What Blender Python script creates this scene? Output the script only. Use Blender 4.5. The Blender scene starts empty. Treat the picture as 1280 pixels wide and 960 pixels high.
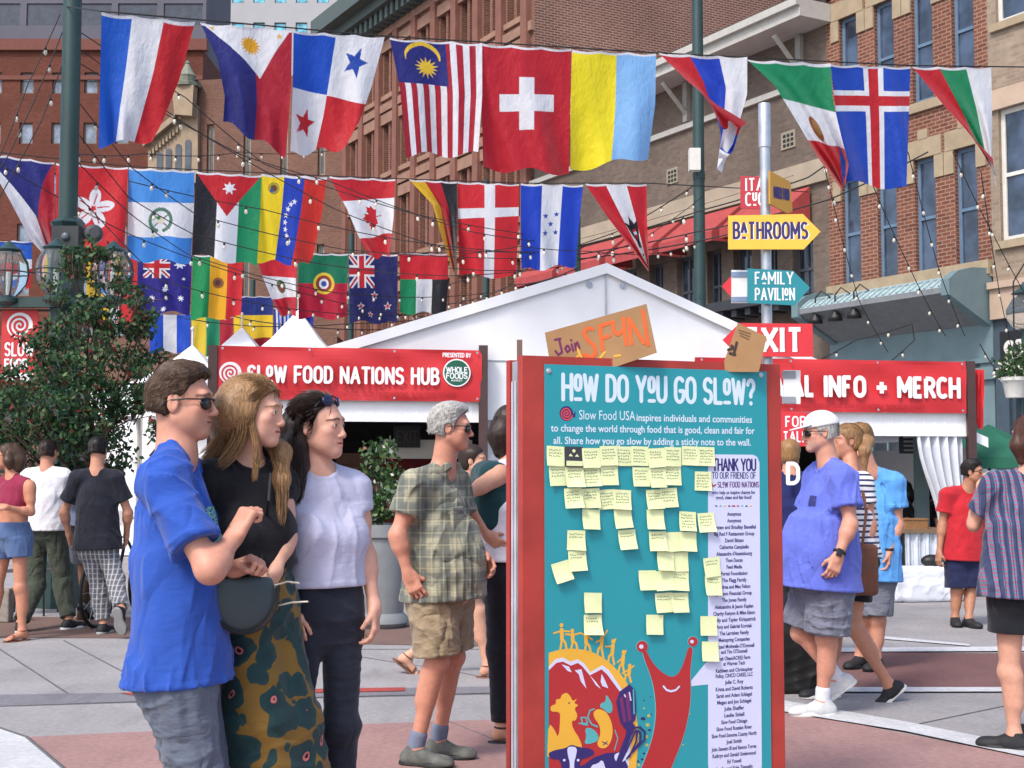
import bpy, math, random
import numpy as np
from mathutils import Vector, Matrix, noise as mnoise
rad = math.radians
random.seed(7); rng = np.random.default_rng(7)

# ------------------------------------------------------------------ camera, world, sun, exposure
SC = bpy.context.scene; COL = SC.collection
FPX, CAMH, PITCH = 1700.0, 1.45, rad(3.77)
cam_d = bpy.data.cameras.new('camera'); cam = bpy.data.objects.new('camera', cam_d); COL.objects.link(cam)
cam_d.sensor_width = 36; cam_d.lens = FPX / 1280 * 36; cam_d.clip_start = .1; cam_d.clip_end = 2000
cam.location = (0, 0, CAMH); cam.rotation_euler = (rad(90) + PITCH, 0, 0)
SC.camera = cam
SUN_EL, SUN_AZ = rad(50), rad(215)      # direction the light comes FROM, azimuth clockwise from +Y
W = bpy.data.worlds.new('World'); SC.world = W; W.use_nodes = True
_nt = W.node_tree; _bg = _nt.nodes['Background']
_sky = _nt.nodes.new('ShaderNodeTexSky'); _sky.sky_type = 'NISHITA'; _sky.sun_disc = False
_sky.sun_elevation = SUN_EL; _sky.sun_rotation = SUN_AZ; _sky.air_density = 1.0; _sky.dust_density = 3.0; _sky.ozone_density = 1.0
_nt.links.new(_sky.outputs[0], _bg.inputs[0]); _bg.inputs[1].default_value = .15
sl = bpy.data.lights.new('sun', 'SUN'); sl.energy = 1.5; sl.angle = rad(12); sl.color = (1, .95, .88)
so = bpy.data.objects.new('sun', sl); COL.objects.link(so)
_d = Vector((math.sin(SUN_AZ) * math.cos(SUN_EL), math.cos(SUN_AZ) * math.cos(SUN_EL), math.sin(SUN_EL)))
so.rotation_euler = _d.to_track_quat('Z', 'Y').to_euler(); so.location = (-6, -6, 15)
SC.view_settings.view_transform = 'Standard'; SC.view_settings.look = 'None'
SC.view_settings.exposure = .8; SC.view_settings.gamma = 1
SC.view_settings.use_curve_mapping = False
SC.cycles.max_bounces = 6; SC.cycles.diffuse_bounces = 3; SC.cycles.glossy_bounces = 3; SC.cycles.transmission_bounces = 4

# ------------------------------------------------------------------ pixel -> place helpers (photo pixels 1280x960)
_F = np.array([0, math.cos(PITCH), math.sin(PITCH)]); _U = np.array([0, -math.sin(PITCH), math.cos(PITCH)]); _X = np.array([1., 0, 0])
CAM = np.array([0, 0, CAMH])
def ray(px, py): return (px - 640) / FPX * _X + (480 - py) / FPX * _U + _F
def P(px, py, D):
    v = ray(px, py); return CAM + v * (D / v[1])
def G(px, py, z=0.0):
    v = ray(px, py); return CAM + v * ((z - CAMH) / v[2])
def V(a): return Vector((float(a[0]), float(a[1]), float(a[2])))
def nrm(v):
    v = np.asarray(v, float); return v / (np.linalg.norm(v) + 1e-12)

# ------------------------------------------------------------------ object helpers
def link(name, me, mats=None, parent=None, smooth=False):
    o = bpy.data.objects.new(name, me); COL.objects.link(o)
    if mats is not None:
        for m in (mats if isinstance(mats, (list, tuple)) else [mats]): me.materials.append(m)
    if smooth and len(me.polygons): me.polygons.foreach_set('use_smooth', [True] * len(me.polygons))
    if parent is not None: attach(o, parent)
    return o
def attach(o, parent):
    o.parent = parent; o.matrix_parent_inverse = parent.matrix_basis.inverted()
def empty(name, loc, rz=0):
    o = bpy.data.objects.new(name, None); COL.objects.link(o); o.empty_display_size = .1
    o.location = V(loc); o.rotation_euler = (0, 0, rz); return o
def tag(o, label, cat, group=None, kind=None):
    o['label'] = label; o['category'] = cat
    if group: o['group'] = group
    if kind: o['kind'] = kind
    return o
def struct(o, kind='structure'): o['kind'] = kind; return o
def copy_tree(o, parent=None):
    c = o.copy(); COL.objects.link(c); c.parent = parent
    for ch in list(o.children): copy_tree(ch, c)
    return c

class MB:
    """collects faces in world coordinates; build() links ONE mesh object"""
    def __init__(s): s.v = []; s.f = []; s.m = []; s.uv = []
    def face(s, pts, mi=0, uv=None):
        n = len(s.v); s.v += [tuple(map(float, p)) for p in pts]; s.f.append(tuple(range(n, n + len(pts)))); s.m.append(mi)
        s.uv.append(uv)
        return s
    def obox(s, c, ax, ay, az, hx, hy, hz, mi=0, bev=0.0):
        """oriented box: centre, three unit axes, half sizes; small chamfer on the vertical-axis edges when bev>0"""
        c = np.asarray(c, float); ax, ay, az = map(np.asarray, (ax, ay, az))
        n = len(s.v)
        if bev <= 0:
            for z in (-1, 1):
                for x, y in ((-1, -1), (1, -1), (1, 1), (-1, 1)): s.v.append(tuple(c + ax * x * hx + ay * y * hy + az * z * hz))
            for q in ((3, 2, 1, 0), (4, 5, 6, 7), (0, 1, 5, 4), (1, 2, 6, 5), (2, 3, 7, 6), (3, 0, 4, 7)):
                s.f.append(tuple(n + i for i in q)); s.m.append(mi); s.uv.append(None)
        else:
            b = bev; ring = []
            for x, y in ((-1, -1), (1, -1), (1, 1), (-1, 1)):
                if x * y > 0: ring += [(x * hx, y * (hy - b)), (x * (hx - b), y * hy)]
                else: ring += [(x * (hx - b), y * hy), (x * hx, y * (hy - b))]
            k = len(ring)
            for z in (-1, 1):
                for x, y in ring: s.v.append(tuple(c + ax * x + ay * y + az * z * hz))
            s.f.append(tuple(n + i for i in reversed(range(k)))); s.f.append(tuple(n + k + i for i in range(k)))
            for i in range(k): s.f.append((n + i, n + (i + 1) % k, n + k + (i + 1) % k, n + k + i))
            s.m += [mi] * (k + 2); s.uv += [None] * (k + 2)
        return s
    def box(s, x0, x1, y0, y1, z0, z1, mi=0):
        return s.obox(((x0 + x1) / 2, (y0 + y1) / 2, (z0 + z1) / 2), (1, 0, 0), (0, 1, 0), (0, 0, 1), abs(x1 - x0) / 2, abs(y1 - y0) / 2, abs(z1 - z0) / 2, mi)
    def tube(s, pts, r, n=8, mi=0, cap=True):
        pts = [np.asarray(p, float) for p in pts]; R = r if isinstance(r, (list, tuple)) else [r] * len(pts)
        base = len(s.v); up = np.array([0, 0, 1.])
        a = None
        for i, p in enumerate(pts):
            t = nrm(pts[min(i + 1, len(pts) - 1)] - pts[max(i - 1, 0)])
            if a is None:
                a = np.cross(t, up)
                if np.linalg.norm(a) < .05: a = np.cross(t, (1., 0, 0))
            else: a = a - t * np.dot(a, t)
            a = nrm(a); b = np.cross(t, a)
            for k in range(n):
                th = 2 * math.pi * k / n; s.v.append(tuple(p + R[i] * (a * math.cos(th) + b * math.sin(th))))
        for i in range(len(pts) - 1):
            for k in range(n):
                s.f.append((base + i * n + k, base + i * n + (k + 1) % n, base + (i + 1) * n + (k + 1) % n, base + (i + 1) * n + k)); s.m.append(mi); s.uv.append(None)
        if cap:
            s.f.append(tuple(base + k for k in reversed(range(n)))); s.m.append(mi); s.uv.append(None)
            e = base + (len(pts) - 1) * n; s.f.append(tuple(e + k for k in range(n))); s.m.append(mi); s.uv.append(None)
        return s
    def lathe(s, c, prof, n=16, mi=0, axis=None):
        """prof: (radius, height) list round a vertical axis through c"""
        base = len(s.v); c = np.asarray(c, float)
        az = np.array([0, 0, 1.]) if axis is None else nrm(axis)
        ax = nrm(np.cross(az, (0, 1, 0.01))); ay = np.cross(az, ax)
        for r, h in prof:
            for k in range(n):
                th = 2 * math.pi * k / n; s.v.append(tuple(c + az * h + r * (ax * math.cos(th) + ay * math.sin(th))))
        for i in range(len(prof) - 1):
            for k in range(n):
                s.f.append((base + i * n + k, base + i * n + (k + 1) % n, base + (i + 1) * n + (k + 1) % n, base + (i + 1) * n + k)); s.m.append(mi); s.uv.append(None)
        for i, rev in ((0, True), (len(prof) - 1, False)):
            if prof[i][0] > 1e-4:
                q = [base + i * n + k for k in range(n)]
                s.f.append(tuple(reversed(q) if rev else q)); s.m.append(mi); s.uv.append(None)
        return s
    def sheet(s, poly, o, ax, ay, az, t, mi=0):
        """flat polygon (2D) extruded by t along az; o origin, ax/ay in-plane axes; front is +az"""
        o = np.asarray(o, float); n = len(poly)
        area = sum(poly[i][0] * poly[(i + 1) % n][1] - poly[(i + 1) % n][0] * poly[i][1] for i in range(n))
        if area < 0: poly = list(reversed(poly))
        f = [o + ax * p[0] + ay * p[1] + az * t for p in poly]; b = [o + ax * p[0] + ay * p[1] for p in poly]
        s.face(f, mi); s.face(list(reversed(b)), mi)
        for i in range(n): j = (i + 1) % n; s.face([b[i], b[j], f[j], f[i]], mi)
        return s
    def build(s, name, mats=None, parent=None, smooth=False, auto=False):
        me = bpy.data.meshes.new(name); me.from_pydata(s.v, [], s.f); me.polygons.foreach_set('material_index', s.m)
        if any(u is not None for u in s.uv):
            L = me.uv_layers.new(name='UVMap'); k = 0
            for pi, p in enumerate(me.polygons):
                u = s.uv[pi]
                for j in range(p.loop_total):
                    if u is not None: L.data[p.loop_start + j].uv = u[j]
        me.update()
        o = link(name, me, mats, parent, smooth)
        if smooth and auto:
            me.set_sharp_from_angle(angle=rad(40))
        return o

# ------------------------------------------------------------------ materials
def lin(c):
    """sRGB 0-255 -> linear"""
    return tuple(((v / 255) / 12.92 if v / 255 <= .04045 else ((v / 255 + .055) / 1.055) ** 2.4) for v in c[:3]) + (1,)
class NT:
    def __init__(s, name):
        s.m = bpy.data.materials.new(name); s.m.use_nodes = True; s.t = s.m.node_tree; s.n = s.t.nodes
        s.p = s.n['Principled BSDF']; s.out = s.n['Material Output']
    def add(s, typ, **kw):
        n = s.n.new(typ)
        for k, v in kw.items():
            if k.startswith('i_'):
                n.inputs[k[2:].replace('__', ' ')].default_value = v
            else: setattr(n, k, v)
        return n
    def l(s, a, b): s.t.links.new(a, b)
    def coord(s, kind='Object', scale=(1, 1, 1), rot=(0, 0, 0)):
        tc = s.add('ShaderNodeTexCoord'); mp = s.add('ShaderNodeMapping'); mp.inputs['Scale'].default_value = scale; mp.inputs['Rotation'].default_value = rot
        s.l(tc.outputs[kind], mp.inputs[0]); return mp.outputs[0]
    def noise(s, vec, scale, detail=4, rough=.55):
        n = s.add('ShaderNodeTexNoise'); n.inputs['Scale'].default_value = scale; n.inputs['Detail'].default_value = detail; n.inputs['Roughness'].default_value = rough
        if vec is not None: s.l(vec, n.inputs['Vector'])
        return n.outputs['Fac']
    def ramp(s, fac, stops):
        r = s.add('ShaderNodeValToRGB'); e = r.color_ramp.elements
        while len(e) < len(stops): e.new(.5)
        for i, (p, c) in enumerate(stops): e[i].position = p; e[i].color = c if len(c) == 4 else tuple(c) + (1,)
        s.l(fac, r.inputs[0]); return r.outputs[0]
    def mix(s, fac, a, b, mode='MIX'):
        m = s.add('ShaderNodeMix', data_type='RGBA', blend_type=mode)
        for sock, v in ((m.inputs[0], fac), (m.inputs[6], a), (m.inputs[7], b)):
            if hasattr(v, 'is_output'): s.l(v, sock)
            else: sock.default_value = v
        return m.outputs[2]
    def bump(s, h, strength=.3, dist=.01):
        b = s.add('ShaderNodeBump'); b.inputs['Strength'].default_value = strength; b.inputs['Distance'].default_value = dist
        s.l(h, b.inputs['Height']); s.l(b.outputs[0], s.p.inputs['Normal'])
    def math(s, op, a, b=None):
        m = s.add('ShaderNodeMath', operation=op)
        for i, v in enumerate((a, b)):
            if v is None: continue
            if hasattr(v, 'is_output'): s.l(v, m.inputs[i])
            else: m.inputs[i].default_value = v
        return m.outputs[0]
_MC = {}
def paint(name, rgb, rough=.5, var=.12, scale=6, bump=0, metal=0, bscale=None, trans=0):
    """plain surface: base colour varied by noise, optional bump"""
    key = (name, tuple(rgb), rough, var, scale, bump, metal, trans)
    if key in _MC: return _MC[key]
    n = NT(name); c = lin(rgb)
    vec = n.coord('Object'); f = n.noise(vec, scale)
    a = tuple(min(1, x * (1 - var)) for x in c[:3]) + (1,); b = tuple(min(1, x * (1 + var)) for x in c[:3]) + (1,)
    n.l(n.ramp(f, [(.3, a), (.7, b)]), n.p.inputs['Base Color'])
    n.p.inputs['Roughness'].default_value = rough; n.p.inputs['Metallic'].default_value = metal
    if bump: n.bump(n.noise(vec, bscale or scale * 8, 6), bump, .004)
    if trans:
        t = n.add('ShaderNodeBsdfTranslucent'); t.inputs[0].default_value = c; mx = n.add('ShaderNodeMixShader'); mx.inputs[0].default_value = trans
        n.l(n.p.outputs[0], mx.inputs[1]); n.l(t.outputs[0], mx.inputs[2]); n.l(mx.outputs[0], n.out.inputs[0])
    _MC[key] = n.m; return n.m
def vcol(name, rough=.6, trans=0.0, bump=.15, bscale=60, sheen=0, sss=0, spec=.4, var=.06, vscale=12):
    """colour from the mesh's own point attribute 'col' (the design printed on the thing)"""
    n = NT(name); at = n.add('ShaderNodeAttribute', attribute_name='col'); vec = n.coord('Object')
    f = n.noise(vec, vscale)
    col = n.mix(1.0, at.outputs[0], n.ramp(f, [(.25, (1 - var,) * 3), (.75, (1 + var * .2,) * 3)]), 'MULTIPLY')
    n.l(col, n.p.inputs['Base Color']); n.p.inputs['Roughness'].default_value = rough; n.p.inputs['Specular IOR Level'].default_value = spec
    if sss:
        n.p.inputs['Subsurface Weight'].default_value = sss; n.p.inputs['Subsurface Radius'].default_value = (.012, .005, .003); n.p.inputs['Subsurface Scale'].default_value = .6
    if sheen: n.p.inputs['Sheen Weight'].default_value = sheen
    if bump: n.bump(n.noise(vec, bscale, 5), bump, .002)
    if trans:
        t = n.add('ShaderNodeBsdfTranslucent'); n.l(col, t.inputs[0]); mx = n.add('ShaderNodeMixShader'); mx.inputs[0].default_value = trans
        n.l(n.p.outputs[0], mx.inputs[1]); n.l(t.outputs[0], mx.inputs[2]); n.l(mx.outputs[0], n.out.inputs[0])
    return n.m
def glass_mat(name, rgb, rough=.06):
    n = NT(name); c = lin(rgb); vec = n.coord('Object'); f = n.noise(vec, 1.6, 3)  # noise lightens and darkens the pane colour, standing in for reflections
    n.l(n.ramp(f, [(.35, tuple(x * .45 for x in c[:3])), (.65, tuple(x * 1.5 for x in c[:3]))]), n.p.inputs['Base Color'])
    n.p.inputs['Roughness'].default_value = rough; n.p.inputs['Specular IOR Level'].default_value = .8; return n.m
def set_col(me, cols):
    a = me.attributes.new('col', 'FLOAT_COLOR', 'POINT'); c = np.ones((len(me.vertices), 4), np.float32); c[:, :3] = cols[:, :3]; a.data.foreach_set('color', c.ravel())

# ------------------------------------------------------------------ lettering
def text_mesh(s, size, extrude=.001, offset=0, xs=1.0, align='CENTER', shear=0, spacing=1.0, line=1.0):
    cu = bpy.data.curves.new('lettering', 'FONT'); cu.body = s; cu.size = size; cu.extrude = extrude; cu.offset = offset; cu.align_x = align; cu.shear = shear
    cu.space_character = spacing; cu.space_line = line; cu.resolution_u = 3
    o = bpy.data.objects.new('tmp', cu); COL.objects.link(o)
    dg = bpy.context.evaluated_depsgraph_get(); me = bpy.data.meshes.new_from_object(o.evaluated_get(dg))
    bpy.data.objects.remove(o); bpy.data.curves.remove(cu)
    n = len(me.vertices)
    if n:
        co = np.empty(n * 3, np.float32); me.vertices.foreach_get('co', co); co = co.reshape(-1, 3); co[:, 0] *= xs; me.vertices.foreach_set('co', co.ravel())
    me.materials.clear(); return me
def frame_mat(o, ax, ay, az):
    m = Matrix.Identity(4)
    for i, a in enumerate((ax, ay, az)): m[0][i], m[1][i], m[2][i] = float(a[0]), float(a[1]), float(a[2])
    m.translation = V(o); return m
def put_text(s, o, ax, ay, az, size, mat, parent, name='lettering', **kw):
    me = text_mesh(s, size, **kw); me.transform(frame_mat(o, ax, ay, az)); return link(name, me, mat, parent)

# own stroke alphabet, box 0..w by 0..1; arcs as (cx,cy,rx,ry,a0,a1)
def _arc(cx, cy, rx, ry, a0, a1, n=9): return [(cx + rx * math.cos(rad(a0 + (a1 - a0) * i / n)), cy + ry * math.sin(rad(a0 + (a1 - a0) * i / n))) for i in range(n + 1)]
ST = {
 'A': (.62, [[(0, 0), (.31, 1), (.62, 0)], [(.12, .33), (.5, .33)]]),
 'B': (.5, [[(0, 0), (0, 1)], [(0, 1)] + _arc(.24, .76, .24, .24, 90, -90) + [(0, .52)], [(0, .52)] + _arc(.25, .26, .27, .26, 90, -90) + [(0, 0)]]),
 'C': (.5, [_arc(.28, .7, .28, .3, 40, 180) + _arc(.28, .3, .28, .3, 180, 320)]),
 'D': (.52, [[(0, 0), (0, 1), (.2, 1)] + _arc(.22, .68, .3, .32, 90, 0) + _arc(.22, .32, .3, .32, 0, -90) + [(0, 0)]]),
 'E': (.44, [[(.44, 1), (0, 1), (0, 0), (.44, 0)], [(0, .52), (.36, .52)]]),
 'F': (.44, [[(.44, 1), (0, 1), (0, 0)], [(0, .52), (.36, .52)]]),
 'G': (.54, [_arc(.28, .7, .28, .3, 40, 180) + _arc(.28, .3, .28, .3, 180, 360) + [(.56, .46), (.32, .46)]]),
 'H': (.54, [[(0, 0), (0, 1)], [(.54, 0), (.54, 1)], [(0, .52), (.54, .52)]]),
 'I': (.0, [[(0, 0), (0, 1)]]),
 'J': (.4, [[(.4, 1), (.4, .25)] + _arc(.2, .22, .2, .22, 0, -180)]),
 'K': (.52, [[(0, 0), (0, 1)], [(.5, 1), (0, .42)], [(.16, .6), (.52, 0)]]),
 'L': (.42, [[(0, 1), (0, 0), (.42, 0)]]),
 'M': (.72, [[(0, 0), (0, 1), (.36, .3), (.72, 1), (.72, 0)]]),
 'N': (.56, [[(0, 0), (0, 1), (.56, 0), (.56, 1)]]),
 'O': (.56, [_arc(.28, .7, .28, .3, 0, 180) + _arc(.28, .3, .28, .3, 180, 360) + [(.56, .7)]]),
 'P': (.5, [[(0, 0), (0, 1)], [(0, 1)] + _arc(.24, .74, .26, .26, 90, -90) + [(0, .48)]]),
 'R': (.52, [[(0, 0), (0, 1)], [(0, 1)] + _arc(.24, .74, .26, .26, 90, -90) + [(0, .48)], [(.24, .48), (.52, 0)]]),
 'S': (.5, [_arc(.25, .75, .25, .25, 30, 270) + _arc(.25, .25, .25, .25, 90, -150)]),
 'T': (.54, [[(0, 1), (.54, 1)], [(.27, 1), (.27, 0)]]),
 'U': (.54, [[(0, 1), (0, .28)] + _arc(.27, .28, .27, .28, 180, 360) + [(.54, 1)]]),
 'V': (.58, [[(0, 1), (.29, 0), (.58, 1)]]),
 'W': (.82, [[(0, 1), (.2, 0), (.41, .9), (.62, 0), (.82, 1)]]),
 'X': (.54, [[(0, 0), (.54, 1)], [(0, 1), (.54, 0)]]),
 'Y': (.56, [[(0, 1), (.28, .45), (.56, 1)], [(.28, .45), (.28, 0)]]),
 'Z': (.5, [[(0, 1), (.5, 1), (0, 0), (.5, 0)]]),
 '?': (.44, [_arc(.22, .76, .22, .24, 170, -60) + [(.22, .42), (.22, .3)], [(.22, .02), (.22, .0)]]),
 '+': (.66, [[(0, .46), (.66, .46)], [(.33, .14), (.33, .78)]]),
 '-': (.3, [[(0, .45), (.3, .45)]]),
}
SERIF = {'A': [(0, 0), (.62, 0)], 'F': [(0, 0)], 'H': [(0, 0), (0, 1), (.54, 0), (.54, 1)], 'I': [(0, 0), (0, 1)], 'K': [(0, 0), (0, 1), (.5, 1), (.52, 0)], 'L': [(0, 1)],
         'M': [(0, 0), (0, 1), (.72, 1), (.72, 0)], 'N': [(0, 0), (0, 1), (.56, 1)], 'P': [(0, 0)], 'R': [(0, 0), (.52, 0)], 'T': [(.27, 0)], 'U': [(0, 1), (.54, 1)],
         'V': [(0, 1), (.58, 1)], 'X': [(0, 0), (.54, 1), (0, 1), (.54, 0)], 'Y': [(0, 1), (.56, 1), (.28, 0)], 'B': [(0, 0), (0, 1)], 'D': [(0, 0), (0, 1)], 'E': []}
_SC = [0]
def stroke_poly(mb, pts, w, o, ax, ay, az, t, rnd=True, mi=0):
    """thick stroke as overlapping quads and round joints, stepped a hair apart so no faces coincide"""
    for i in range(len(pts) - 1):
        a = np.array(pts[i], float); b = np.array(pts[i + 1], float); d = b - a; L = np.linalg.norm(d)
        if L < 1e-6: d = np.array([0, 1e-4]); L = 1e-4
        d = d / L; nn = np.array([-d[1], d[0]]) * w / 2
        _SC[0] += 1; z = t + (_SC[0] % 24) * 8e-6 + .00001
        q = [a + nn, a - nn, b - nn, b + nn]
        mb.face([o + ax * p[0] + ay * p[1] + az * z for p in q], mi)
    ends = range(len(pts)) if rnd else range(1, len(pts) - 1)
    for i in ends:
        p = pts[i]; _SC[0] += 1; z = t + (_SC[0] % 24) * 8e-6 + .000014
        mb.face([o + ax * (p[0] + w / 2 * math.cos(k * math.pi / 5)) + ay * (p[1] + w / 2 * math.sin(k * math.pi / 5)) + az * z for k in range(10)], mi)
def stroke_text(mb, s, o, ax, ay, az, h, w, xs=1.0, gap=.24, t=.001, rnd=True, serif=0, space=.45, total=None, mi=0, small=''):
    """lays s from origin o (bottom-left); chars in `small` (indices) become small raised underlined letters"""
    o = np.asarray(o, float)
    small = set(small) if small else set()
    def width():
        x = 0
        for i, ch in enumerate(s):
            if ch == ' ': x += space * xs * h; continue
            k = .62 if i in small else 1
            x += ST[ch][0] * xs * h * (k if i in small else 1) + gap * h * xs
        return x - gap * h * xs
    if total:
        xs = xs * total / width()
    x = 0.0
    for i, ch in enumerate(s):
        if ch == ' ': x += space * xs * h; continue
        cw, strokes = ST[ch]; sm = i in small; kx = .62 if sm else 1; ky = .58 if sm else 1; y0 = .40 * h if sm else 0
        for st in strokes: stroke_poly(mb, [(x + a * xs * h * kx, y0 + b * h * ky) for a, b in st], w, o, ax, ay, az, t, rnd, mi)
        if sm: stroke_poly(mb, [(x, .02 * h), (x + cw * xs * h * kx, .02 * h)], w * .9, o, ax, ay, az, t, rnd, mi)
        if serif:
            for a, b in SERIF.get(ch, []):
                stroke_poly(mb, [(x + a * xs * h * kx - serif * h, y0 + b * h * ky), (x + a * xs * h * kx + serif * h, y0 + b * h * ky)], w * .75, o, ax, ay, az, t + 2e-4, False, mi)
        x += cw * xs * h * kx + gap * h * xs
    return x - gap * h * xs
# ------------------------------------------------------------------ implicit modelling: smooth unions of tapered limbs -> one continuous mesh
class SDF:
    def __init__(s): s.ops = []; s.lo = np.full(3, 1e9); s.hi = np.full(3, -1e9)
    def _add(s, fn, lo, hi, k, mode):
        lo = np.asarray(lo) - k; hi = np.asarray(hi) + k
        s.ops.append((fn, lo, hi, k, mode))
        if mode == 'u': s.lo = np.minimum(s.lo, lo); s.hi = np.maximum(s.hi, hi)
        return s
    def cap(s, a, b, ra, rb=None, k=.02, mode='u'):
        a = np.asarray(a, float); b = np.asarray(b, float); rb = ra if rb is None else rb; ba = b - a; L2 = ba @ ba + 1e-12
        def fn(X, Y, Z):
            px, py, pz = X - a[0], Y - a[1], Z - a[2]
            h = np.clip((px * ba[0] + py * ba[1] + pz * ba[2]) / L2, 0, 1)
            return np.sqrt((px - h * ba[0]) ** 2 + (py - h * ba[1]) ** 2 + (pz - h * ba[2]) ** 2) - (ra + (rb - ra) * h)
        m = max(ra, rb); return s._add(fn, np.minimum(a, b) - m, np.maximum(a, b) + m, k, mode)
    def chain(s, pts, rs, k=.02, mode='u'):
        for i in range(len(pts) - 1): s.cap(pts[i], pts[i + 1], rs[i], rs[i + 1], k, mode)
        return s
    def ell(s, c, r, M=None, k=.02, mode='u'):
        c = np.asarray(c, float); r = np.asarray(r, float); M = np.eye(3) if M is None else M   # columns = axes
        def fn(X, Y, Z):
            x, y, z = X - c[0], Y - c[1], Z - c[2]
            q = [(x * M[0, i] + y * M[1, i] + z * M[2, i]) / r[i] for i in range(3)]
            k0 = np.sqrt(q[0] ** 2 + q[1] ** 2 + q[2] ** 2); k1 = np.sqrt((q[0] / r[0]) ** 2 + (q[1] / r[1]) ** 2 + (q[2] / r[2]) ** 2)
            return k0 * (k0 - 1) / (k1 + 1e-9)
        e = np.sqrt((M ** 2) @ (r ** 2)); return s._add(fn, c - e, c + e, k, mode)
    def ecap(s, a, b, ra, rb, R, k=.02, mode='u', flat=True, rnd=.012):
        """elliptic tapered column a->b, radii (along R, across R); flat rounded ends"""
        a = np.asarray(a, float); b = np.asarray(b, float); u = nrm(b - a); L = np.linalg.norm(b - a)
        x = nrm(R - u * (R @ u)); y = np.cross(u, x)
        def fn(X, Y, Z):
            px, py, pz = X - a[0], Y - a[1], Z - a[2]
            h = px * u[0] + py * u[1] + pz * u[2]; t = np.clip(h / L, 0, 1)
            rx = ra[0] + (rb[0] - ra[0]) * t; ry = ra[1] + (rb[1] - ra[1]) * t
            qx = (px * x[0] + py * x[1] + pz * x[2]) / rx; qy = (px * y[0] + py * y[1] + pz * y[2]) / ry
            q = np.sqrt(qx * qx + qy * qy); g = np.sqrt((qx / rx) ** 2 + (qy / ry) ** 2) + 1e-9
            d = q * (q - 1) / g; d = np.where(q < .3, np.minimum(d, -.02), d)
            e = np.abs(h - L / 2) - L / 2
            return np.minimum(np.maximum(d + rnd, e + rnd), 0) + np.sqrt(np.maximum(d + rnd, 0) ** 2 + np.maximum(e + rnd, 0) ** 2) - rnd
        m = max(max(ra), max(rb)); return s._add(fn, np.minimum(a, b) - m, np.maximum(a, b) + m, k, mode)
    def box(s, c, h, M=None, k=.01, rnd=.01, mode='u'):
        c = np.asarray(c, float); h = np.asarray(h, float); M = np.eye(3) if M is None else M
        def fn(X, Y, Z):
            x, y, z = X - c[0], Y - c[1], Z - c[2]
            q = [np.abs(x * M[0, i] + y * M[1, i] + z * M[2, i]) - h[i] + rnd for i in range(3)]
            return np.sqrt(sum(np.maximum(v, 0) ** 2 for v in q)) + np.minimum(np.maximum(np.maximum(q[0], q[1]), q[2]), 0) - rnd
        e = np.abs(M) @ h; return s._add(fn, c - e, c + e, k, mode)
    def clip(s, p, n, k=.004):
        """keep the side the normal n points AWAY from"""
        p = np.asarray(p, float); n = nrm(n); s.ops.append((lambda X, Y, Z: (X - p[0]) * n[0] + (Y - p[1]) * n[1] + (Z - p[2]) * n[2], None, None, k, 'i')); return s
    def clipball(s, p, n, c, r, k=.004):
        """clip by a plane but only within r of c"""
        p = np.asarray(p, float); n = nrm(n); c = np.asarray(c, float)
        def fn(X, Y, Z):
            a = (X - p[0]) * n[0] + (Y - p[1]) * n[1] + (Z - p[2]) * n[2]; b = np.sqrt((X - c[0]) ** 2 + (Y - c[1]) ** 2 + (Z - c[2]) ** 2) - r
            return np.maximum(-a, b)          # solid to remove: beyond the plane and in the ball
        s.ops.append((fn, c - r, c + r, k, 's')); return s
    def disp(s, fn): s.ops.append((fn, None, None, 0, 'd')); return s
    def grid(s, lo, hi, vx):
        n = np.ceil((hi - lo) / vx).astype(int) + 1
        ax = [lo[i] + vx * np.arange(n[i]) for i in range(3)]
        D = np.full(n, .08, np.float32)
        for fn, a, b, k, mode in s.ops:
            if a is None: sl = (slice(None),) * 3
            else:
                m = vx * 3; i0 = np.floor((a - m - lo) / vx).astype(int); i1 = np.ceil((b + m - lo) / vx).astype(int) + 1
                i0 = np.maximum(i0, 0); i1 = np.minimum(i1, n)
                if (i1 <= i0).any(): continue
                sl = tuple(slice(i0[j], i1[j]) for j in range(3))
            X = ax[0][sl[0]][:, None, None].astype(np.float32); Y = ax[1][sl[1]][None, :, None].astype(np.float32); Z = ax[2][sl[2]][None, None, :].astype(np.float32)
            d = fn(X, Y, Z); o = D[sl]
            if mode == 'd': D[sl] = o + d; continue
            if mode == 's': d = -d
            k = max(k, 1e-5)
            if mode == 'u': h = np.maximum(k - np.abs(o - d), 0) / k; D[sl] = np.minimum(o, d) - h * h * k * .25
            else: h = np.maximum(k - np.abs(o - d), 0) / k; D[sl] = np.maximum(o, d) + h * h * k * .25
        return D
    def mesh(s, vx, lo=None, hi=None):
        lo = s.lo - vx * 2 if lo is None else np.asarray(lo, float); hi = s.hi + vx * 2 if hi is None else np.asarray(hi, float)
        lo = np.floor(lo / vx) * vx
        return nets(s.grid(lo, hi, vx), lo, vx)
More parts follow.
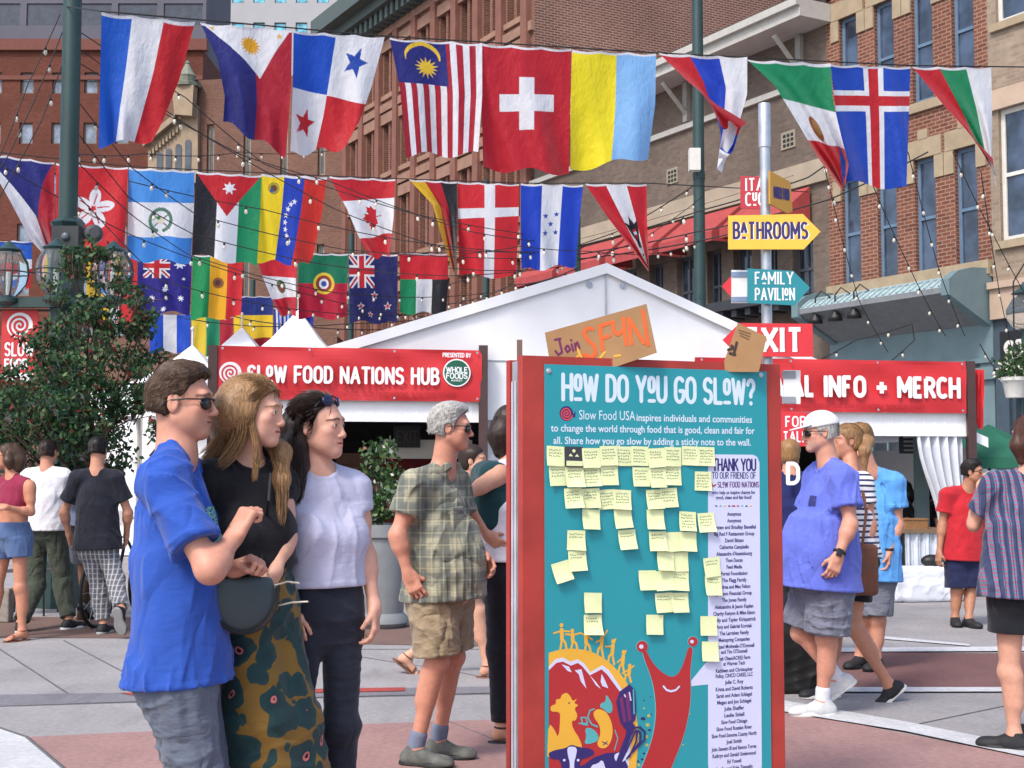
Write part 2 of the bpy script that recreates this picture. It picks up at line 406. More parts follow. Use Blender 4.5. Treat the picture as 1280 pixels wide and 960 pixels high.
def nets(D, lo, vx):
    ins = D < 0
    c = [ins[i:ins.shape[0] - 1 + i, j:ins.shape[1] - 1 + j, k:ins.shape[2] - 1 + k] for i in (0, 1) for j in (0, 1) for k in (0, 1)]
    cnt = sum(x.astype(np.int8) for x in c); act = (cnt > 0) & (cnt < 8)
    I = np.argwhere(act)
    if len(I) == 0: return np.zeros((0, 3)), np.zeros((0, 4), int)
    cs = [(i, j, k) for i in (0, 1) for j in (0, 1) for k in (0, 1)]
    val = {q: D[I[:, 0] + q[0], I[:, 1] + q[1], I[:, 2] + q[2]] for q in cs}
    acc = np.zeros((len(I), 3)); num = np.zeros(len(I))
    for q in cs:
        for a in range(3):
            if q[a] == 0:
                r = tuple(1 if i == a else q[i] for i in range(3)); d0 = val[q]; d1 = val[r]; cr = (d0 < 0) != (d1 < 0)
                t = np.where(cr, d0 / np.where(cr, d0 - d1, 1), 0)
                pos = np.zeros((len(I), 3)) + np.array(q); pos[:, a] = t
                acc += pos * cr[:, None]; num += cr
    v = lo + (I + acc / num[:, None]) * vx
    idx = np.full(act.shape, -1, np.int32); idx[act] = np.arange(len(I))
    F = []
    n = D.shape
    for a in range(3):
        b, cc = [(1, 2), (2, 0), (0, 1)][a]
        s0 = [slice(1, n[i] - 1) for i in range(3)]; s0[a] = slice(0, n[a] - 1); s1 = list(s0); s1[a] = slice(1, n[a])
        A = ins[tuple(s0)]; B = ins[tuple(s1)]; E = np.argwhere(A != B)
        if len(E) == 0: continue
        for i in range(3):
            if i != a: E[:, i] += 1
        fl = ins[E[:, 0], E[:, 1], E[:, 2]]
        def at(db, dc):
            q = E.copy(); q[:, b] += db; q[:, cc] += dc; return idx[q[:, 0], q[:, 1], q[:, 2]]
        Q = np.stack([at(-1, -1), at(0, -1), at(0, 0), at(-1, 0)], 1); Q[~fl] = Q[~fl][:, ::-1]
        F.append(Q)
    F = np.concatenate(F); F = F[(F >= 0).all(1)]
    return v, F
def relax(v, F, n=1, w=.5):
    for _ in range(n):
        acc = np.zeros_like(v); num = np.zeros(len(v))
        for i in range(4):
            a = F[:, i]; b = F[:, (i + 1) % 4]
            for x, y in ((a, b), (b, a)):
                num += np.bincount(x, minlength=len(v))
                for j in range(3): acc[:, j] += np.bincount(x, weights=v[y, j], minlength=len(v))
        num = np.maximum(num, 1); v = v + w * (acc / num[:, None] - v)
    return v
def mesh_vf(name, v, F):
    me = bpy.data.meshes.new(name); nv, nf = len(v), len(F); k = F.shape[1]
    me.vertices.add(nv); me.vertices.foreach_set('co', np.asarray(v, np.float32).ravel())
    me.loops.add(nf * k); me.loops.foreach_set('vertex_index', F.astype(np.int32).ravel())
    me.polygons.add(nf); me.polygons.foreach_set('loop_start', np.arange(0, nf * k, k, dtype=np.int32)); me.polygons.foreach_set('loop_total', np.full(nf, k, np.int32))
    me.polygons.foreach_set('use_smooth', np.ones(nf, bool)); me.update(calc_edges=True); return me
def sdf_obj(name, S, vx, mat, parent=None, rel=1, col=None):
    v, F = S.mesh(vx)
    if rel: v = relax(v, F, rel)
    me = mesh_vf(name, v, F)
    if col is not None: set_col(me, col(v))
    return link(name, me, mat, parent)
def folds(seed, amp=.004, f=(18, 18, 7), twist=.8):
    """soft cloth creases: sparse rounded ridges on skewed, warped directions"""
    r = np.random.default_rng(seed); W_ = []; f = np.array(f)
    for i in range(7):
        W_.append((r.normal(size=3) * f * (.7 + .25 * i), r.uniform(0, 6.3), r.normal(size=3) * 9, r.uniform(0, 6.3), 1 / (1 + .12 * i)))
    w2 = [(r.normal(size=3) * 8, r.uniform(0, 6.3)) for _ in range(3)]
    def fn(X, Y, Z):
        wx = sum(np.sin(k[0] * X + k[1] * Y + k[2] * Z + p) for k, p in w2) * twist
        d = 0
        for k, p, m, q, a in W_:
            rd = (1 - np.abs(np.sin(k[0] * X + k[1] * Y + k[2] * Z + p + wx))) ** 2.2; mk = np.clip(np.sin(m[0] * X + m[1] * Y + m[2] * Z + q) * .9 + .1, 0, 1); d = d + a * rd * mk
        return (-amp * 1.05 * d + amp * .25).astype(np.float32)
    return fn
# ------------------------------------------------------------------ people
SKIN = vcol('skin', .52, sss=.05, bump=.22, bscale=240, spec=.4, var=.16, vscale=38)
EYEM = vcol('eyeball', .15, bump=0, spec=.5)
def hair_mat(name, rgb, rgb2, rough=.45):
    n = NT(name); vec = n.coord('Object', (90, 90, 9)); f = n.noise(vec, 2.2, 5, .6)
    n.l(n.ramp(f, [(.3, lin(rgb)), (.7, lin(rgb2))]), n.p.inputs['Base Color']); n.p.inputs['Roughness'].default_value = rough; n.p.inputs['Specular IOR Level'].default_value = .35
    n.bump(f, .35, .004); return n.m
def cloth(name, rgb, rough=.85, var=.10, weave=900, bump=.25, heather=0, rgb2=None, crease=.3):
    n = NT(name); vec = n.coord('Object'); f = n.noise(vec, 9, 5); c = lin(rgb)
    col = n.ramp(f, [(.3, tuple(x * (1 - var) for x in c[:3])), (.7, tuple(min(1, x * (1 + var)) for x in c[:3]))])
    if heather:
        g = n.noise(n.coord('Object', (1, 1, 3)), 260, 3, .8); col = n.mix(n.ramp(g, [(.42, (0, 0, 0)), (.62, (heather,) * 3)]), col, lin(rgb2 or (235, 235, 240)))
    n.l(col, n.p.inputs['Base Color']); n.p.inputs['Roughness'].default_value = rough; n.p.inputs['Sheen Weight'].default_value = .15; n.p.inputs['Specular IOR Level'].default_value = .25
    w = n.add('ShaderNodeTexNoise'); w.inputs['Scale'].default_value = 6; w.inputs['Detail'].default_value = 1.5; w.inputs['Distortion'].default_value = .5; n.l(n.coord('Object', (1.3, 1.3, .8)), w.inputs['Vector'])
    w2 = n.noise(n.coord('Object', (1, 1, 2.2), (.3, .2, 0)), 13, 2, .5)
    rg = n.math('ADD', n.math('ABSOLUTE', n.math('SUBTRACT', w.outputs['Fac'], .5)), n.math('MULTIPLY', n.math('ABSOLUTE', n.math('SUBTRACT', w2, .5)), .16)); b1 = n.add('ShaderNodeBump'); b1.inputs['Strength'].default_value = crease; b1.inputs['Distance'].default_value = .10; n.l(rg, b1.inputs['Height'])
    b2 = n.add('ShaderNodeBump'); b2.inputs['Strength'].default_value = bump; b2.inputs['Distance'].default_value = .003; n.l(n.noise(vec, 160, 5), b2.inputs['Height']); n.l(b1.outputs[0], b2.inputs['Normal']); n.l(b2.outputs[0], n.p.inputs['Normal'])
    return n.m
def rotm(yaw, pitch=0, roll=0):
    """columns right, forward, up. yaw: 0 away from camera, 90 to the right of the photo, 180 toward it; pitch up; roll = top of head to own right"""
    y = rad(yaw); F = np.array([math.sin(y), math.cos(y), 0]); R = np.array([math.cos(y), -math.sin(y), 0]); U = np.array([0, 0, 1.])
    p = rad(pitch); F, U = F * math.cos(p) + U * math.sin(p), U * math.cos(p) - F * math.sin(p)
    r = rad(roll); R, U = R * math.cos(r) - U * math.sin(r), U * math.cos(r) + R * math.sin(r)
    return np.stack([R, F, U], 1)

class Person:
    def __init__(s, label, H, D, px, yaw, female=False, skin=(214, 160, 135), girth=1.0, belly=0.0, foot_y=None, vx=.006, group=None, torso_yaw=None):
        s.label, s.H, s.D, s.female, s.skin, s.g, s.belly, s.vx, s.group = label, H, D, female, skin, girth, belly, vx, group
        k = s.k = H / 1.75; s.px = px
        B = P(px, 592, D); B[2] = 0; s.B = B; s.yaw = yaw
        s.M = rotm(yaw); w = .150 if female else .172; hw = .095
        L = {}
        for sg, n in ((-1, 'L'), (1, 'R')):
            L['sh' + n] = (sg * w, 0, 1.405); L['el' + n] = (sg * (w + .055), -.02, 1.11); L['wr' + n] = (sg * (w + .06), .05, .865)
            L['hip' + n] = (sg * hw, 0, .92); L['kn' + n] = (sg * hw, .02, .50); L['an' + n] = (sg * hw * 1.0, -.02, .09)
        L['neck'] = (0, -.005, 1.452); L['head'] = (0, .03, 1.625)
        s.S = {n: s.loc(*v) for n, v in L.items()}
        s.toe = {'L': yaw - 8, 'R': yaw + 8}; s.toepitch = {'L': 0, 'R': 0}; s.hyaw, s.hpitch, s.hroll = yaw, 0, 0
        s.hand = {'L': None, 'R': None}; s.hs = k * .95; s._hm = .94; s.shift = {}
    def loc(s, x, f, z): return s.B + (s.M[:, 0] * x + s.M[:, 1] * f) * s.k + np.array([0, 0, z * s.k])
    def set(s, **kw):
        for n, v in kw.items(): s.S[n] = P(v[0], v[1], s.D + (v[2] if len(v) > 2 else 0))
        return s
    def pose(s, **kw):
        for n, v in kw.items(): s.S[n] = s.loc(*v)
        return s
    def walk(s, lead='L', stride=.28, lift=.10):
        o = 'R' if lead == 'L' else 'L'; sg = {'L': -1, 'R': 1}
        s.pose(**{'kn' + lead: (sg[lead] * .09, stride * .62, .50), 'an' + lead: (sg[lead] * .085, stride * .95, .09),
                  'kn' + o: (sg[o] * .09, .06 - stride * .12, .49), 'an' + o: (sg[o] * .085, -stride * 1.25, .09 + lift)})
        s.toepitch[o] = -38; return s
    def head_frame(s): return s.S['head'], rotm(s.hyaw, s.hpitch, s.hroll)
    def hl(s, x, y, z): c, M = s.head_frame(); return c + M @ (np.array([x, y, z]) * s.hs)
    # -- torso frame
    def frames(s):
        S = s.S; pc = (S['hipL'] + S['hipR']) / 2; sc = (S['shL'] + S['shR']) / 2
        U = nrm(sc - pc); Rc = S['shR'] - S['shL']; Rc = nrm(Rc - U * (Rc @ U)); Fc = np.cross(U, Rc)
        Rp = S['hipR'] - S['hipL']; Rp = nrm(Rp - U * (Rp @ U)); Fp = np.cross(U, Rp)
        return pc, sc, U, np.stack([Rc, Fc, U], 1), np.stack([Rp, Fp, U], 1)
    def torso(s, q, inf=0.0, kk=.07):
        pc, sc, U, Mc, Mp = s.frames(); k, g, S = s.k, s.g, s.S; T = np.linalg.norm(sc - pc); i = inf
        fem = s.female; shw = np.linalg.norm(S['shR'] - S['shL']) / 2
        Mm = np.stack([nrm(Mc[:, 0] + Mp[:, 0]), nrm(Mc[:, 1] + Mp[:, 1]), U], 1)
        q.ell(pc + U * .03 * k, (.165 * k * g + i, .118 * k * g + i, .15 * k + i), Mp, kk)
        q.ell(pc + U * T * .36, ((.128 if fem else .145) * k * g + i, .098 * k * g + i, .16 * k + i), Mm, kk)
        q.ell(pc + U * T * .70, (min(.150 * k * g, shw * .92) + i, .112 * k * (g * .5 + .5) + i, .20 * k + i), Mc, kk)
        q.cap(S['shL'] + U * -.012, S['shR'] + U * -.012, (.046 + .0) * k + i, k=kk * .7)
        nb = S['neck']
        for n in 'LR': q.cap(nb + U * .0, S['sh' + n] + U * .015 * k, .040 * k + i * .6, .043 * k + i, k=.035)
        if s.belly: q.ell(pc + U * T * .30 + Mm[:, 1] * (.06 + s.belly * .45), (.14 * k * g + i, .09 + s.belly * .6 + i, .17 * k + i), Mm, .09)
        if fem:
            for sg in (-1, 1): q.ell(pc + U * T * .66 + Mc[:, 1] * .072 * k + Mc[:, 0] * sg * .066 * k, (.056 + i, .050 + i, .056 + i), Mc, .05)
        for sg in (-1, 1): q.ell(pc - U * .02 * k - Mp[:, 1] * .055 * k + Mp[:, 0] * sg * .07 * k, (.085 * g + i, .085 * g + i, .095 + i), Mp, .05)
    def arm_r(s): return (.047 * s.k * (.5 + .5 * s.g), .038 * s.k, .040 * s.k, .0255 * s.k) if not s.female else (.039 * s.k, .031 * s.k, .031 * s.k, .0215 * s.k)
    # -- anatomy
    def build_body(s, fine=True, eyes=True, bare_feet=False, name='person', lips=(176, 96, 92), brow=(80, 55, 40), stubble=None, earsz=1.0, mouth=0.0, smile=.0015):
        S, k = s.S, s.k; q = SDF(); s.torso(q); a = s.arm_r()
        for n in 'LR':
            if s.toepitch[n] == 0: S['an' + n][2] = .088 * k
        hc, M = s.head_frame(); h = s.hs
        for n in 'LR':
            q.cap(S['sh' + n], S['el' + n], a[0], a[1], .03); q.cap(S['el' + n], S['wr' + n], a[2], a[3], .02)
            m = S['el' + n] * .72 + S['wr' + n] * .28; q.cap(S['el' + n] * .9 + S['wr' + n] * .1, m, a[2] * 1.05, a[2] * 1.08, .03)
            up = S['sh' + n] * .5 + S['el' + n] * .5; q.cap(up, S['sh' + n] * .8 + S['el' + n] * .2, a[0] * .98, a[0] * 1.1, .04)
            t = S['kn' + n] - S['hip' + n]
            q.cap(S['hip' + n], S['kn' + n], .076 * k * s.g, .050 * k, .03); q.cap(S['kn' + n], S['an' + n], .050 * k, .033 * k, .03)
            lg = nrm(S['an' + n] - S['kn' + n]); fw = rotm(s.toe[n])[:, 1]; bk = -nrm(fw - lg * (fw @ lg))
            cm = S['kn' + n] * .68 + S['an' + n] * .32 + bk * .022 * k; q.cap(cm - lg * .07 * k, cm + lg * .06 * k, .040 * k, .036 * k, .05)
            q.ell(S['kn' + n] - bk * .022 * k, (.035 * k,) * 3, None, .04)
            Fm = rotm(s.toe[n], s.toepitch[n]); an = S['an' + n]
            q.cap(an, an - Fm[:, 2] * .045 * k - Fm[:, 1] * .03 * k, .034 * k, .030 * k, .03)
            toe = an + Fm[:, 1] * .13 * k - Fm[:, 2] * .062 * k
            q.cap(an - Fm[:, 2] * .03 * k, toe, .034 * k, .022 * k, .03)
            if bare_feet:
                for j in range(5):
                    o = (j - 2) * .015 * k; q.cap(toe + Fm[:, 0] * o, toe + Fm[:, 0] * o * 1.15 + Fm[:, 1] * (.045 - .007 * abs(j - 1)) * k - Fm[:, 2] * .006, .011 * k, .008 * k, .006)
        # neck and head
        e = lambda x, y, z: hc + M @ (np.array([x, y, z]) * h)
        nk = .050 if s.female else .058
        q.cap(S['neck'] - (0, 0, .02), e(0, -.018, -.055), nk * 1.08 * k, nk * k, .04)
        q.ell(e(0, -.014, .036), np.array([.077, .098, .086]) * h, M, .03)
        fem = s.female
        q.ell(e(0, .026, -.016), np.array([.058 if fem else .061, .064, .080]) * h, M, .025)
        q.ell(e(0, .072, -.096), np.array([.018 if fem else .023, .018, .017]) * h, M, .025)
        for sg in (-1, 1):
            q.cap(e(sg * .052, -.004, -.052), e(sg * .018, .064, -.097), (.013 if fem else .017) * h, .013 * h, .03)
            q.ell(e(sg * .041, .060, -.020), np.array([.021, .019, .018]) * h, M, .022)
        q.ell(e(0, .052, -.064), np.array([.036, .033, .034]) * h, M, .03)
        for sg in (-1, 1): q.ell(e(sg * .034, .040, -.050), np.array([.024, .030, .034]) * h, M, .03)
        q.cap(e(-.036, .081 if fem else .082, .026), e(.036, .081 if fem else .082, .026), (.0115 if fem else .0145) * h, k=.02)
        for sg in (-1, 1):
            q.ell(e(sg * .032, .099, .004), np.array([.018, .016, .012]) * h, M, .016, 's')
            q.ell(e(sg * .032, .0785, .005), np.array([.0165, .0145, .0135]) * h, M, .006)
            if fine and eyes: q.ell(e(sg * .033, .098, .0035), np.array([.0142, .02, .0054 if fem else .0044]) * h, M, .003, 's')
            # ears
            q.ell(e(sg * .0765, -.010, -.004), np.array([.0085, .019, .031]) * h * earsz, M, .008)
            q.ell(e(sg * .086, -.006, .0), np.array([.006, .011, .018]) * h * earsz, M, .006, 's')
        q.cap(e(0, .088, .014), e(0, .104 if fem else .1085, -.030), .0072 * h, (.0085 if fem else .0112) * h, .012); q.ell(e(0, .104 if fem else .110, -.033), np.array([.0095 if fem else .012, .008, .0078]) * h, M, .010)
        for sg in (-1, 1): q.ell(e(sg * .012, .098, -.037), np.array([.0085, .010, .0075]) * h, M, .008)
        up, lo_ = -.0585, -.0685 - mouth * .004
        for z, r in ((up, .0052), (lo_, .0062)):
            for sg in (-1, 1): q.cap(e(0, .0895, z), e(sg * (.0255 if fem else .0235), .078, -.0632 + smile), r * h * (1.15 if fem else 1), .0046 * h, .010)
        if fine: q.ell(e(0, .096, -.0636 - mouth * .002), np.array([.023, .012, .0012 + mouth * .003]) * h, M, .003, 's')
        s.hands(q)
        # meshes: coarse body, fine head and hands, all one object
        vx = s.vx; boxes = []
        if fine:
            c = e(0, .01, -.005); r = np.array([.125, .135, .135]) * h; r = np.full(3, r.max()); boxes.append((c - r, c + r, min(vx, .0028)))
            for n in 'LR':
                if s.hand[n]:
                    c = s.hand_c[n]; boxes.append((c - .115, c + .115, min(vx, .0032)))
        Vs, Fs, base = [], [], 0
        v, F = q.mesh(vx); v = relax(v, F, 1)
        fc = v[F].mean(1); keep = np.ones(len(F), bool)
        for lo, hi, _ in boxes: keep &= ~((fc > lo + vx * .6) & (fc < hi - vx * .6)).all(1)
        used = np.unique(F[keep]); mp = np.full(len(v), -1); mp[used] = np.arange(len(used)); Vs.append(v[used]); Fs.append(mp[F[keep]]); base = len(used)
        for lo, hi, bx in boxes:
            v, F = q.mesh(bx, lo - bx, hi + bx)
            if len(v) == 0: continue
            v = relax(v, F, 1, .35); fc = v[F].mean(1); kp = ((fc > lo) & (fc < hi)).all(1); F = F[kp]
            used = np.unique(F); mp = np.full(len(v), -1); mp[used] = np.arange(len(used)); Vs.append(v[used]); Fs.append(mp[F] + base); base += len(used)
        v = np.concatenate(Vs); F = np.concatenate(Fs)
        me = mesh_vf(name, v, F)
        # skin colours that belong to the skin itself: lips, brows, stubble, cheeks
        c0 = np.array(lin(s.skin)[:3]); col = np.tile(c0 * np.array([.98, 1.0, .99]), (len(v), 1))
        l = (v - hc) @ M / h
        def put(w, rgb): w = np.clip(w, 0, 1)[:, None]; col[:] = col * (1 - w) + np.array(lin(rgb)[:3]) * w
        on = (l[:, 1] > .03) & (np.abs(l[:, 2]) < .13) & (np.abs(l[:, 0]) < .08)
        put(on * np.exp(-((np.abs(l[:, 0]) - .042) / .018) ** 2 - ((l[:, 2] + .025) / .02) ** 2) * .25, tuple(np.array(s.skin) * (1., .72, .68)))
        put(on * np.exp(-(l[:, 0] / .018) ** 2 - ((l[:, 2] + .034) / .014) ** 2) * .22, tuple(np.array(s.skin) * (1., .72, .68)))
        if stubble is not None: put(np.clip((l[:, 1] - .0) / .05, 0, 1) * np.clip((l[:, 2] + .125) / .03, 0, 1) * (np.clip((-.036 - l[:, 2]) / .024, 0, 1)) * (np.abs(l[:, 0]) < .09) * .32, stubble)
        put(on * (l[:, 1] > .07) * (np.abs(l[:, 0]) < .026) * np.clip(1.3 - np.abs(l[:, 2] - (up + lo_) / 2 - smile * (l[:, 0] / .0235) ** 2) / (.0105 * (1 - (l[:, 0] / .029) ** 2).clip(.1, 1)), 0, 1) * .75, lips)
        bz = .0225 + .006 * (1 - ((np.abs(l[:, 0]) - .030) / .022) ** 2)
        put(on * (l[:, 1] > .055) * ((np.abs(l[:, 0]) > .011) & (np.abs(l[:, 0]) < .056)) * np.clip(1.5 - np.abs(l[:, 2] - bz) / (.0034 if fem else .0042), 0, 1) * (.88 if fem else .85), brow)
        set_col(me, col)
        s.obj = link(name, me, SKIN); o = s.obj
        tag(o, s.label, 'person', s.group)
        if eyes and fine:
            for sg in (-1, 1):
                me = sphere_mesh(.0128 * h, e(sg * .0325, .0785, .005), M, iris=(70, 55, 40)); link('eye', me, EYEM, o, True)
        return s
    def hands(s, q):
        s.hand_c = {}
        for n in 'LR':
            hd = s.hand[n]; wr = s.S['wr' + n]; k = s.k * (.92 if s.female else 1.0)
            if hd is None:
                D = nrm(wr - s.S['el' + n]); hd = dict(D=D, N=None, curl=35)
            D = np.asarray(hd['D'], float)
            D = nrm(D); N = hd.get('N')
            if N is None:   # palm towards the thigh
                R = s.M[:, 0] * (1 if n == 'L' else -1); N = R
            N = np.asarray(N, float); N = nrm(N - D * (N @ D)); T = np.cross(D, N) if n == 'R' else np.cross(N, D)
            curl = hd.get('curl', 30); curl = curl if isinstance(curl, (list, tuple)) else [curl] * 4
            s.hand_c[n] = wr + D * .085 * k
            pm = np.stack([T, N, D], 1)
            q.box(wr + D * .052 * k, np.array([.039, .0135, .047]) * k, pm, .018, .013)
            q.cap(wr, wr + D * .03 * k, .0245 * k, .022 * k, .02)
            for j, (o, ln) in enumerate(((.029, .074), (.0095, .082), (-.0100, .076), (-.0285, .060))):
                p = wr + D * (.092 - (.006 if j in (0, 3) else 0)) * k + T * o * k; a = 0; r = .0092 * k - .0004 * j
                sp = hd.get('spread', 4) * (o / .029)
                for i, fr in enumerate((.46, .30, .24)):
                    a += rad(curl[j] * (.75, 1.15, .8)[i]); d = nrm(D * math.cos(a) + N * math.sin(a) + T * math.sin(rad(sp)) * math.cos(a))
                    p2 = p + d * ln * fr * k; q.cap(p, p2, r, r * .92, .004 if i else .008); p = p2; r *= .93
            ta = hd.get('thumb', 35); p = wr + D * .028 * k + T * .026 * k + N * .006 * k
            d1 = nrm(D * .75 + T * math.sin(rad(ta)) * 1.1 + N * .35); p2 = p + d1 * .040 * k; q.cap(p, p2, .0125 * k, .0105 * k, .012)
            d2 = nrm(D * .8 + T * (.35 - hd.get('tin', .3)) + N * (.35 + hd.get('tin', .3))); p3 = p2 + d2 * .030 * k; q.cap(p2, p3, .0102 * k, .0085 * k, .004)
    # -- clothes
    def tee(s, mat, hem=-.06, sleeve=.55, inf=.016, loose=.02, name='shirt', seed=1, amp=.005, neck=.0, col=None, waist_open=False, sleeves=True, front=0):
        S, k = s.S, s.k; pc, sc, U, Mc, Mp = s.frames(); q = SDF(); s.torso(q, inf, .06)
        T = np.linalg.norm(sc - pc); g = s.g; by = s.belly
        Fm = nrm(Mc[:, 1] + Mp[:, 1])
        if hem < .25:      # drape: straight column from chest to hem
            q.ecap(pc + U * T * .62 + Fm * (by * .25), pc + U * hem * k + Fm * (by * .25), (.150 * k * g + inf, .108 * k * (.5 + .5 * g) + inf + by * .45), (.168 * k * g + inf + loose, .125 * k * g + inf + loose + by * .45), Mp[:, 0], .08)
        if sleeves:
            for n in 'LR':
                a, b = S['sh' + n], S['el' + n]; e = a + (b - a) * sleeve; u = nrm(b - a); r = s.arm_r()[0]
                perp = Mc[:, 1]
                q.ecap(a - u * .01, e, (r + .020, r + .020), (r + .014 + loose * .8, r + .012 + loose * .8), perp - u * (perp @ u) + 1e-3, .05, rnd=.006)
        q.disp(folds(seed, amp)); hp = pc + U * hem * k; ends = [(S['sh' + n] + (S['el' + n] - S['sh' + n]) * sleeve, nrm(S['el' + n] - S['sh' + n])) for n in 'LR'] if sleeves else []
        nb0 = S['neck']; hd0 = nrm(S['head'] - nb0); ca = nb0 + hd0 * .020 + Mc[:, 1] * (.028 + front); cb = nb0 + hd0 * .15 + Mc[:, 1] * .03; cba = cb - ca; cr = (.056 if s.female else .063) * k + neck
        def trims(X, Y, Z):
            h = (X - hp[0]) * U[0] + (Y - hp[1]) * U[1] + (Z - hp[2]) * U[2]; d = np.where(h < .022, -.0016, 0)
            for e_, u_ in ends:
                t = (X - e_[0]) * u_[0] + (Y - e_[1]) * u_[1] + (Z - e_[2]) * u_[2]; rr = (X - e_[0]) ** 2 + (Y - e_[1]) ** 2 + (Z - e_[2]) ** 2; d = np.where((t > -.024) & (t < .03) & (rr < .0144), -.0018, d)
            if name != 'plaid_shirt':
                hh = np.clip(((X - ca[0]) * cba[0] + (Y - ca[1]) * cba[1] + (Z - ca[2]) * cba[2]) / (cba @ cba), 0, 1); dd = np.sqrt((X - ca[0] - hh * cba[0]) ** 2 + (Y - ca[1] - hh * cba[1]) ** 2 + (Z - ca[2] - hh * cba[2]) ** 2) - cr; d = np.where(dd < .016, -.0028, d)
            return d.astype(np.float32)
        q.disp(trims)
        q.clip(pc + U * hem * k, -U, .006)
        # neckline
        nb = S['neck']; hd = nrm(s.S['head'] - nb)
        q.cap(nb + hd * .020 + Mc[:, 1] * (.028 + front), nb + hd * .15 + Mc[:, 1] * .03, (.056 if s.female else .063) * k + neck, .068 * k + neck, .006, 's')
        if not sleeves:
            for n in 'LR':
                sg = 1 if n == 'R' else -1
                q.ell(S['sh' + n] + Mc[:, 0] * sg * .035 * k, (.065 * k, .12, .10 * k), Mc, .01, 's')
        return sdf_obj(name, q, max(.0045, s.vx * .8), mat, s.obj, 1, col)
    def legs(s, mat, to=.8, name='shorts', inf=.018, flare=.02, seed=3, amp=.004, top=.10, col=None, ankle=None, hipinf=None, wide=0):
        """shorts / trousers: pelvis plus two legs down to fraction `to` of thigh (or 1+shin fraction)"""
        S, k = s.S, s.k; pc, sc, U, Mc, Mp = s.frames(); q = SDF(); g = s.g; hi = min(inf, .008) if hipinf is None else hipinf
        q.ell(pc + U * .05 * k, (.160 * k * g + hi, .115 * k * g + hi, .12 * k + hi), Mp, .05)
        q.ecap(pc, pc + U * (top + .03) * k, (.165 * k * g + hi, .120 * k * g + hi), (.150 * k * g + hi, .108 * k * g + hi + s.belly * .3), Mp[:, 0], .05)
        for sg in (-1, 1): q.ell(pc - U * .02 * k - Mp[:, 1] * .055 * k + Mp[:, 0] * sg * .07 * k, (.085 * g + hi,) * 2 + (.095 + hi,), Mp, .05)
        a_, b_ = S['hipL'] + (S['knL'] - S['hipL']) * .16, S['hipR'] + (S['knR'] - S['hipR']) * .16; q.cap(a_, b_, .082 * k * g + inf, k=.05)
        for n in 'LR':
            h, kn, an = S['hip' + n], S['kn' + n], S['an' + n]; fr = Mp[:, 0]
            r0 = .084 * k * g + inf; rk = .054 * k + inf + (flare if to <= 1 else wide)
            if to <= 1:
                e = h + (kn - h) * to; r1 = r0 + (rk - r0) * to
                q.ecap(h, e, (r0, r0 * 1.1), (r1 + flare * .5, r1 + flare * .7), fr, .018, rnd=.006)
            else:
                q.cap(h, kn, r0, rk, .018); e = kn + (an - kn) * (to - 1); rc = (ankle or .045 * k) + inf * .6
                mid = kn + (an - kn) * .35; lgu = nrm(an - kn); fw = rotm(s.toe[n])[:, 1]; bk = -nrm(fw - lgu * (fw @ lgu))
                q.ecap(kn, e, (rk, rk), (rc, rc), fr, .05, rnd=.006); q.ell(kn - bk * .022 * k, (.038 * k + inf,) * 3, None, .04)
                if not wide: q.cap(kn * .8 + an * .2 + bk * .016 * k, kn * .55 + an * .45 + bk * .014 * k, .046 * k + inf * .7, .042 * k + inf * .6, .05)
        q.disp(folds(seed, amp, (14, 14, 18)))
        q.clip(pc + U * (top + .01) * k, U, .006)
        return sdf_obj(name, q, max(.005, s.vx * .85), mat, s.obj, 1, col)
    def shoes(s, mat, sole_mat, sock=None, h=1.0, lace=None):
        k = s.k; S = s.S
        for n in 'LR':
            an = S['an' + n]; Fm = rotm(s.toe[n], s.toepitch[n]); R, F, U = Fm[:, 0], Fm[:, 1], Fm[:, 2]
            if s.toepitch[n] == 0: an = np.array([an[0], an[1], .09 * k])
            bot = an - U * .088 * k
            q = SDF()
            q.cap(an - U * .055 * k - F * .045 * k, an - U * .05 * k + F * .04 * k, .038 * k, .040 * k, .03)
            q.cap(an - U * .055 * k + F * .03 * k, an - U * .068 * k + F * .155 * k, .040 * k, .030 * k, .03)
            q.ell(an - U * .066 * k + F * .14 * k, np.array([.046, .062, .032]) * k, Fm, .03)
            q.cap(an - U * .05 * k - F * .02 * k, an - U * .005 * k - F * .006 * k, .040 * k, .042 * k, .03)
            q.clip(bot + U * .012 * k, -U, .003); q.clip(an + U * .012 * k * h + F * 0, U - F * .15, .004)
            sh = sdf_obj('shoe', q, max(.005, s.vx * .8), mat, s.obj, 1)
            q = SDF(); q.ell(bot + F * .115 * k, np.array([.052, .080, .05]) * k, Fm, .03); q.ell(bot - F * .035 * k, np.array([.041, .056, .05]) * k, Fm, .03)
            q.cap(bot - F * .03 * k, bot + F * .10 * k, .036 * k, .044 * k, .03)
            q.clip(bot + U * .026 * k, U, .004); q.clip(bot, -U, .003)
            sdf_obj('sole', q, max(.005, s.vx * .8), sole_mat, sh, 1)
            if lace is not None:
                b = MB()
                for j in range(4):
                    c = an - U * (.020 + .009 * j) * k + F * (.050 + .020 * j) * k
                    b.tube([c - R * .024 * k - U * .004, c + U * .005 * k, c + R * .024 * k - U * .004], .0035, 5)
                b.build('shoelace', lace, sh, True)
            if sock is not None:
                q = SDF(); lg = nrm(S['kn' + n] - an); q.cap(an - lg * .01, an + lg * .055 * k, .042 * k, .043 * k, .01); sdf_obj('sock', q, max(.005, s.vx * .8), sock, s.obj, 1)
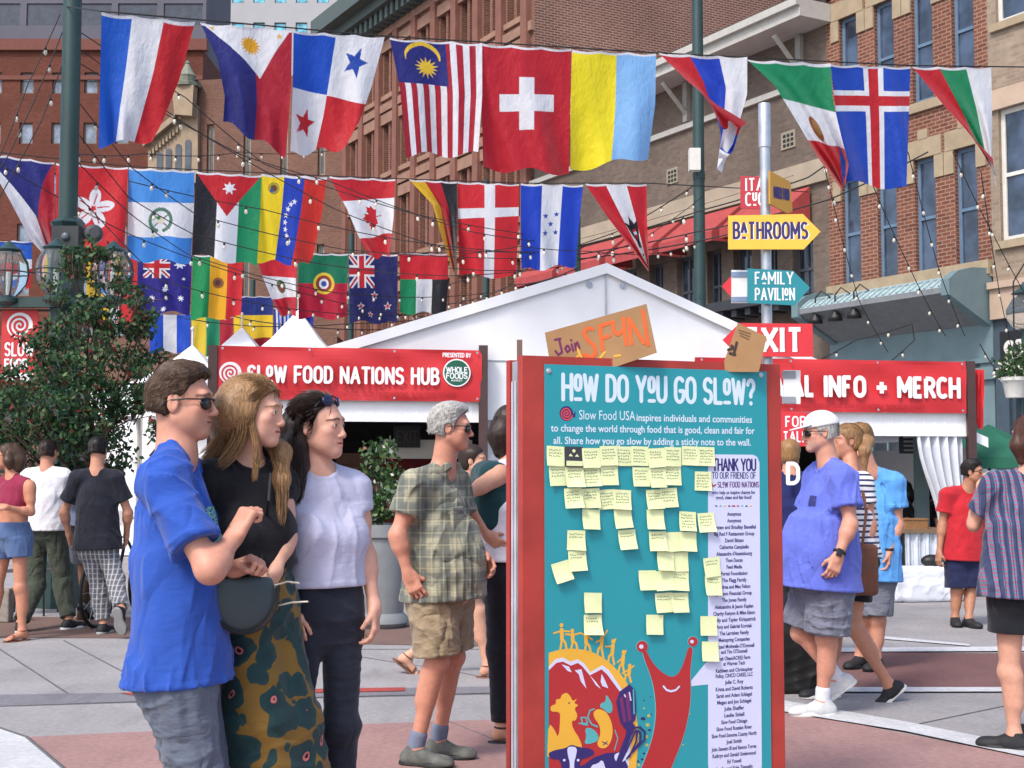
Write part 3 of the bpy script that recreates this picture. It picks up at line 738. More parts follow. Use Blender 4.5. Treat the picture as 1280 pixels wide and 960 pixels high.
    def sandals(s, mat):
        k = s.k
        for n in 'LR':
            an = s.S['an' + n]; Fm = rotm(s.toe[n], s.toepitch[n]); R, F, U = Fm.T
            bot = an - U * .088 * k; q = SDF(); q.ell(bot + F * .11 * k, np.array([.047, .085, .05]) * k, Fm, .03); q.ell(bot - F * .035 * k, np.array([.037, .05, .05]) * k, Fm, .03)
            q.cap(bot - F * .03 * k, bot + F * .1 * k, .034 * k, .042 * k, .03); q.clip(bot + U * .010 * k, U, .002); q.clip(bot - U * .004 * k, -U, .002)
            so_ = sdf_obj('sandal', q, .005, mat, s.obj, 1)
            b = MB()
            c = an - U * .052 * k + F * .10 * k
            b.tube([c - R * .045 * k - U * .02, c - R * .02 * k + U * .018 * k, c + R * .02 * k + U * .018 * k, c + R * .045 * k - U * .02], .008, 6)
            c = an + U * .0 * k
            b.tube([c + R * .042 * k * math.cos(t) + F * .042 * k * math.sin(t) for t in np.linspace(0, 6.28, 13)], .006, 5)
            b.build('strap', mat, so_, True)
    def short_hair(s, mat, thick=.012, line=.0, zline=0.0, side=-.01, nape=-.055, name='hair', seed=1, amp=.0018, topk=0.0, part=0, hl_=.02, hflow=(0, -1, -.5), lift=.13):
        """cap of hair over the skull with a hairline, sideburns and nape cut"""
        hc, M = s.head_frame(); h = s.hs; q = SDF(); e = lambda x, y, z: hc + M @ (np.array([x, y, z]) * h)
        q.ell(e(0, -.016, .038), np.array([.077, .098, .086]) * h + thick * .8, M, .03)
        if topk: q.ell(e(part, .014, .095), np.array([.062, .066, .032]) * h + topk, M, .03)
        q.ell(e(0, -.03, -.02), np.array([.073, .078, .07]) * h + thick * .5, M, .03)
        r = np.random.default_rng(seed); ks = [(r.normal(size=3) * (70, 30, 55), r.uniform(0, 6)) for _ in range(6)]
        def strand(X, Y, Z):
            x = (X - hc[0]) * M[0, 0] + (Y - hc[1]) * M[1, 0] + (Z - hc[2]) * M[2, 0]; y = (X - hc[0]) * M[0, 1] + (Y - hc[1]) * M[1, 1] + (Z - hc[2]) * M[2, 1]; z = (X - hc[0]) * M[0, 2] + (Y - hc[1]) * M[1, 2] + (Z - hc[2]) * M[2, 2]
            d = sum(np.sin(k_[0] * x * 2.2 + k_[1] * y + k_[2] * z + p) for k_, p in ks); return (d * amp * .45).astype(np.float32)
        q.disp(strand)
        # hairline: remove the face side, ears and the nape
        zs = np.array([-.2, -.09, -.060, -.034, -.030, -.018, .015, .045, .068, .088, .100, .115]) + zline * np.array([0, 0, 0, 0, 0, 0, .5, 1, 1, 1, 1, 1]); gs = np.array([-.04, -.035, -.030, -.014, .016, .020, .030, .048 , .070, .092, .14, .3]) + line
        def hl(X, Y, Z):
            a, b, c = X - hc[0], Y - hc[1], Z - hc[2]
            y = (a * M[0, 1] + b * M[1, 1] + c * M[2, 1]) / h; z = (a * M[0, 2] + b * M[1, 2] + c * M[2, 2]) / h
            return ((y - np.interp(z, zs, gs)) * .6 * h).astype(np.float32)
        q.ops.append((hl, None, None, .004, 'i'))
        for sg in (-1, 1):
            q.ell(e(sg * .086, -.006, -.012), np.array([.030, .024, .034]) * h, M, .006, 's')
            pass
        q.clip(e(0, 0, nape), -nrm(M @ np.array([0, .25, 1.])), .006)
        o = sdf_obj(name, q, max(.0035, s.vx * .65), mat, s.obj, 1)
        if s.vx < .0075: s.fuzz(o, 4200 if s.vx < .0055 else 1800, hl_, hflow, lift, seed=seed)
        return o
    def fuzz(s, src, n=3500, ln=.022, flow=(0, -1, -.45), lift=.13, seed=1, w=.0011, mat=None):
        """short fine hairs lying on the hair mass"""
        hc, M = s.head_frame(); g = np.random.default_rng(seed); me = src.data; nf = len(me.polygons); c = np.empty(nf * 3, np.float32); me.polygons.foreach_get('center', c); c = c.reshape(-1, 3); nn = np.empty(nf * 3, np.float32); me.polygons.foreach_get('normal', nn); nn = nn.reshape(-1, 3)
        k = g.integers(0, nf, n); p = c[k]; N = nn[k]; lc = (p - hc) @ M; f = np.tile(np.array(flow, float), (n, 1)); f[:, 0] += lc[:, 0] * 6; f = f + g.normal(size=(n, 3)) * .18; f = f @ M.T
        d = f - N * (f * N).sum(1)[:, None]; d /= np.linalg.norm(d, axis=1)[:, None] + 1e-6; d = d + N * lift * g.uniform(.2, 1.3, n)[:, None]; b = np.cross(d, N); b /= np.linalg.norm(b, axis=1)[:, None] + 1e-6; L = ln * g.uniform(.5, 1.3, n)[:, None]
        v = np.stack([p - b * w, p + b * w, p + d * L * .6 + b * w * .7, p + d * L - N * .12 * L], 1).reshape(-1, 3); F = np.arange(4 * n).reshape(-1, 4); return link('hair_strands', mesh_vf('hair_strands', v, F), mat or src.data.materials[0], s.obj)
    def sunglasses(s, mat, lens, up=0.0, back=0.0, tilt=0, top=False):
        hc, M = s.head_frame(); h = s.hs
        def e(x, y, z):
            t = rad(tilt); y, z = y * math.cos(t) - z * math.sin(t), y * math.sin(t) + z * math.cos(t); return hc + M @ (np.array([x, y - back, z + up]) * h)
        b = MB()
        if not top:
            b.tube([e(-.07, .080, .010), e(-.03, .1005, .013), e(0, .104, .012), e(.03, .1005, .013), e(.07, .080, .010)], .0035, 6)
        else: b.tube([e(-.068, .088, .012), e(-.03, .1, .014), e(0, .102, .012), e(.03, .1, .014), e(.068, .088, .012)], .003, 6)
        for sg in (-1, 1): b.tube([e(sg * .070, .080, .010), e(sg * .0795, .03, .010), e(sg * .0805, -.02, .006), e(sg * .078, -.04, -.010)], .0026, 6)
        fr = b.build('sunglasses', mat, s.obj, True)
        for sg in (-1, 1):
            q = SDF(); L = np.stack([nrm(M @ np.array([1, -.35 * sg, 0])), nrm(M @ np.array([.35 * sg, 1, 0])), M[:, 2]], 1)
            q.ell(e(sg * .040, .0885, -.004), np.array([.032, .010, .0205]) * h, L, .002); sdf_obj('lens', q, .0035, lens, fr, 1)
        return fr
def sphere_mesh(r, c, M, iris):
    b = []; n = 12; fs = []; cols = []
    # poles along forward axis
    R, F, U = M.T
    for i in range(n + 1):
        t = math.pi * i / n
        for j in range(n):
            p = 2 * math.pi * j / n; b.append(np.asarray(c) + r * (F * math.cos(t) + (R * math.cos(p) + U * math.sin(p)) * math.sin(t)))
            cols.append(lin((15, 12, 10)) if t < .22 else lin(iris) if t < .55 else lin((235, 228, 222)))
    for i in range(n):
        for j in range(n): fs.append((i * n + j, i * n + (j + 1) % n, (i + 1) * n + (j + 1) % n, (i + 1) * n + j))
    me = mesh_vf('eye', np.array(b), np.array(fs)[:, ::-1]); set_col(me, np.array(cols)); return me
def strands(name, guides, mat, parent, n=300, r=.0022, spread=.02, seed=5, taper=.4, segs=10):
    """hair: thin tapering tubes scattered round guide curves (each guide: list of points, width list)"""
    g = random.Random(seed); b = MB(); allv = []
    for gi, (pts, wid) in enumerate(guides):
        pts = [np.array(p_, float) for p_ in pts]; wid = list(wid)
        for _ in range(2):
            q_, w_ = [pts[0]], [wid[0]]
            for a_, b_, wa, wb in zip(pts[:-1], pts[1:], wid[:-1], wid[1:]): q_ += [a_ * .75 + b_ * .25, a_ * .25 + b_ * .75]; w_ += [wa * .75 + wb * .25, wa * .25 + wb * .75]
            pts, wid = q_ + [pts[-1]], w_ + [wid[-1]]
        pts = np.array(pts, float); m = len(pts); t0 = np.linspace(0, 1, m)
        for i in range(n // len(guides)):
            ox, oy, oz = [g.gauss(0, 1) for _ in range(3)]; L = np.linalg.norm((ox, oy, oz)); ln = g.uniform(.75, 1.03); ph = g.uniform(0, 6.3); am = g.uniform(0, .004)
            sh = g.uniform(.3, 1.0) / max(L, .6)
            P_ = []; R_ = []
            for j in range(segs + 1):
                t = j / segs * min(ln, 1.0)
                w = np.interp(t, t0, wid); c = np.array([np.interp(t, t0, pts[:, a]) for a in range(3)])
                P_.append(c + np.array([ox, oy, oz]) * w * sh + am * np.array([math.sin(ph + t * 7), math.cos(ph + t * 6), 0])); R_.append(r * (1 - taper * t) * (1 if j < segs else .3))
            b.tube(P_, R_, 4, cap=False)
    return b.build(name, mat, parent, True)

from mathutils.bvhtree import BVHTree
def decal(src, c, R, U, F, w, h, mat, name, n=16, off=.0025, mask=None):
    """thin print lying on the cloth: a grid dropped onto the surface of src along -F"""
    me = src.data; bvh = BVHTree.FromPolygons([v.co for v in me.vertices], [tuple(p.vertices) for p in me.polygons])
    g = {}; b = MB()
    for i in range(n + 1):
        for j in range(n + 1):
            o = c + R * w * (i / n - .5) + U * h * (j / n - .5) + F * .4; hit = bvh.ray_cast(V(o), V(-F), .8)
            if hit[0] is not None: g[i, j] = np.array(hit[0]) + F * off
    for i in range(n):
        for j in range(n):
            q = [(i, j), (i + 1, j), (i + 1, j + 1), (i, j + 1)]
            if all(k in g for k in q) and (mask is None or mask((i + .5) / n, (j + .5) / n)) and max(np.linalg.norm(g[q[a]] - g[q[a - 1]]) for a in range(4)) < .06: b.face([g[k] for k in q])
    return b.build(name, mat, src.parent, True) if b.f else None
# ------------------------------------------------------------------ ground
def ground_mat(name, rgb, var=.14, crack=False, scale=1.3):
    n = NT(name); vec = n.coord('Object'); c = lin(rgb)
    f = n.noise(vec, scale, 8, .62); f2 = n.noise(vec, 28, 6, .7); f3 = n.noise(n.coord('Object', (1, .35, 1), (0, 0, .5)), 2.6, 6, .7)
    col = n.ramp(f, [(.28, tuple(x * (1 - var) for x in c[:3])), (.72, tuple(x * (1 + var) for x in c[:3]))])
    col = n.mix(.55, col, n.ramp(f2, [(.3, (.62,) * 3), (.7, (1.28,) * 3)]), 'MULTIPLY')
    col = n.mix(n.ramp(f3, [(.53, (0, 0, 0)), (.70, (.55, .55, .55))]), col, tuple(x * .62 for x in c[:3]) + (1,))
    n.l(col, n.p.inputs['Base Color']); n.p.inputs['Roughness'].default_value = .9; n.p.inputs['Specular IOR Level'].default_value = .25
    n.bump(n.noise(vec, 60, 8, .7), .35, .004); return n.m
GREY = ground_mat('street concrete', (150, 147, 148)); REDP = ground_mat('red concrete', (156, 124, 120)); BRN = ground_mat('brown pavers', (116, 94, 87)); DKR = ground_mat('dark red concrete', (116, 85, 83))
WHT = ground_mat('white road paint', (192, 193, 196), .10); JNT = paint('joint', (88, 88, 92), .95); TAC = ground_mat('tactile strip', (122, 120, 126)); REDB = ground_mat('red brick strip', (160, 72, 66))
b = MB(); b.face([(-300, -60, 0), (300, -60, 0), (300, 600, 0), (-300, 600, 0)]); struct(b.build('ground', GREY))
def patch(name, px, mat, lv):
    b = MB(); b.face([G(x, y) + np.array([0, 0, .004 * lv]) for x, y in px]); o = b.build(name, mat)
    if o.data.polygons[0].normal.z < 0: o.data.flip_normals()
    return struct(o)
patch('pavement', [(33, 922), (160, 916), (650, 899), (985, 889), (1280, 947), (1500, 985), (1700, 1600), (-100, 1600), (60, 962)], REDP, 1)
patch('pavement', [(0, 911), (33, 924), (78, 961), (160, 1030), (-400, 1050), (-300, 870)], WHT, 2)
b = MB(); b.tube([G(-20, 905) + (0, 0, .004), G(33, 923) + (0, 0, .004), G(80, 963) + (0, 0, .004), G(165, 1032) + (0, 0, .004)], .012, 5); struct(b.build('pavement', JNT))
patch('pavement', [(-300, 770), (165, 772), (480, 781), (640, 783), (640, 809), (480, 806), (165, 798), (-300, 797)], BRN, 1)
patch('pavement', [(960, 815), (1250, 817), (1500, 817), (1500, 866), (1250, 862), (960, 861)], DKR, 1)
patch('road_marking', [(975, 876), (981, 878), (1130, 904), (1280, 934), (1450, 966), (1450, 985), (1280, 948), (1130, 916), (975, 891)], WHT, 3)
patch('road_marking', [(960, 861), (1250, 861), (1420, 861), (1420, 867), (1250, 866.5), (960, 867)], WHT, 3)
patch('road_marking', [(1040, 811.5), (1250, 810), (1420, 809), (1420, 815), (1250, 815.5), (1040, 816.5)], WHT, 3)
patch('road_marking', [(1085, 794.5), (1212, 806), (1212, 808.5), (1085, 798)], WHT, 2)
patch('pavement', [(-200, 871), (0, 869), (180, 866), (650, 858), (650, 866), (180, 877), (0, 883), (-200, 888)], TAC, 1)
patch('pavement', [(150, 867.5), (180, 866.5), (300, 864), (506, 860.5), (506, 865), (300, 869), (180, 873)], REDB, 2)
for l in ([(-40, 790), (0, 812), (86, 868)], [(80, 801), (165, 846), (200, 866)], [(1150, 905), (1255, 883), (1400, 868)], [(0, 883.5), (180, 878), (650, 867)], [(440, 820), (560, 838), (650, 856)], [(560, 902), (650, 938), (760, 985)], [(430, 812), (650, 812), (985, 812)]):
    b = MB(); b.tube([G(x, y) - np.array([0, 0, .002]) for x, y in l], .009, 5); struct(b.build('pavement', JNT))

# ------------------------------------------------------------------ facades
def brick_mat(name, c1, c2, mortar, bw=.24, rh=.085, ms=.012, bump=.4, stain=.25):
    n = NT(name); tc = n.add('ShaderNodeTexCoord'); br = n.add('ShaderNodeTexBrick')
    br.inputs['Scale'].default_value = 1; br.inputs['Brick Width'].default_value = bw; br.inputs['Row Height'].default_value = rh; br.inputs['Mortar Size'].default_value = ms; br.inputs['Mortar Smooth'].default_value = .2; br.inputs['Bias'].default_value = 0
    br.inputs['Color1'].default_value = lin(c1); br.inputs['Color2'].default_value = lin(c2); br.inputs['Mortar'].default_value = lin(mortar)
    n.l(tc.outputs['UV'], br.inputs['Vector']); f = n.noise(tc.outputs['UV'], .35, 6, .6); f2 = n.noise(tc.outputs['UV'], 5, 3)
    col = n.mix(1.0, br.outputs[0], n.ramp(f, [(.3, (1 - stain,) * 3), (.7, (1.08,) * 3)]), 'MULTIPLY'); col = n.mix(.5, col, n.ramp(f2, [(.3, (.8,) * 3), (.7, (1.15,) * 3)]), 'MULTIPLY')
    n.l(col, n.p.inputs['Base Color']); n.p.inputs['Roughness'].default_value = .9; n.p.inputs['Specular IOR Level'].default_value = .2
    n.bump(br.outputs['Fac'], -bump, .01); return n.m
class Fac:
    """vertical plane through ground point A, running along unit u; n looks out of the wall"""
    def __init__(s, A, u, n): s.A = np.array([A[0], A[1], 0.]); s.u = np.array([u[0], u[1], 0.]); s.n = np.array([n[0], n[1], 0.])
    def sz(s, px, py, out=0.0):
        v = ray(px, py); p0 = s.A + s.n * out; t = ((p0 - CAM) @ s.n) / (v @ s.n); p = CAM + v * t; return (p - s.A) @ s.u, p[2]
    def at(s, a, z, out=0.0): return s.A + s.u * a + s.n * out + np.array([0, 0, z])
    def box(s, mb, a0, a1, z0, z1, o0, o1, mi=0, bev=0):
        mb.obox(s.at((a0 + a1) / 2, (z0 + z1) / 2, (o0 + o1) / 2), s.u, s.n, np.array([0, 0, 1.]), abs(a1 - a0) / 2, abs(o1 - o0) / 2, abs(z1 - z0) / 2, mi, bev); return mb
    def panel(s, mb, a0, a1, z0, z1, holes, depth=.22, mi=0, mr=0, out=0.0):
        """wall sheet with rectangular openings and reveals"""
        xs = sorted({a0, a1} | {h[0] for h in holes} | {h[1] for h in holes}); zs = sorted({z0, z1} | {h[2] for h in holes} | {h[3] for h in holes})
        xs = [x for x in xs if a0 - 1e-6 <= x <= a1 + 1e-6]; zs = [z for z in zs if z0 - 1e-6 <= z <= z1 + 1e-6]
        flip = np.cross(s.u, (0, 0, 1.)) @ s.n < 0
        def quad(p, uv, m): mb.face(p[::-1] if flip else p, m, uv[::-1] if flip else uv)
        for i in range(len(xs) - 1):
            for j in range(len(zs) - 1):
                cx, cz = (xs[i] + xs[i + 1]) / 2, (zs[j] + zs[j + 1]) / 2
                if any(h[0] < cx < h[1] and h[2] < cz < h[3] for h in holes): continue
                q = [(xs[i], zs[j]), (xs[i + 1], zs[j]), (xs[i + 1], zs[j + 1]), (xs[i], zs[j + 1])]; quad([s.at(x, z, out) for x, z in q], q, mi)
        for h in holes:
            for (p, q) in (((h[0], h[2]), (h[0], h[3])), ((h[0], h[3]), (h[1], h[3])), ((h[1], h[3]), (h[1], h[2])), ((h[1], h[2]), (h[0], h[2]))):
                quad([s.at(*q, out), s.at(*p, out), s.at(*p, out - depth), s.at(*q, out - depth)], [(0, q[1] + q[0]), (0, p[1] + p[0]), (depth, p[1] + p[0]), (depth, q[1] + q[0])], mr)
    def window(s, parent, h, frame, glass, inset=.14, fw=.07, sash=True, mull=0, sill=None, name='window'):
        a0, a1, z0, z1 = h; mb = MB(); o0, o1 = -inset - .06, -inset
        s.box(mb, a0, a0 + fw, z0, z1, o0, o1); s.box(mb, a1 - fw, a1, z0, z1, o0, o1); s.box(mb, a0 + fw, a1 - fw, z1 - fw, z1, o0, o1); s.box(mb, a0 + fw, a1 - fw, z0, z0 + fw, o0, o1)
        if sash: zm = (z0 + z1) / 2; s.box(mb, a0 + fw, a1 - fw, zm - fw * .4, zm + fw * .4, o0, o1 + .012)
        for i in range(mull):
            am = a0 + (a1 - a0) * (i + 1) / (mull + 1); s.box(mb, am - fw * .35, am + fw * .35, z0 + fw, z1 - fw, o0, o1 + .006)
        w = mb.build(name, frame, parent); g = MB(); s.box(g, a0 + fw * .5, a1 - fw * .5, z0 + fw * .5, z1 - fw * .5, o0 + .015, o0 + .03); g.build('pane', glass, w)
        if sill: g = MB(); s.box(g, a0 - .12, a1 + .12, z0 - .16, z0, -inset, .09); g.build('sill', sill, w)
        return w
ANG = rad(29.5); SU = np.array([-math.sin(ANG), math.cos(ANG)]); SN = np.array([-math.cos(ANG), -math.sin(ANG)]); CU = np.array([math.cos(ANG), math.sin(ANG)])
A0 = P(1240, 592, 28.0); ST_F = Fac(A0, SU, SN)
SAND = paint('sandstone', (156, 140, 116), .9, .15, 3, .3); SAND2 = paint('pink sandstone', (142, 110, 94), .9, .18, 2, .3)
BLUE_W = paint('blue grey window paint', (92, 116, 140), .6, .12); DGL = glass_mat('dark window glass', (46, 54, 66)); BGL = glass_mat('blue window glass', (58, 70, 90)); TEAL_P = paint('teal storefront paint', (104, 126, 132), .5, .1, 3)
BLACK = paint('black paint', (22, 22, 24), .5, .1); WHITEP = paint('white painted wood', (205, 203, 196), .6, .08)
BRK1 = brick_mat('orange red brick', (132, 82, 66), (108, 64, 54), (150, 128, 112)); BRK2 = brick_mat('tan brick', (158, 140, 122), (140, 122, 106), (150, 138, 124))
BRK3 = brick_mat('grey brown brick', (118, 104, 94), (102, 90, 82), (112, 102, 94)); BRK4 = brick_mat('brown red brick', (132, 88, 76), (112, 72, 62), (140, 112, 98), .26, .09, .016); BRK5 = brick_mat('dull brown brick', (128, 90, 78), (112, 78, 66), (120, 102, 92))
sx = lambda px, py=300: ST_F.sz(px, py)[0]
# --- narrow red brick building with blue windows
s0, s1 = sx(1240), sx(1037)
RB = empty('brick_building', ST_F.at((s0 + s1) / 2, 0)); tag(RB, 'narrow red brick building with tall blue windows over a teal shop awning', 'building')
zt, zb = ST_F.sz(1157, 197)[1], ST_F.sz(1157, 347)[1]; zu0 = ST_F.sz(1150, 128)[1]; zu1 = zu0 + (zt - zb) * .98
wins = []
for px in (1064.5, 1109.5, 1157.5, 1209): c = sx(px); wins.append((c - .30, c + .30))
holes = [(a, c, zb, zt) for a, c in wins] + [(a, c, zu0, zu1) for a, c in wins]
zl = ST_F.sz(1037, 374)[1]
mb = MB(); ST_F.panel(mb, s0, s1, zl, 15, holes); mb.build('wall', BRK1, RB)
for h in holes: ST_F.window(RB, h, BLUE_W, BGL, .10, .085, True)
for row_t in (zt, zu1):
    for i, (a, c) in enumerate(wins):
        mb = MB(); ST_F.box(mb, a - .22, c + .22, row_t, row_t + .42, .0, .05); ST_F.box(mb, (a + c) / 2 - .14, (a + c) / 2 + .14, row_t + .42, row_t + .62, .0, .06)
        ST_F.box(mb, a - .26, a - .003, row_t - .5, row_t - .003, .0, .04); ST_F.box(mb, c + .003, c + .26, row_t - .5, row_t - .003, .0, .04); mb.build('lintel', SAND, RB)
mb = MB(); ST_F.box(mb, s0, s1, zu0 - .22, zu0 - .01, 0, .08); mb.build('stone_band', SAND, RB)
mb = MB(); ST_F.box(mb, s0, s1, zl - .02, zl + .28, 0, .14); mb.build('ledge', SAND, RB); mb = MB(); ST_F.box(mb, s0, s1, zb - .2, zb - .01, 0, .07); mb.build('stone_band', SAND, RB)
# curved metal awning
prof = [(0.02, zl - .03), (.55, zl - .06), (.95, zl - .16), (1.20, zl - .34), (1.20, zl - .46), (.05, zl - 1.05)]
mb = MB(); e0, e1 = s0 + .25, s1 - .25
for i in range(3): mb.face([ST_F.at(e0, prof[i][1], prof[i][0]), ST_F.at(e1, prof[i][1], prof[i][0]), ST_F.at(e1, prof[i + 1][1], prof[i + 1][0]), ST_F.at(e0, prof[i + 1][1], prof[i + 1][0])])
n_s = 22
for k in range(n_s):
    a = e0 + (e1 - e0) * (k + .5) / n_s; mb.tube([ST_F.at(a, z + .02, o) for o, z in prof[:4]], .025, 5)
aw = mb.build('shop_awning', paint('pale teal metal', (150, 170, 174), .45, .08, 2), RB)
mb = MB(); mb.face([ST_F.at(e0, *prof[3][::-1]), ST_F.at(e1, *prof[3][::-1]), ST_F.at(e1, *prof[4][::-1]), ST_F.at(e0, *prof[4][::-1])]); mb.face([ST_F.at(e0, *prof[4][::-1]), ST_F.at(e1, *prof[4][::-1]), ST_F.at(e1, *prof[5][::-1]), ST_F.at(e0, *prof[5][::-1])])
mb.build('soffit', paint('grey soffit', (120, 124, 128), .7), aw)
for a, q in ((e0, -.22), (e1, .22)):
    mb = MB(); pr = [(0, zl + .18)] + [(o + .04, z + .14) for o, z in prof[:4]] + [(1.24, zl - .52), (0.0, zl - 1.12)]
    f = [ST_F.at(a, z, o) for o, z in pr]; g = [ST_F.at(a + q, z, o) for o, z in pr]; mb.face(f); mb.face(g[::-1])
    for i in range(len(pr)): j = (i + 1) % len(pr); mb.face([f[i], g[i], g[j], f[j]])
    mb.build('bracket', TEAL_P, aw)
zf = zl - 1.05
mb = MB(); ST_F.box(mb, s0, s1, zf - .75, zf + .02, -.05, .04); ST_F.box(mb, s0, s1, zf - .80, zf - .70, .04, .12); mb.build('fascia', TEAL_P, RB)
piers = [s0 + .15, s0 + 1.5, s0 + 2.5, s1 - .9, s1 - .15]
for i, a in enumerate(piers):
    mb = MB(); w = .14 if i not in (0, 4) else .18; ST_F.box(mb, a - w, a + w, 0, zf - .80, -.1, .06); ST_F.box(mb, a - w - .05, a + w + .05, zf - 1.15, zf - .9, .0, .16); ST_F.box(mb, a - w - .05, a + w + .05, 0, .5, -.0, .1); mb.build('pier', TEAL_P, RB)
for i in range(len(piers) - 1):
    ST_F.window(RB, (piers[i] + .18, piers[i + 1] - .18, .6, zf - .82), TEAL_P, DGL, .16, .06, False, 1, name='shop_window')
mb = MB(); ST_F.panel(mb, s0, s1, 0, zl, [(piers[i] + .18, piers[i + 1] - .18, .6, zf - .82) for i in range(4)], .3, out=-.08); mb.build('shopfront_wall', TEAL_P, RB)
for px in (1066, 1091, 1115):
    a = sx(px, 395); mb = MB(); z = zl - .55
    mb.tube([ST_F.at(a - .35, z - .05, .85), ST_F.at(a - .28, z + .42, .95), ST_F.at(a - .1, z + .58, 1.05), ST_F.at(a + .02, z + .42, 1.12), ST_F.at(a + .02, z + .1, 1.12)], .018, 6)
    lp = mb.build('gooseneck_lamp', BLACK, RB, True); mb = MB(); mb.lathe(ST_F.at(a + .02, z - .16, 1.12), [(.17, 0), (.14, .10), (.05, .2), (.03, .28)], 14); mb.build('lamp_shade', BLACK, lp, True)
# --- tan brick building at the right edge
TB = empty('tan_building', ST_F.at(s0 - 2.5, 0)); tag(TB, 'tan brick building with a cream framed sash window at the right edge', 'building')
c = sx(1279); w4 = [(c - .55, c + .55, ST_F.sz(1275, 298)[1], ST_F.sz(1275, 130)[1]), (c - 2.6, c - 1.5, ST_F.sz(1275, 298)[1], ST_F.sz(1275, 130)[1]), (c - .55, c + .55, ST_F.sz(1275, 20)[1], ST_F.sz(1275, 20)[1] + 2.6)]
zc = ST_F.sz(1245, 400)[1]; mb = MB(); ST_F.panel(mb, s0 - 7, s0 - .003, zc, 14, w4, .2); mb.build('wall', BRK2, TB)
for h in w4: ST_F.window(TB, h, WHITEP, BGL, .08, .10, True, sill=SAND)
mb = MB(); ST_F.box(mb, s0 - 7, s0 - .02, zc, zc + .62, 0, .14); ST_F.box(mb, s0 - 7, s0 - .02, zc + .62, zc + .76, 0, .22)
for h in w4: ST_F.box(mb, h[0] - .2, h[1] + .2, h[3] + .003, h[3] + .42, 0, .08)
mb.build('stone_band', paint('pink beige stone', (180, 158, 140), .85, .1, 2, .2), TB)
DTEAL = paint('dark slate shopfront', (62, 76, 88), .5, .12)
mb = MB(); sh_ = [(s0 - 1.8, s0 - .5, .4, zc - .9), (s0 - 3.6, s0 - 2.1, .4, zc - .9)]; ST_F.panel(mb, s0 - 7, s0 - .003, 0, zc, sh_, .3); mb.build('shopfront_wall', DTEAL, TB)
for h in sh_: ST_F.window(TB, h, DTEAL, DGL, .16, .09, False, 0, name='shop_window')
mb = MB(); ST_F.box(mb, s0 - .42, s0 - .1, 0, zc - .3, 0, .1); mb.build('pier', DTEAL, TB)
mb = MB(); a, z = ST_F.sz(1279, 442); ST_F.box(mb, a - 1.2, a + .32, z - .45, z + .45, .26, .30); sg = mb.build('sign_board', BLACK, TB)
mb = MB(); stroke_text(mb, 'ST', ST_F.at(a + .18, z - .2, .302), -ST_F.u, np.array([0, 0, 1.]), ST_F.n, .42, .09, gap=.2); mb.build('lettering', WHITEP, sg)
# --- grey two storey building with red awnings
t0, t1 = s1 + .003, sx(660)
GB = empty('grey_building', ST_F.at((t0 + t1) / 2, 0)); tag(GB, 'low grey brick building with a bracketed cornice and a row of red awnings', 'building')
zr = ST_F.sz(1004, 60)[1]
gw = []
for pa, pb in ((991, 1017), (953, 972), (917, 940), (884, 902), (846, 867), (812, 829), (776, 796), (742, 760), (706, 724)):
    a, c = sx(pb, 350), sx(pa, 350); gw.append((a, c, ST_F.sz(990, 388)[1], ST_F.sz(990, 290)[1]))
mb = MB(); ST_F.panel(mb, t0, t1, 0, zr + .6, gw, .3); mb.build('wall', BRK3, GB)
for h in gw: ST_F.window(GB, h, paint('dark sash', (70, 72, 80), .5), DGL, .16, .09, True, 1)
zbnd = ST_F.sz(1020, 215)[1]
mb = MB(); ST_F.box(mb, t0, t1, zbnd - .28, zbnd + .28, 0, .10); mb.build('stone_band', paint('beige stone', (158, 146, 128), .85, .12, 2, .2), GB)
mb = MB(); zk = ST_F.sz(975, 115)[1]; ST_F.box(mb, t0, t1, zk - .10, zk + .05, 0, .10); ST_F.box(mb, t0 - .2, t1, zr + .35, zr + .60, 0, 1.0); ST_F.box(mb, t0 - .2, t1, zr + .60, zr + .78, 0, 1.12)
mb.face([ST_F.at(t0 - .2, zr + .80, 1.12), ST_F.at(t1, zr + .80, 1.12), ST_F.at(t1, zr + 1.5, -4), ST_F.at(t0 - .2, zr + 1.5, -4)])
mb.build('cornice', paint('grey white cornice', (176, 174, 168), .6, .08), GB)
for i in range(6):
    a = t0 + .9 + i * (t1 - t0) / 6.2; mb = MB(); ST_F.box(mb, a - .09, a + .09, zk + .1, zr + .33, .0, .12); mb.tube([ST_F.at(a, zk + .35, .1), ST_F.at(a, zr + .2, .85)], .08, 4); mb.build('bracket', paint('grey bracket', (150, 148, 142), .6), GB)
for px, py in ((841, 220), (986, 175)):
    a, z = ST_F.sz(px, py); mb = MB(); ST_F.box(mb, a - .26, a + .26, z - .22, z + .22, 0, .03); v_ = mb.build('vent', paint('pale vent', (140, 132, 116), .8), GB); mb = MB()
    for i in range(3):
        for j in range(3): ST_F.box(mb, a - .2 + i * .14, a - .1 + i * .14, z - .17 + j * .12, z - .09 + j * .12, .03, .034)
    mb.build('vent_hole', BLACK, v_)
RAW = paint('faded red awning canvas', (158, 62, 62), .8, .12, 4, .1); PAW = paint('red awning canvas', (172, 40, 44), .8, .1)
za1 = ST_F.sz(1000, 238)[1]; za0 = ST_F.sz(985, 292)[1]
for i in range(5):
    a0_ = t0 + .55 + i * (t1 - t0 - 1.2) / 5; a1_ = a0_ + (t1 - t0 - 1.2) / 5 * .88
    mb = MB(); A = [ST_F.at(a, z, o) for a in (a0_, a1_) for z, o in ((za1, .1), (za0 + .25, 1.05), (za0, 1.05), (za0, .1))]
    mb.face([A[0], A[4], A[5], A[1]]); mb.face([A[1], A[5], A[6], A[2]]); mb.face([A[0], A[1], A[2], A[3]]); mb.face([A[4], A[7], A[6], A[5]])
    mb.build('window_awning', RAW, GB)
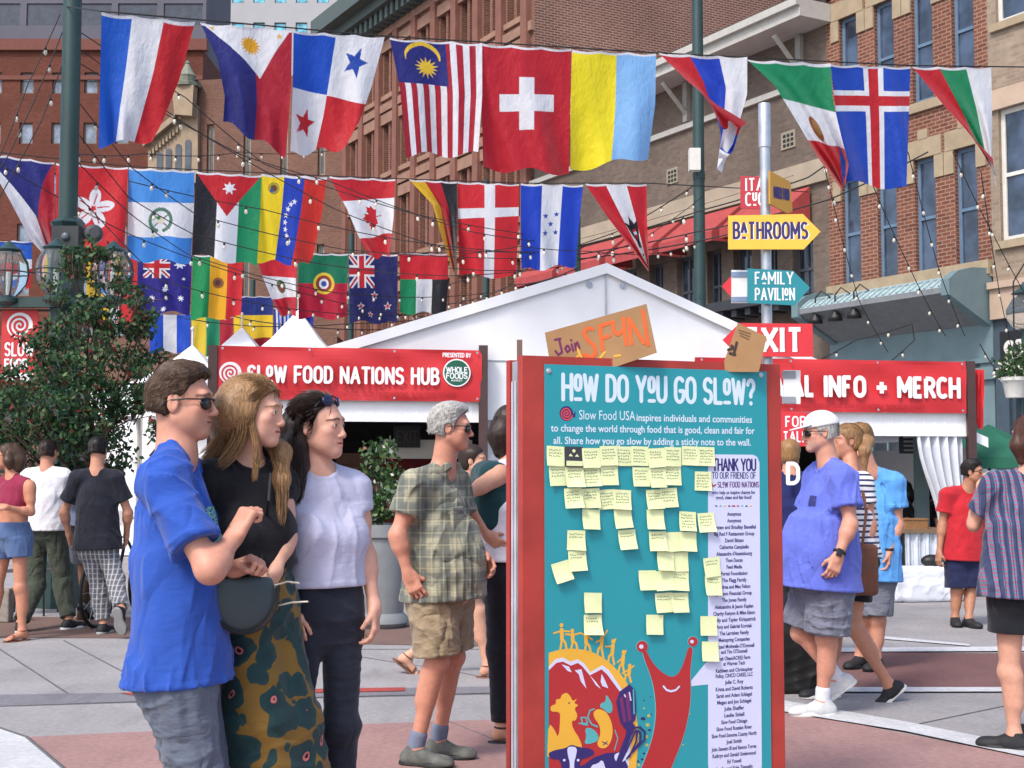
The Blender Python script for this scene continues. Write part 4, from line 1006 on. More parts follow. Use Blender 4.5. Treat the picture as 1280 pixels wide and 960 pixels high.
mb = MB(); a, c = sx(1015, 380), sx(895, 385); z = ST_F.sz(950, 384)[1]; ST_F.box(mb, a, c, z - .12, z + .12, .0, 1.0)
for i in range(7): q = a + (c - a) * (i + .5) / 7; ST_F.box(mb, q - .1, q + .1, z - .3, z - .122, .2, .9)
mb.build('balcony', paint('dark balcony', (48, 50, 56), .6), GB)
mb = MB(); p0 = ST_F.at(t0 + 3.3, zr + 1.0, -.4); p1 = ST_F.at(t0 + .35, zr + 3.3, -.4)
mb.face([ST_F.at(t0 + 2.0, zr + 1.0, -.5), ST_F.at(t0 + .3, zr + 1.0, -.5), ST_F.at(t0 + .3, zr + 2.9, -2.2), ST_F.at(t0 + 1.2, zr + 2.9, -2.2)]); mb.face([ST_F.at(t0 + .3, zr + 1.0, -.5), ST_F.at(t0 + .3, zr + .8, -2.2), ST_F.at(t0 + .3, zr + 2.9, -2.2)])
mb.build('roof', paint('blue roof sheet', (70, 110, 170), .5), GB)
# --- tall brown brick warehouse
q0, q1 = sx(672) + .2, sx(430); WB = empty('warehouse_building', ST_F.at((q0 + q1) / 2, 0)); tag(WB, 'tall brown brick warehouse with stone banded windows and a blank side wall', 'building')
ww = []; rows = [(1.2, 4.4), (6.2, 8.6), (10.0, 12.4), (13.6, 15.6), (16.8, 18.6)]
nb = 9; pitch = (q1 - q0 - .8) / nb
for r0, r1 in rows:
    for i in range(nb):
        c = q0 + .4 + pitch * (i + .5)
        ww += [(c - pitch * .33, c - pitch * .05, r0, r1), (c + pitch * .05, c + pitch * .33, r0, r1)]
mb = MB(); ST_F.panel(mb, q0, q1, 0, 20, ww, .5); mb.build('wall', BRK4, WB)
for h in ww: ST_F.window(WB, h, paint('brown sash', (92, 76, 64), .6), DGL, .35, .08, True)
for z in (5.0, 5.8, 9.2, 12.9, 16.1, 19.2): mb = MB(); ST_F.box(mb, q0, q1, z, z + .32, 0, .14); mb.build('stone_band', SAND2, WB)
for r0, r1 in rows:
    for i in range(nb): c = q0 + .4 + pitch * (i + .5); mb = MB(); ST_F.box(mb, c - pitch * .40, c + pitch * .40, r1 + .003, r1 + .42, 0, .1); mb.build('lintel', SAND2, WB); mb = MB(); ST_F.box(mb, c - pitch * .38, c + pitch * .38, r0 - .2, r0 - .003, 0, .1); mb.build('sill', SAND2, WB)
for i in range(nb + 1): c = q0 + .4 + pitch * i; mb = MB(); ST_F.box(mb, c - .20, c + .20, 0, 19.2, .0, .2); mb.build('pilaster', paint('brick pilaster', (122, 82, 70), .9, .15, 2, .4, bscale=40), WB)
mb = MB(); ST_F.box(mb, q0 + 4, q1 + .4, 20.0, 20.4, -.2, .9); ST_F.box(mb, q0 + 4, q1 + .6, 20.4, 21.1, -.2, 1.4)
for i in range(24): c = q0 + 4.3 + i * (q1 - q0 - 4) / 24; ST_F.box(mb, c - .12, c + .12, 19.5, 20.0, 0, .7)
mb.build('cornice', paint('dark green metal cornice', (74, 86, 84), .6, .1), WB)
SW = Fac(ST_F.at(q0, 0)[:2], CU, -SU)
mb = MB(); SW.panel(mb, 0, 22, 0, 27, [], .2); ST_F.panel(mb, q0, q0 + 4, 20, 27, []); mb.build('side_wall', brick_mat('party wall brick', (124, 76, 64), (108, 66, 56), (150, 130, 118), .26, .09, .02), WB)
# --- far buildings at the head of the street
def block(name, label, px0, px1, top, D, mat, grid, gm, fm, D2=None, ztop=None, wz0=2.0, parts=None):
    a = P(px0, 592, D); c = P(px1, 592, D2 or D); u = nrm((c - a)[:2]); F_ = Fac(a, u, (u[1], -u[0])); L = np.linalg.norm((c - a)[:2]); H = ztop or P((px0 + px1) / 2, top, (D + (D2 or D)) / 2)[2]
    r = empty(name, F_.at(L / 2, 0)); tag(r, label, 'building'); nx, nz, wf, hf = grid; hs = []
    for i in range(nx):
        for j in range(nz):
            cw = L / nx; ch = (H - wz0 - .6) / nz; hs.append((cw * (i + .5 - wf / 2), cw * (i + .5 + wf / 2), wz0 + ch * (j + .5 - hf / 2), wz0 + ch * (j + .5 + hf / 2)))
    mb = MB(); F_.panel(mb, 0, L, 0, H, hs, .4); dp = min(L, 18) * .8
    mb.face([F_.at(0, 0), F_.at(0, H), F_.at(0, H, -dp), F_.at(0, 0, -dp)], 0, [(0, 0), (0, H), (dp, H), (dp, 0)]); mb.face([F_.at(L, 0), F_.at(L, 0, -dp), F_.at(L, H, -dp), F_.at(L, H)], 0, [(0, 0), (dp, 0), (dp, H), (0, H)]); mb.face([F_.at(0, H), F_.at(L, H), F_.at(L, H, -dp), F_.at(0, H, -dp)])
    mb.build('wall', mat, r)
    vis = sorted(hs, key=lambda h: -h[3])[:100]
    for h in vis: F_.window(r, h, fm, gm, .2, .12, False)
    rest = [h for h in hs if h not in vis]
    if rest:
        mb = MB()
        for h in rest: F_.box(mb, h[0], h[1], h[2], h[3], -.3, -.25)
        o = mb.build('window', gm, r); o['kind'] = 'stuff'
    return r, F_, L, H
GRW = paint('light grey concrete', (168, 168, 172), .8, .06, .3); DCON = paint('grey office concrete', (84, 84, 96), .7, .1, .3)
RBR = brick_mat('dark red office brick', (108, 66, 56), (96, 58, 48), (110, 66, 54), .3, .1, .01)
SHG = glass_mat('grey blue office glass', (110, 122, 138)); CYG = glass_mat('cyan office glass', (96, 178, 200)); NAV = glass_mat('dark office glass', (34, 40, 54))
r, F_, L, H = block('office_building', 'dark red brick office block behind the flags at the left', -120, 246, 62, 95, RBR, (9, 8, .42, .42), SHG, paint('office frame', (120, 110, 104), .6))
mb = MB(); F_.box(mb, -.3, L + .3, H - .1, H + .7, -.3, .3); F_.box(mb, 0, L, H - 2.2, H - 1.9, 0, .12); mb.build('parapet', paint('brown parapet', (108, 62, 52), .8), r)
block('office_tower', 'dark glass high rise with grey bands in the top left corner', -160, 249, -60, 165, DCON, (7, 13, .86, .58), NAV, DCON)
block('office_tower', 'pale grey high rise with cyan windows above the flags', 249, 520, -40, 190, GRW, (10, 12, .55, .52), CYG, paint('tower frame', (70, 90, 100), .5))
r, F_, L, H = block('gabled_building', 'old brown brick building with a cream arched gable', 188, 470, 96, 72, BRK5, (6, 3, .2, .45), DGL, SAND, D2=70)
CRM = paint('cream terracotta', (152, 134, 112), .8, .12, 2, .2)
def fpoly(px, t0, t1, name, mat):
    mb = MB(); mb.sheet([F_.sz(x, y) for x, y in px], F_.at(0, 0, t0), F_.u, ZU, F_.n, t1); return mb.build(name, mat, r)
ZU = np.array([0, 0, 1.])
fpoly([(188, 230), (188, 186), (246, 134), (250, 134), (250, 230)], .02, .30, 'gable', CRM)
fpoly([(186, 187), (186, 179), (226, 146), (226, 154)], .33, .45, 'raking_cornice', CRM)
fpoly([(226, 148), (223, 112), (250, 112), (248, 150)], .33, .55, 'pier', CRM)
a_, z_ = F_.sz(237, 112); mb = MB(); k_ = F_.sz(237, 78)[1] - z_; mb.lathe(F_.at(a_, z_, .35), [(.75, 0), (.78, .12 * k_), (.42, .2 * k_), (.46, .36 * k_), (.5, .42 * k_), (.3, .6 * k_), (.12, .86 * k_), (.16, .9 * k_), (.02, k_)], 10); mb.build('finial', paint('grey green finial', (120, 124, 108), .7), r)
for cx in (203, 214, 226, 238):
    a_, z_ = F_.sz(cx, 215); b_ = F_.sz(cx, 196 - (cx - 203) * .45)[1]; mb = MB(); mb.sheet([(a_ - .17, z_)] + [(a_ - .17, b_)] + [(a_ + .17 * math.cos(t), b_ + .17 * math.sin(t)) for t in np.linspace(math.pi, 0, 7)] + [(a_ + .17, z_)], F_.at(0, 0, .33), F_.u, ZU, F_.n, .03); mb.build('window', DGL, r)
for k in range(9):
    x = 192 + k * 4.2; y = 190 - k * 3.7; a_, z_ = F_.sz(x, y); mb = MB(); F_.box(mb, a_ - .06, a_ + .06, z_ - .35, z_ - .02, .33, .5); mb.build('dentil', CRM, r)
# low shops at the end of the street
block('shop_row', 'low dark shopfronts far behind the tree at the left', -260, 420, 420, 48, BRK5, (9, 1, .7, .6), DGL, BLACK, wz0=.4)
# ------------------------------------------------------------------ tent hub
TENTW = paint('white tent vinyl', (238, 240, 243), .55, .05, 2, .12, bscale=5); TENTC = paint('white curtain', (214, 218, 226), .7, .05); REDV = paint('red vinyl banner', (200, 44, 50), .55, .1, 1.2, .25, bscale=4)
WTXT = paint('white print', (232, 234, 236), .6, .02); STEEL = paint('dark red brown steel post', (66, 44, 44), .5, .15); GALV = paint('galvanised steel', (178, 184, 192), .35, .15, 9, metal=.6); INK = paint('dark blue ink', (34, 30, 66), .6, .02)
GREENP = paint('dark green paint', (36, 62, 62), .45, .12, 5); DARKI = paint('dark interior shade', (40, 34, 34), .9, .2)  # DARKI: the dimness inside the tent, put into the colour
TL_, TR_ = P(262, 592, 14.6), P(1222, 592, 16.4); tu = nrm((TR_ - TL_)[:2]); TF = Fac(TL_, tu, (tu[1], -tu[0]))
TW = np.linalg.norm((TR_ - TL_)[:2]); pk, zpk = TF.sz(757, 335, -.06); zev = TF.sz(262, 482)[1] - .1
ztop_l = TF.sz(435, 436)[1]
hub = empty('event_tent', TF.at(TW / 2, 0)); tag(hub, 'big white gabled event tent spanning behind the two red banners', 'tent')
mb = MB(); o = -.06; zE = zpk - 1.95
NX = 40
_a, _z = TF.sz(430, 434, 0); SLL = (zpk - _z) / (pk - _a)
def gz(a): return zpk - (pk - a) * SLL if a < pk else zpk - (a - pk) / (TW - pk) * (zpk - zE)
for i in range(NX):
    a, c = TW * i / NX, TW * (i + 1) / NX; zb_ = 2.05
    mb.face([TF.at(a, zb_, o), TF.at(c, zb_, o), TF.at(c, gz(c), o), TF.at(a, gz(a), o)])
mb.build('gable_wall', TENTW, hub)
mb = MB(); dp = 4.6
for a, c in ((-.15, pk), (pk, TW + .15)):
    za, zc_ = (gz(0) - .03 if a < pk - 1e-6 and a <= 0 else zpk), (zpk if c == pk else gz(TW) - .03)
    mb.face([TF.at(a, za + .05, .0), TF.at(c, zc_ + .05, .0), TF.at(c, zc_ + .05, -dp), TF.at(a, za + .05, -dp)])
    mb.face([TF.at(a, za + .05, .0), TF.at(a, za - .07, .0), TF.at(c, zc_ - .07, .0), TF.at(c, zc_ + .05, .0)])
mb.build('roof', TENTW, hub)
mb = MB(); mb.tube([TF.at(pk, 2.05, o + .012), TF.at(pk, zpk - .03, o + .012)], .010, 5); 
for d in (-.2, .2): mb.lathe(TF.at(pk + d, zpk - .2, o + .01), [(.035, 0), (.035, .02)], 10, axis=TF.n)
mb.tube([TF.at(.3, 2.72, o + .008), TF.at(TW - .3, 2.72, o + .008)], .006, 4); mb.build('seam', GALV, hub)
mb = MB()
for a in np.linspace(.02, TW - .02, 60)[::1]: pass
TF.box(mb, 0, TW, 0, 2.6, -dp - .05, -dp); mb.build('shade_backdrop', DARKI, hub)  # near-black sheet painted as the shade deep inside the tent bays
for a in (0.0, TW): mb = MB(); TF.box(mb, a - .02, a + .02, 0, gz(a) - .1, -dp, -.1); mb.build('side_wall', TENTW, hub)
# front valances, curtains, banner frames
def curtain(name, a0, a1, z0, z1, out, parent, mat=TENTC, tie=None, amp=.05, n=60, pleat=9):
    mb = MB(); m = 14; pts = []
    for j in range(m + 1):
        t = j / m
        for i in range(n + 1):
            u = i / n; w = 1.0 if tie is None else (1 - tie * math.sin(min(1, (1 - t) / .62) * math.pi / 2) ** 2 if t > .38 else (1 - tie) + tie * .25 * (.38 - t) / .38)
            x = a1 - (a1 - a0) * w * (1 - u) ; pts.append(TF.at(x, z0 + (z1 - z0) * t, out + amp * math.sin(u * pleat * 6.28 + .6 * t) * (1.0 if t < .95 else .5) + .02 * math.sin(u * 31)))
    for j in range(m):
        for i in range(n): q = j * (n + 1) + i; mb.face([pts[q], pts[q + 1], pts[q + n + 2], pts[q + n + 1]])
    return mb.build(name, mat, parent, True)
vl0, vl1 = TF.sz(268, 515)[0], TF.sz(601, 515)[0]; vr0, vr1 = TF.sz(880, 530)[0], TF.sz(1205, 530)[0]
for a, c, p0, p1 in ((vl0, vl1, (500, 501), (526, 527)), (vr0, vr1, (1100, 510), (1100, 545))):
    mb = MB(); zt_, zb_ = TF.sz(p0[0] if p0[0] > 900 else 430, p0[1])[1], TF.sz(p1[0] if p1[0] > 900 else 430, p1[1])[1]; TF.box(mb, a, c, zb_, zt_ + .35, .02, .05)
    for k in range(24): q = a + (c - a) * k / 24; TF.box(mb, q, q + .012, zb_ + .01, zt_ + .3, .05, .054)
    mb.build('valance', TENTW, hub)
a, c = TF.sz(602, 600)[0], TF.sz(660, 600)[0]; curtain('curtain', a, c + .6, .05, TF.sz(620, 516)[1], -.15, hub, pleat=7)
a, c = TF.sz(1146, 600)[0], TF.sz(1203, 600)[0]; curtain('curtain', a, c, .05, TF.sz(1150, 545)[1], .0, hub, tie=.45, pleat=5)
mb = MB(); TF.box(mb, TF.sz(660, 600)[0] + .55, TF.sz(905, 600)[0], .05, 2.06, -.36, -.33); mb.build('front_wall', TENTW, hub)
def banner(label, c4, text, smallset, tl, tr, ty0, ty1, w, serif, extra):
    (x0, yt0, yb0), (x1, yt1, yb1) = c4; a0 = TF.sz(x0, 600, .12)[0]; a1 = TF.sz(x1, 600, .12)[0]; zt_ = (TF.sz(x0, yt0, .12)[1] + TF.sz(x1, yt1, .12)[1]) / 2; zb_ = (TF.sz(x0, yb0, .12)[1] + TF.sz(x1, yb1, .12)[1]) / 2
    t = empty('banner', TF.at((a0 + a1) / 2, zb_, .12)); tag(t, label, 'banner', 'red banners on the tent front')
    mb = MB(); n, m = 60, 14; r = random.Random(len(text)); ph = [r.uniform(0, 6) for _ in range(4)]
    for i in range(n):
        for j in range(m):
            q = [(i, j), (i + 1, j), (i + 1, j + 1), (i, j + 1)]
            f = lambda i, j: TF.at(a0 + (a1 - a0) * i / n, zb_ + (zt_ - zb_) * j / m, .12 + (.018 * math.sin(i / n * 9 - j / m * 4 + ph[0]) + .012 * math.sin(i / n * 23 + j / m * 7 + ph[1])) * math.sin(math.pi * j / m) ** .5)
            mb.face([f(*k) for k in q])
    mb.build('banner_cloth', REDV, t, True)
    mb = MB(); za, zc = TF.sz(x0, ty1, .16)[1], TF.sz(x0, ty0, .16)[1]; b0, b1 = TF.sz(tl, 600, .16)[0], TF.sz(tr, 600, .16)[0]
    stroke_text(mb, text, TF.at(b0, za, .158), TF.u, np.array([0, 0, 1.]), TF.n, zc - za, w * (zc - za), total=b1 - b0, serif=serif, rnd=not serif, gap=.30, space=.5, small=smallset, t=.0)
    mb.build('lettering', WTXT, t)
    for i in range(4):
        for z in (zt_ - .03, zb_ + .03): mb = MB(); mb.lathe(TF.at(a0 + (a1 - a0) * (.02 + .32 * i), z, .155), [(.014, 0), (.014, .006)], 8, axis=TF.n); mb.build('grommet', GALV, t)
    put_text('SLOW FOOD NATIONS   SLOW FOOD NATIONS   SLOW FOOD NATIONS   SLOW FOOD NATIONS', TF.at((a0 + a1) / 2 + .1, zb_ + .045, .15), TF.u, np.array([0, 0, 1.]), TF.n, .075, paint('dark red print', (160, 32, 40), .6), t, xs=.62)
    extra(t, zt_, zb_)
    return t, a0, a1, zb_, zt_
def spiral(mb, o, ax, ay, az, R, w, turns=2.6, t=0.0, flip=1, n=60):
    pts = [(flip * R * (i / n) * math.cos(i / n * turns * 6.28 + 2.2), R * (i / n) * math.sin(i / n * turns * 6.28 + 2.2)) for i in range(4, n + 1)]
    stroke_poly(mb, pts, w, np.asarray(o, float), ax, ay, az, t)
ZV = np.array([0, 0, 1.])
def ex_left(t, zt_, zb_):
    mb = MB(); a, z = TF.sz(288, 466, .16); c = TF.at(a, z, .158)
    mb.lathe(c - TF.n * .002, [(.118, 0), (.118, .002)], 22, axis=TF.n); mb.sheet([(.09, -.118), (.21, -.10), (.235, .03), (.225, .03), (.19, -.055), (.10, -.03)], c, TF.u, ZV, TF.n, .001)
    mb.build('snail_emblem', WTXT, t); mb = MB(); spiral(mb, c + TF.n * .003, TF.u, ZV, TF.n, .105, .018); mb.build('emblem_line', REDV, t)
    a, z = TF.sz(571, 466, .16); c = TF.at(a, z, .158); mb = MB(); mb.lathe(c, [(.155, 0), (.155, .002)], 26, axis=TF.n); o = mb.build('round_logo', WTXT, t)
    mb = MB(); mb.lathe(c + TF.n * .002, [(.140, 0), (.140, .002)], 26, axis=TF.n); mb.build('logo_disc', paint('logo green', (24, 92, 70), .6), o)
    mb = MB(); stroke_text(mb, 'WHOLE', c + TF.n * .005 - TF.u * .115 + ZV * .005, TF.u, ZV, TF.n, .055, .012, total=.23, gap=.22); stroke_text(mb, 'FOODS', c + TF.n * .005 - TF.u * .115 - ZV * .062, TF.u, ZV, TF.n, .055, .012, total=.23, gap=.22)
    stroke_text(mb, 'MARKET', c + TF.n * .005 - TF.u * .06 - ZV * .095, TF.u, ZV, TF.n, .018, .004, total=.12, gap=.3); mb.build('lettering', WTXT, o)
    mb = MB(); stroke_text(mb, 'PRESENTED BY', TF.at(a - .155, z + .175, .158), TF.u, ZV, TF.n, .042, .009, total=.31, gap=.22); mb.build('lettering', WTXT, t)
bl = banner('long red banner with a snail emblem and round green logo over the left tent bay', ((269, 433, 500), (602, 437, 501)), 'SLOW FOOD NATIONS HUB', {2}, 309, 547, 457, 476, .20, 0, ex_left)
br_ = banner('long red banner ending in MERCH over the right tent bay', ((870, 446, 512), (1210, 453, 518)), 'FESTIVAL INFO + MERCH', '', 905, 1201, 469, 492, .25, .11, lambda *a: None)
def steel_post(label, px, D, ztop):
    mb = MB(); p = P(px, 592, D); mb.box(p[0] - .05, p[0] + .05, p[1] - .05, p[1] + .05, 0, ztop); mb.box(p[0] - .12, p[0] + .12, p[1] - .12, p[1] + .12, 0, .02); o = mb.build('banner_post', STEEL); return tag(o, label, 'post', 'posts holding the banners')
for lb, px in (('brown steel post at the right end of the snail banner', 604), ('brown steel post at the right end of the MERCH banner', 1215), ('brown steel post at the left end of the snail banner', 265)):
    v = TF.sz(px, 600, .08); p = TF.at(v[0], 0, .08); steel_post(lb, px, p[1], TF.sz(px, 432 if px < 700 else 452, .08)[1])
# red cloth hanging by the right post
mb = MB(); a = TF.sz(1219, 600)[0]
for i in range(10):
    for j in range(12):
        f = lambda i, j: TF.at(a - .03 + .16 * i / 10 * (1 - .2 * j / 12), TF.sz(1219, 462)[1] - .62 * j / 12 - .12 * (i / 10) * (1 if j > 9 else 0), .02 + .03 * math.sin(i * 1.3 + j * .2))
        mb.face([f(i, j), f(i + 1, j), f(i + 1, j + 1), f(i, j + 1)])
tag(mb.build('pennant', REDV, None, True), 'red cloth pennant folded beside the right banner post', 'pennant')
# things in the right bay: booth counter with pleated skirt, basket, white cover
ca0, ca1 = TF.sz(1119, 680)[0], TF.sz(1172, 680)[0]; cz = TF.sz(1140, 662)[1]
ct = empty('booth_counter', TF.at((ca0 + ca1) / 2, 0, .15)); tag(ct, 'booth counter with a white ribbed skirt under the right banner', 'counter')
mb = MB(); TF.box(mb, ca0 - .05, ca1 + .1, cz - .03, cz + .015, -.5, .27); mb.build('counter_top', paint('counter wood', (120, 96, 72), .6), ct)
curtain('skirt', ca0, ca1 + .08, .25, cz - .03, .22, ct, paint('pale ribbed metal', (196, 202, 212), .5), amp=.012, pleat=13, n=130)
mb = MB(); TF.box(mb, ca0 - .04, ca0 - .01, 0, cz - .03, .2, .25); TF.box(mb, ca1 + .06, ca1 + .09, 0, cz - .03, -.4, -.35); TF.box(mb, ca0 - .04, ca1 + .08, 0, .04, -.4, .2); mb.build('leg', BLACK, ct)
mb = MB(); c = TF.at(TF.sz(1138, 650)[0], cz + .015, .05); mb.obox(c + ZV * .055, TF.u, TF.n, ZV, .16, .1, .055, bev=.02); mb.obox(c + ZV * .112, TF.u, TF.n, ZV, .17, .11, .008, bev=.02)
tag(mb.build('basket', paint('wicker', (140, 100, 62), .8, .25, 40, .5)), 'small brown wicker basket on the booth counter', 'basket')
q = SDF(); a, z = TF.sz(1148, 735); c = TF.at(TF.sz(1147, 735, .5)[0], .20, .5); Mx = np.stack([TF.u, TF.n, ZV], 1)
q.box(c, (.40, .22, .19), Mx, .01, .05); q.box(TF.at(TF.sz(1165, 760, .6)[0], .12, .62), (.36, .1, .12), Mx, .08, .05); q.disp(folds(5, .012, (9, 9, 9))); q.clip((0, 0, .004), (0, 0, -1))
tag(sdf_obj('covered_box', q, .012, TENTC), 'low box draped with a white cloth at the foot of the counter', 'box')
mb = MB(); c = TF.at(TF.sz(1165, 712, .52)[0], .39, .52)
q = SDF(); q.ell(c + ZV * .06, (.13, .09, .075), Mx); tag(sdf_obj('cap_bag', q, .01, BLACK), 'small black bag lying on the white draped box', 'bag')
for px, nm in ((1137, 'poster'),):
    v = TF.sz(1137, 565, -.9); mb = MB(); TF.box(mb, v[0] - .13, v[0] + .2, v[1] - .02, v[1] + .3, -.93, -.9); ps = mb.build('poster', paint('dark poster', (60, 66, 74), .7)); tag(ps, 'dark printed poster standing inside the right bay', 'poster'); mb = MB()
    for k in range(5): TF.box(mb, v[0] - .08, v[0] + .12, v[1] + .01 + k * .055, v[1] + .035 + k * .055, -.9, -.898)
    mb.build('print', paint('poster print', (170, 176, 180), .7), ps)
v0 = TF.sz(1152, 600, -.7)[0]; mb = MB(); TF.box(mb, v0 - .08, v0 + .1, 0, 2.1, -.75, -.7); tag(mb.build('pale_panel', TEAL_P), 'upright teal panel inside the right bay', 'panel')
# left bay: white sign with exit box, red drape, plant
v = TF.sz(500, 563, -1.5); w = TF.sz(560, 563, -1.5)
mb = MB(); TF.box(mb, v[0] - .2, w[0] + .3, v[1] - .10, v[1] + .13, -1.53, -1.5); sg = mb.build('white_sign', WHITEP); tag(sg, 'white hanging board in the dark left tent bay', 'sign')
v = TF.sz(509, 546, -1.38); mb = MB(); TF.box(mb, v[0] - .16, v[0] + .16, v[1] - .13, v[1] + .13, -1.42, -1.38); sg = mb.build('exit_sign', BLACK); tag(sg, 'black box sign reading EXIT in the left tent bay', 'sign')
mb = MB(); stroke_text(mb, 'EXIT', TF.at(v[0] - .12, v[1] - .07, -1.378), TF.u, ZV, TF.n, .14, .022, total=.24); mb.build('lettering', paint('unlit letters', (58, 58, 60), .6), sg)
v = TF.sz(478, 600, -2.2); mb = MB(); TF.box(mb, v[0] - .1, v[0] + .6, .3, 1.75, -2.25, -2.2); tag(mb.build('red_drape', paint('deep red drape', (110, 24, 30), .8)), 'deep red drape hanging at the back of the left bay', 'drape')
v = TF.sz(440, 600, -2.0); mb = MB(); TF.box(mb, v[0] - .2, v[0] + .25, .1, 1.7, -2.1, -1.8)
for k in range(4): TF.box(mb, v[0] - .22, v[0] + .27, .3 + .4 * k, .34 + .4 * k, -2.1, -1.76)
tag(mb.build('shelf_unit', paint('brown shelf', (92, 58, 42), .7)), 'brown wooden shelf unit inside the left bay', 'shelf')
# pagoda tents behind
def pagoda(label, px, ptop, pbase, D, half):
    p = P(px, 592, D); t = empty('pagoda_tent', (p[0], p[1], 0)); tag(t, label, 'tent', 'small white peaked tents'); zt_ = P(px, ptop, D)[2]; ze = P(px, pbase, D)[2]
    mb = MB(); n = 10; prof = [(1, ze), (.72, ze + (zt_ - ze) * .14), (.48, ze + (zt_ - ze) * .34), (.28, ze + (zt_ - ze) * .58), (.10, ze + (zt_ - ze) * .86), (.01, zt_)]
    for i in range(5):
        for k in range(4):
            c = [(-1, -1), (1, -1), (1, 1), (-1, 1)]; A, B = c[k], c[(k + 1) % 4]; r0, z0 = prof[i]; r1, z1 = prof[i + 1]
            mb.face([(p[0] + A[0] * r0 * half, p[1] + A[1] * r0 * half, z0), (p[0] + B[0] * r0 * half, p[1] + B[1] * r0 * half, z0), (p[0] + B[0] * r1 * half, p[1] + B[1] * r1 * half, z1), (p[0] + A[0] * r1 * half, p[1] + A[1] * r1 * half, z1)])
    mb.build('roof', TENTW, t); mb = MB()
    mb.box(p[0] - half, p[0] + half, p[1] - half - .01, p[1] - half + .01, ze - .35, ze - .004); mb.box(p[0] - half - .02, p[0] - half, p[1] - half, p[1] + half, ze - .35, ze - .004); mb.box(p[0] + half, p[0] + half + .02, p[1] - half, p[1] + half, ze - .35, ze - .004); mb.build('valance', TENTW, t)
    for sx_, sy in ((-1, -1), (1, -1), (1, 1), (-1, 1)): m2 = MB(); m2.tube([(p[0] + sx_ * (half - .05), p[1] + sy * (half - .05), 0), (p[0] + sx_ * (half - .05), p[1] + sy * (half - .05), ze - .3)], .04, 6); m2.build('leg', WHITEP, t)
    mb = MB(); mb.tube([(p[0], p[1], zt_ - .02), (p[0], p[1], zt_ + .25)], .02, 5); mb.lathe((p[0], p[1], zt_ + .22), [(.0, 0), (.03, .02), (.03, .05), (0, .08)], 8); mb.build('finial', WHITEP, t)
    return t
pagoda('small white peaked tent with its tip just left of the snail banner', 238, 432, 495, 20.5, 1.15)
pagoda('small white peaked tent behind the left end of the snail banner', 300, 410, 488, 25, 1.5)
pagoda('tallest white peaked tent behind the middle of the snail banner', 371, 388, 478, 28, 1.7)
mb = MB(); p = P(205, 592, 24)
mb.box(p[0] - 1.1, p[0] + .9, p[1], p[1] + 3, .02, 2.6); tag(mb.build('stall_tent', TENTW), 'white walled stall tent showing through the tree leaves', 'tent')

# ------------------------------------------------------------------ poles and the lamp post
def pole(label, px, D, w0, ztop, bands=()):
    p = P(px, 592, D); t = empty('utility_pole', (p[0], p[1], 0)); tag(t, label, 'pole', 'dark green cable poles')
    mb = MB(); mb.lathe((p[0], p[1], 0), [(w0 * 1.7, 0), (w0 * 1.7, .35), (w0 * 1.15, .45), (w0, ztop * .5), (w0 * .95, ztop)], 14); mb.build('shaft', GREENP, t, True, True)
    for z in bands: mb = MB(); mb.lathe((p[0], p[1], z), [(w0 * 1.08, 0), (w0 * 1.08, .12)], 14); mb.build('band', GREENP, t)
    return t, p
DLP = 15.0
pl, pp = pole('thick dark green pole rising from the lamp post at the left', 78, DLP, .105, 8.2, (4.15,))
# kink so that the pole stands plumb; wall box with a floodlight
mb = MB(); z = P(78, 300, DLP)[2]; mb.obox((pp[0] + .05, pp[1] - .13, z), (1, 0, 0), (0, 1, 0), (0, 0, 1), .16, .09, .12, bev=.02); bx_ = mb.build('control_box', paint('dark box', (40, 46, 50), .5), pl)
mb = MB(); mb.lathe((pp[0] + .05, pp[1] - .22, z), [(.045, 0), (.045, .02), (.02, .03)], 12, axis=(0, -1, 0)); mb.build('lens', paint('grey lens', (90, 96, 104), .2), bx_, True)
mb = MB(); mb.lathe((pp[0] + .33, pp[1] - .12, z + .04), [(.10, 0), (.10, .08), (.06, .12)], 14, axis=(.3, -1, 0)); mb.tube([(pp[0] + .1, pp[1], z), (pp[0] + .33, pp[1] - .05, z + .05)], .02, 6); mb.tube([(pp[0] + .1 + .13 * math.sin(t), pp[1] - .1, z + .1 + .14 * math.cos(t)) for t in np.linspace(0, 4, 12)], .008, 5); mb.build('floodlight', paint('grey floodlight', (62, 66, 70), .5), pl)
lamp = empty('street_lamp', (pp[0], pp[1] - .02, 0)); tag(lamp, 'dark green street lamp with clear round globes on a cross arm', 'street lamp')
zc = P(40, 380, DLP)[2]; zg = P(40, 345, DLP)[2]
mb = MB(); mb.lathe((pp[0], pp[1], 0), [(.30, 0), (.30, .5), (.2, .6), (.17, zc - .2), (.2, zc + .0), (.17, zc + .85), (.2, zc + .9), (.125, zc + .95)], 8); mb.build('post', GREENP, lamp)
gx = [P(x, 345, DLP)[0] for x in (18, 83, 147)]
mb = MB(); mb.box(gx[0] - 1.0, gx[2] + .05, pp[1] - .22, pp[1] - .12, zc - .06, zc + .05); mb.box(gx[0] - .9, pp[0], pp[1] - .06, pp[1] + .0, zc - 1.12, zc - 1.05); mb.build('cross_arm', GREENP, lamp)
n_ = NT('clear lamp globe'); n_.p.inputs['Base Color'].default_value = (.8, .84, .86, 1); n_.p.inputs['Roughness'].default_value = .08; n_.p.inputs['Transmission Weight'].default_value = .92; n_.p.inputs['IOR'].default_value = 1.08; GLOBE = n_.m
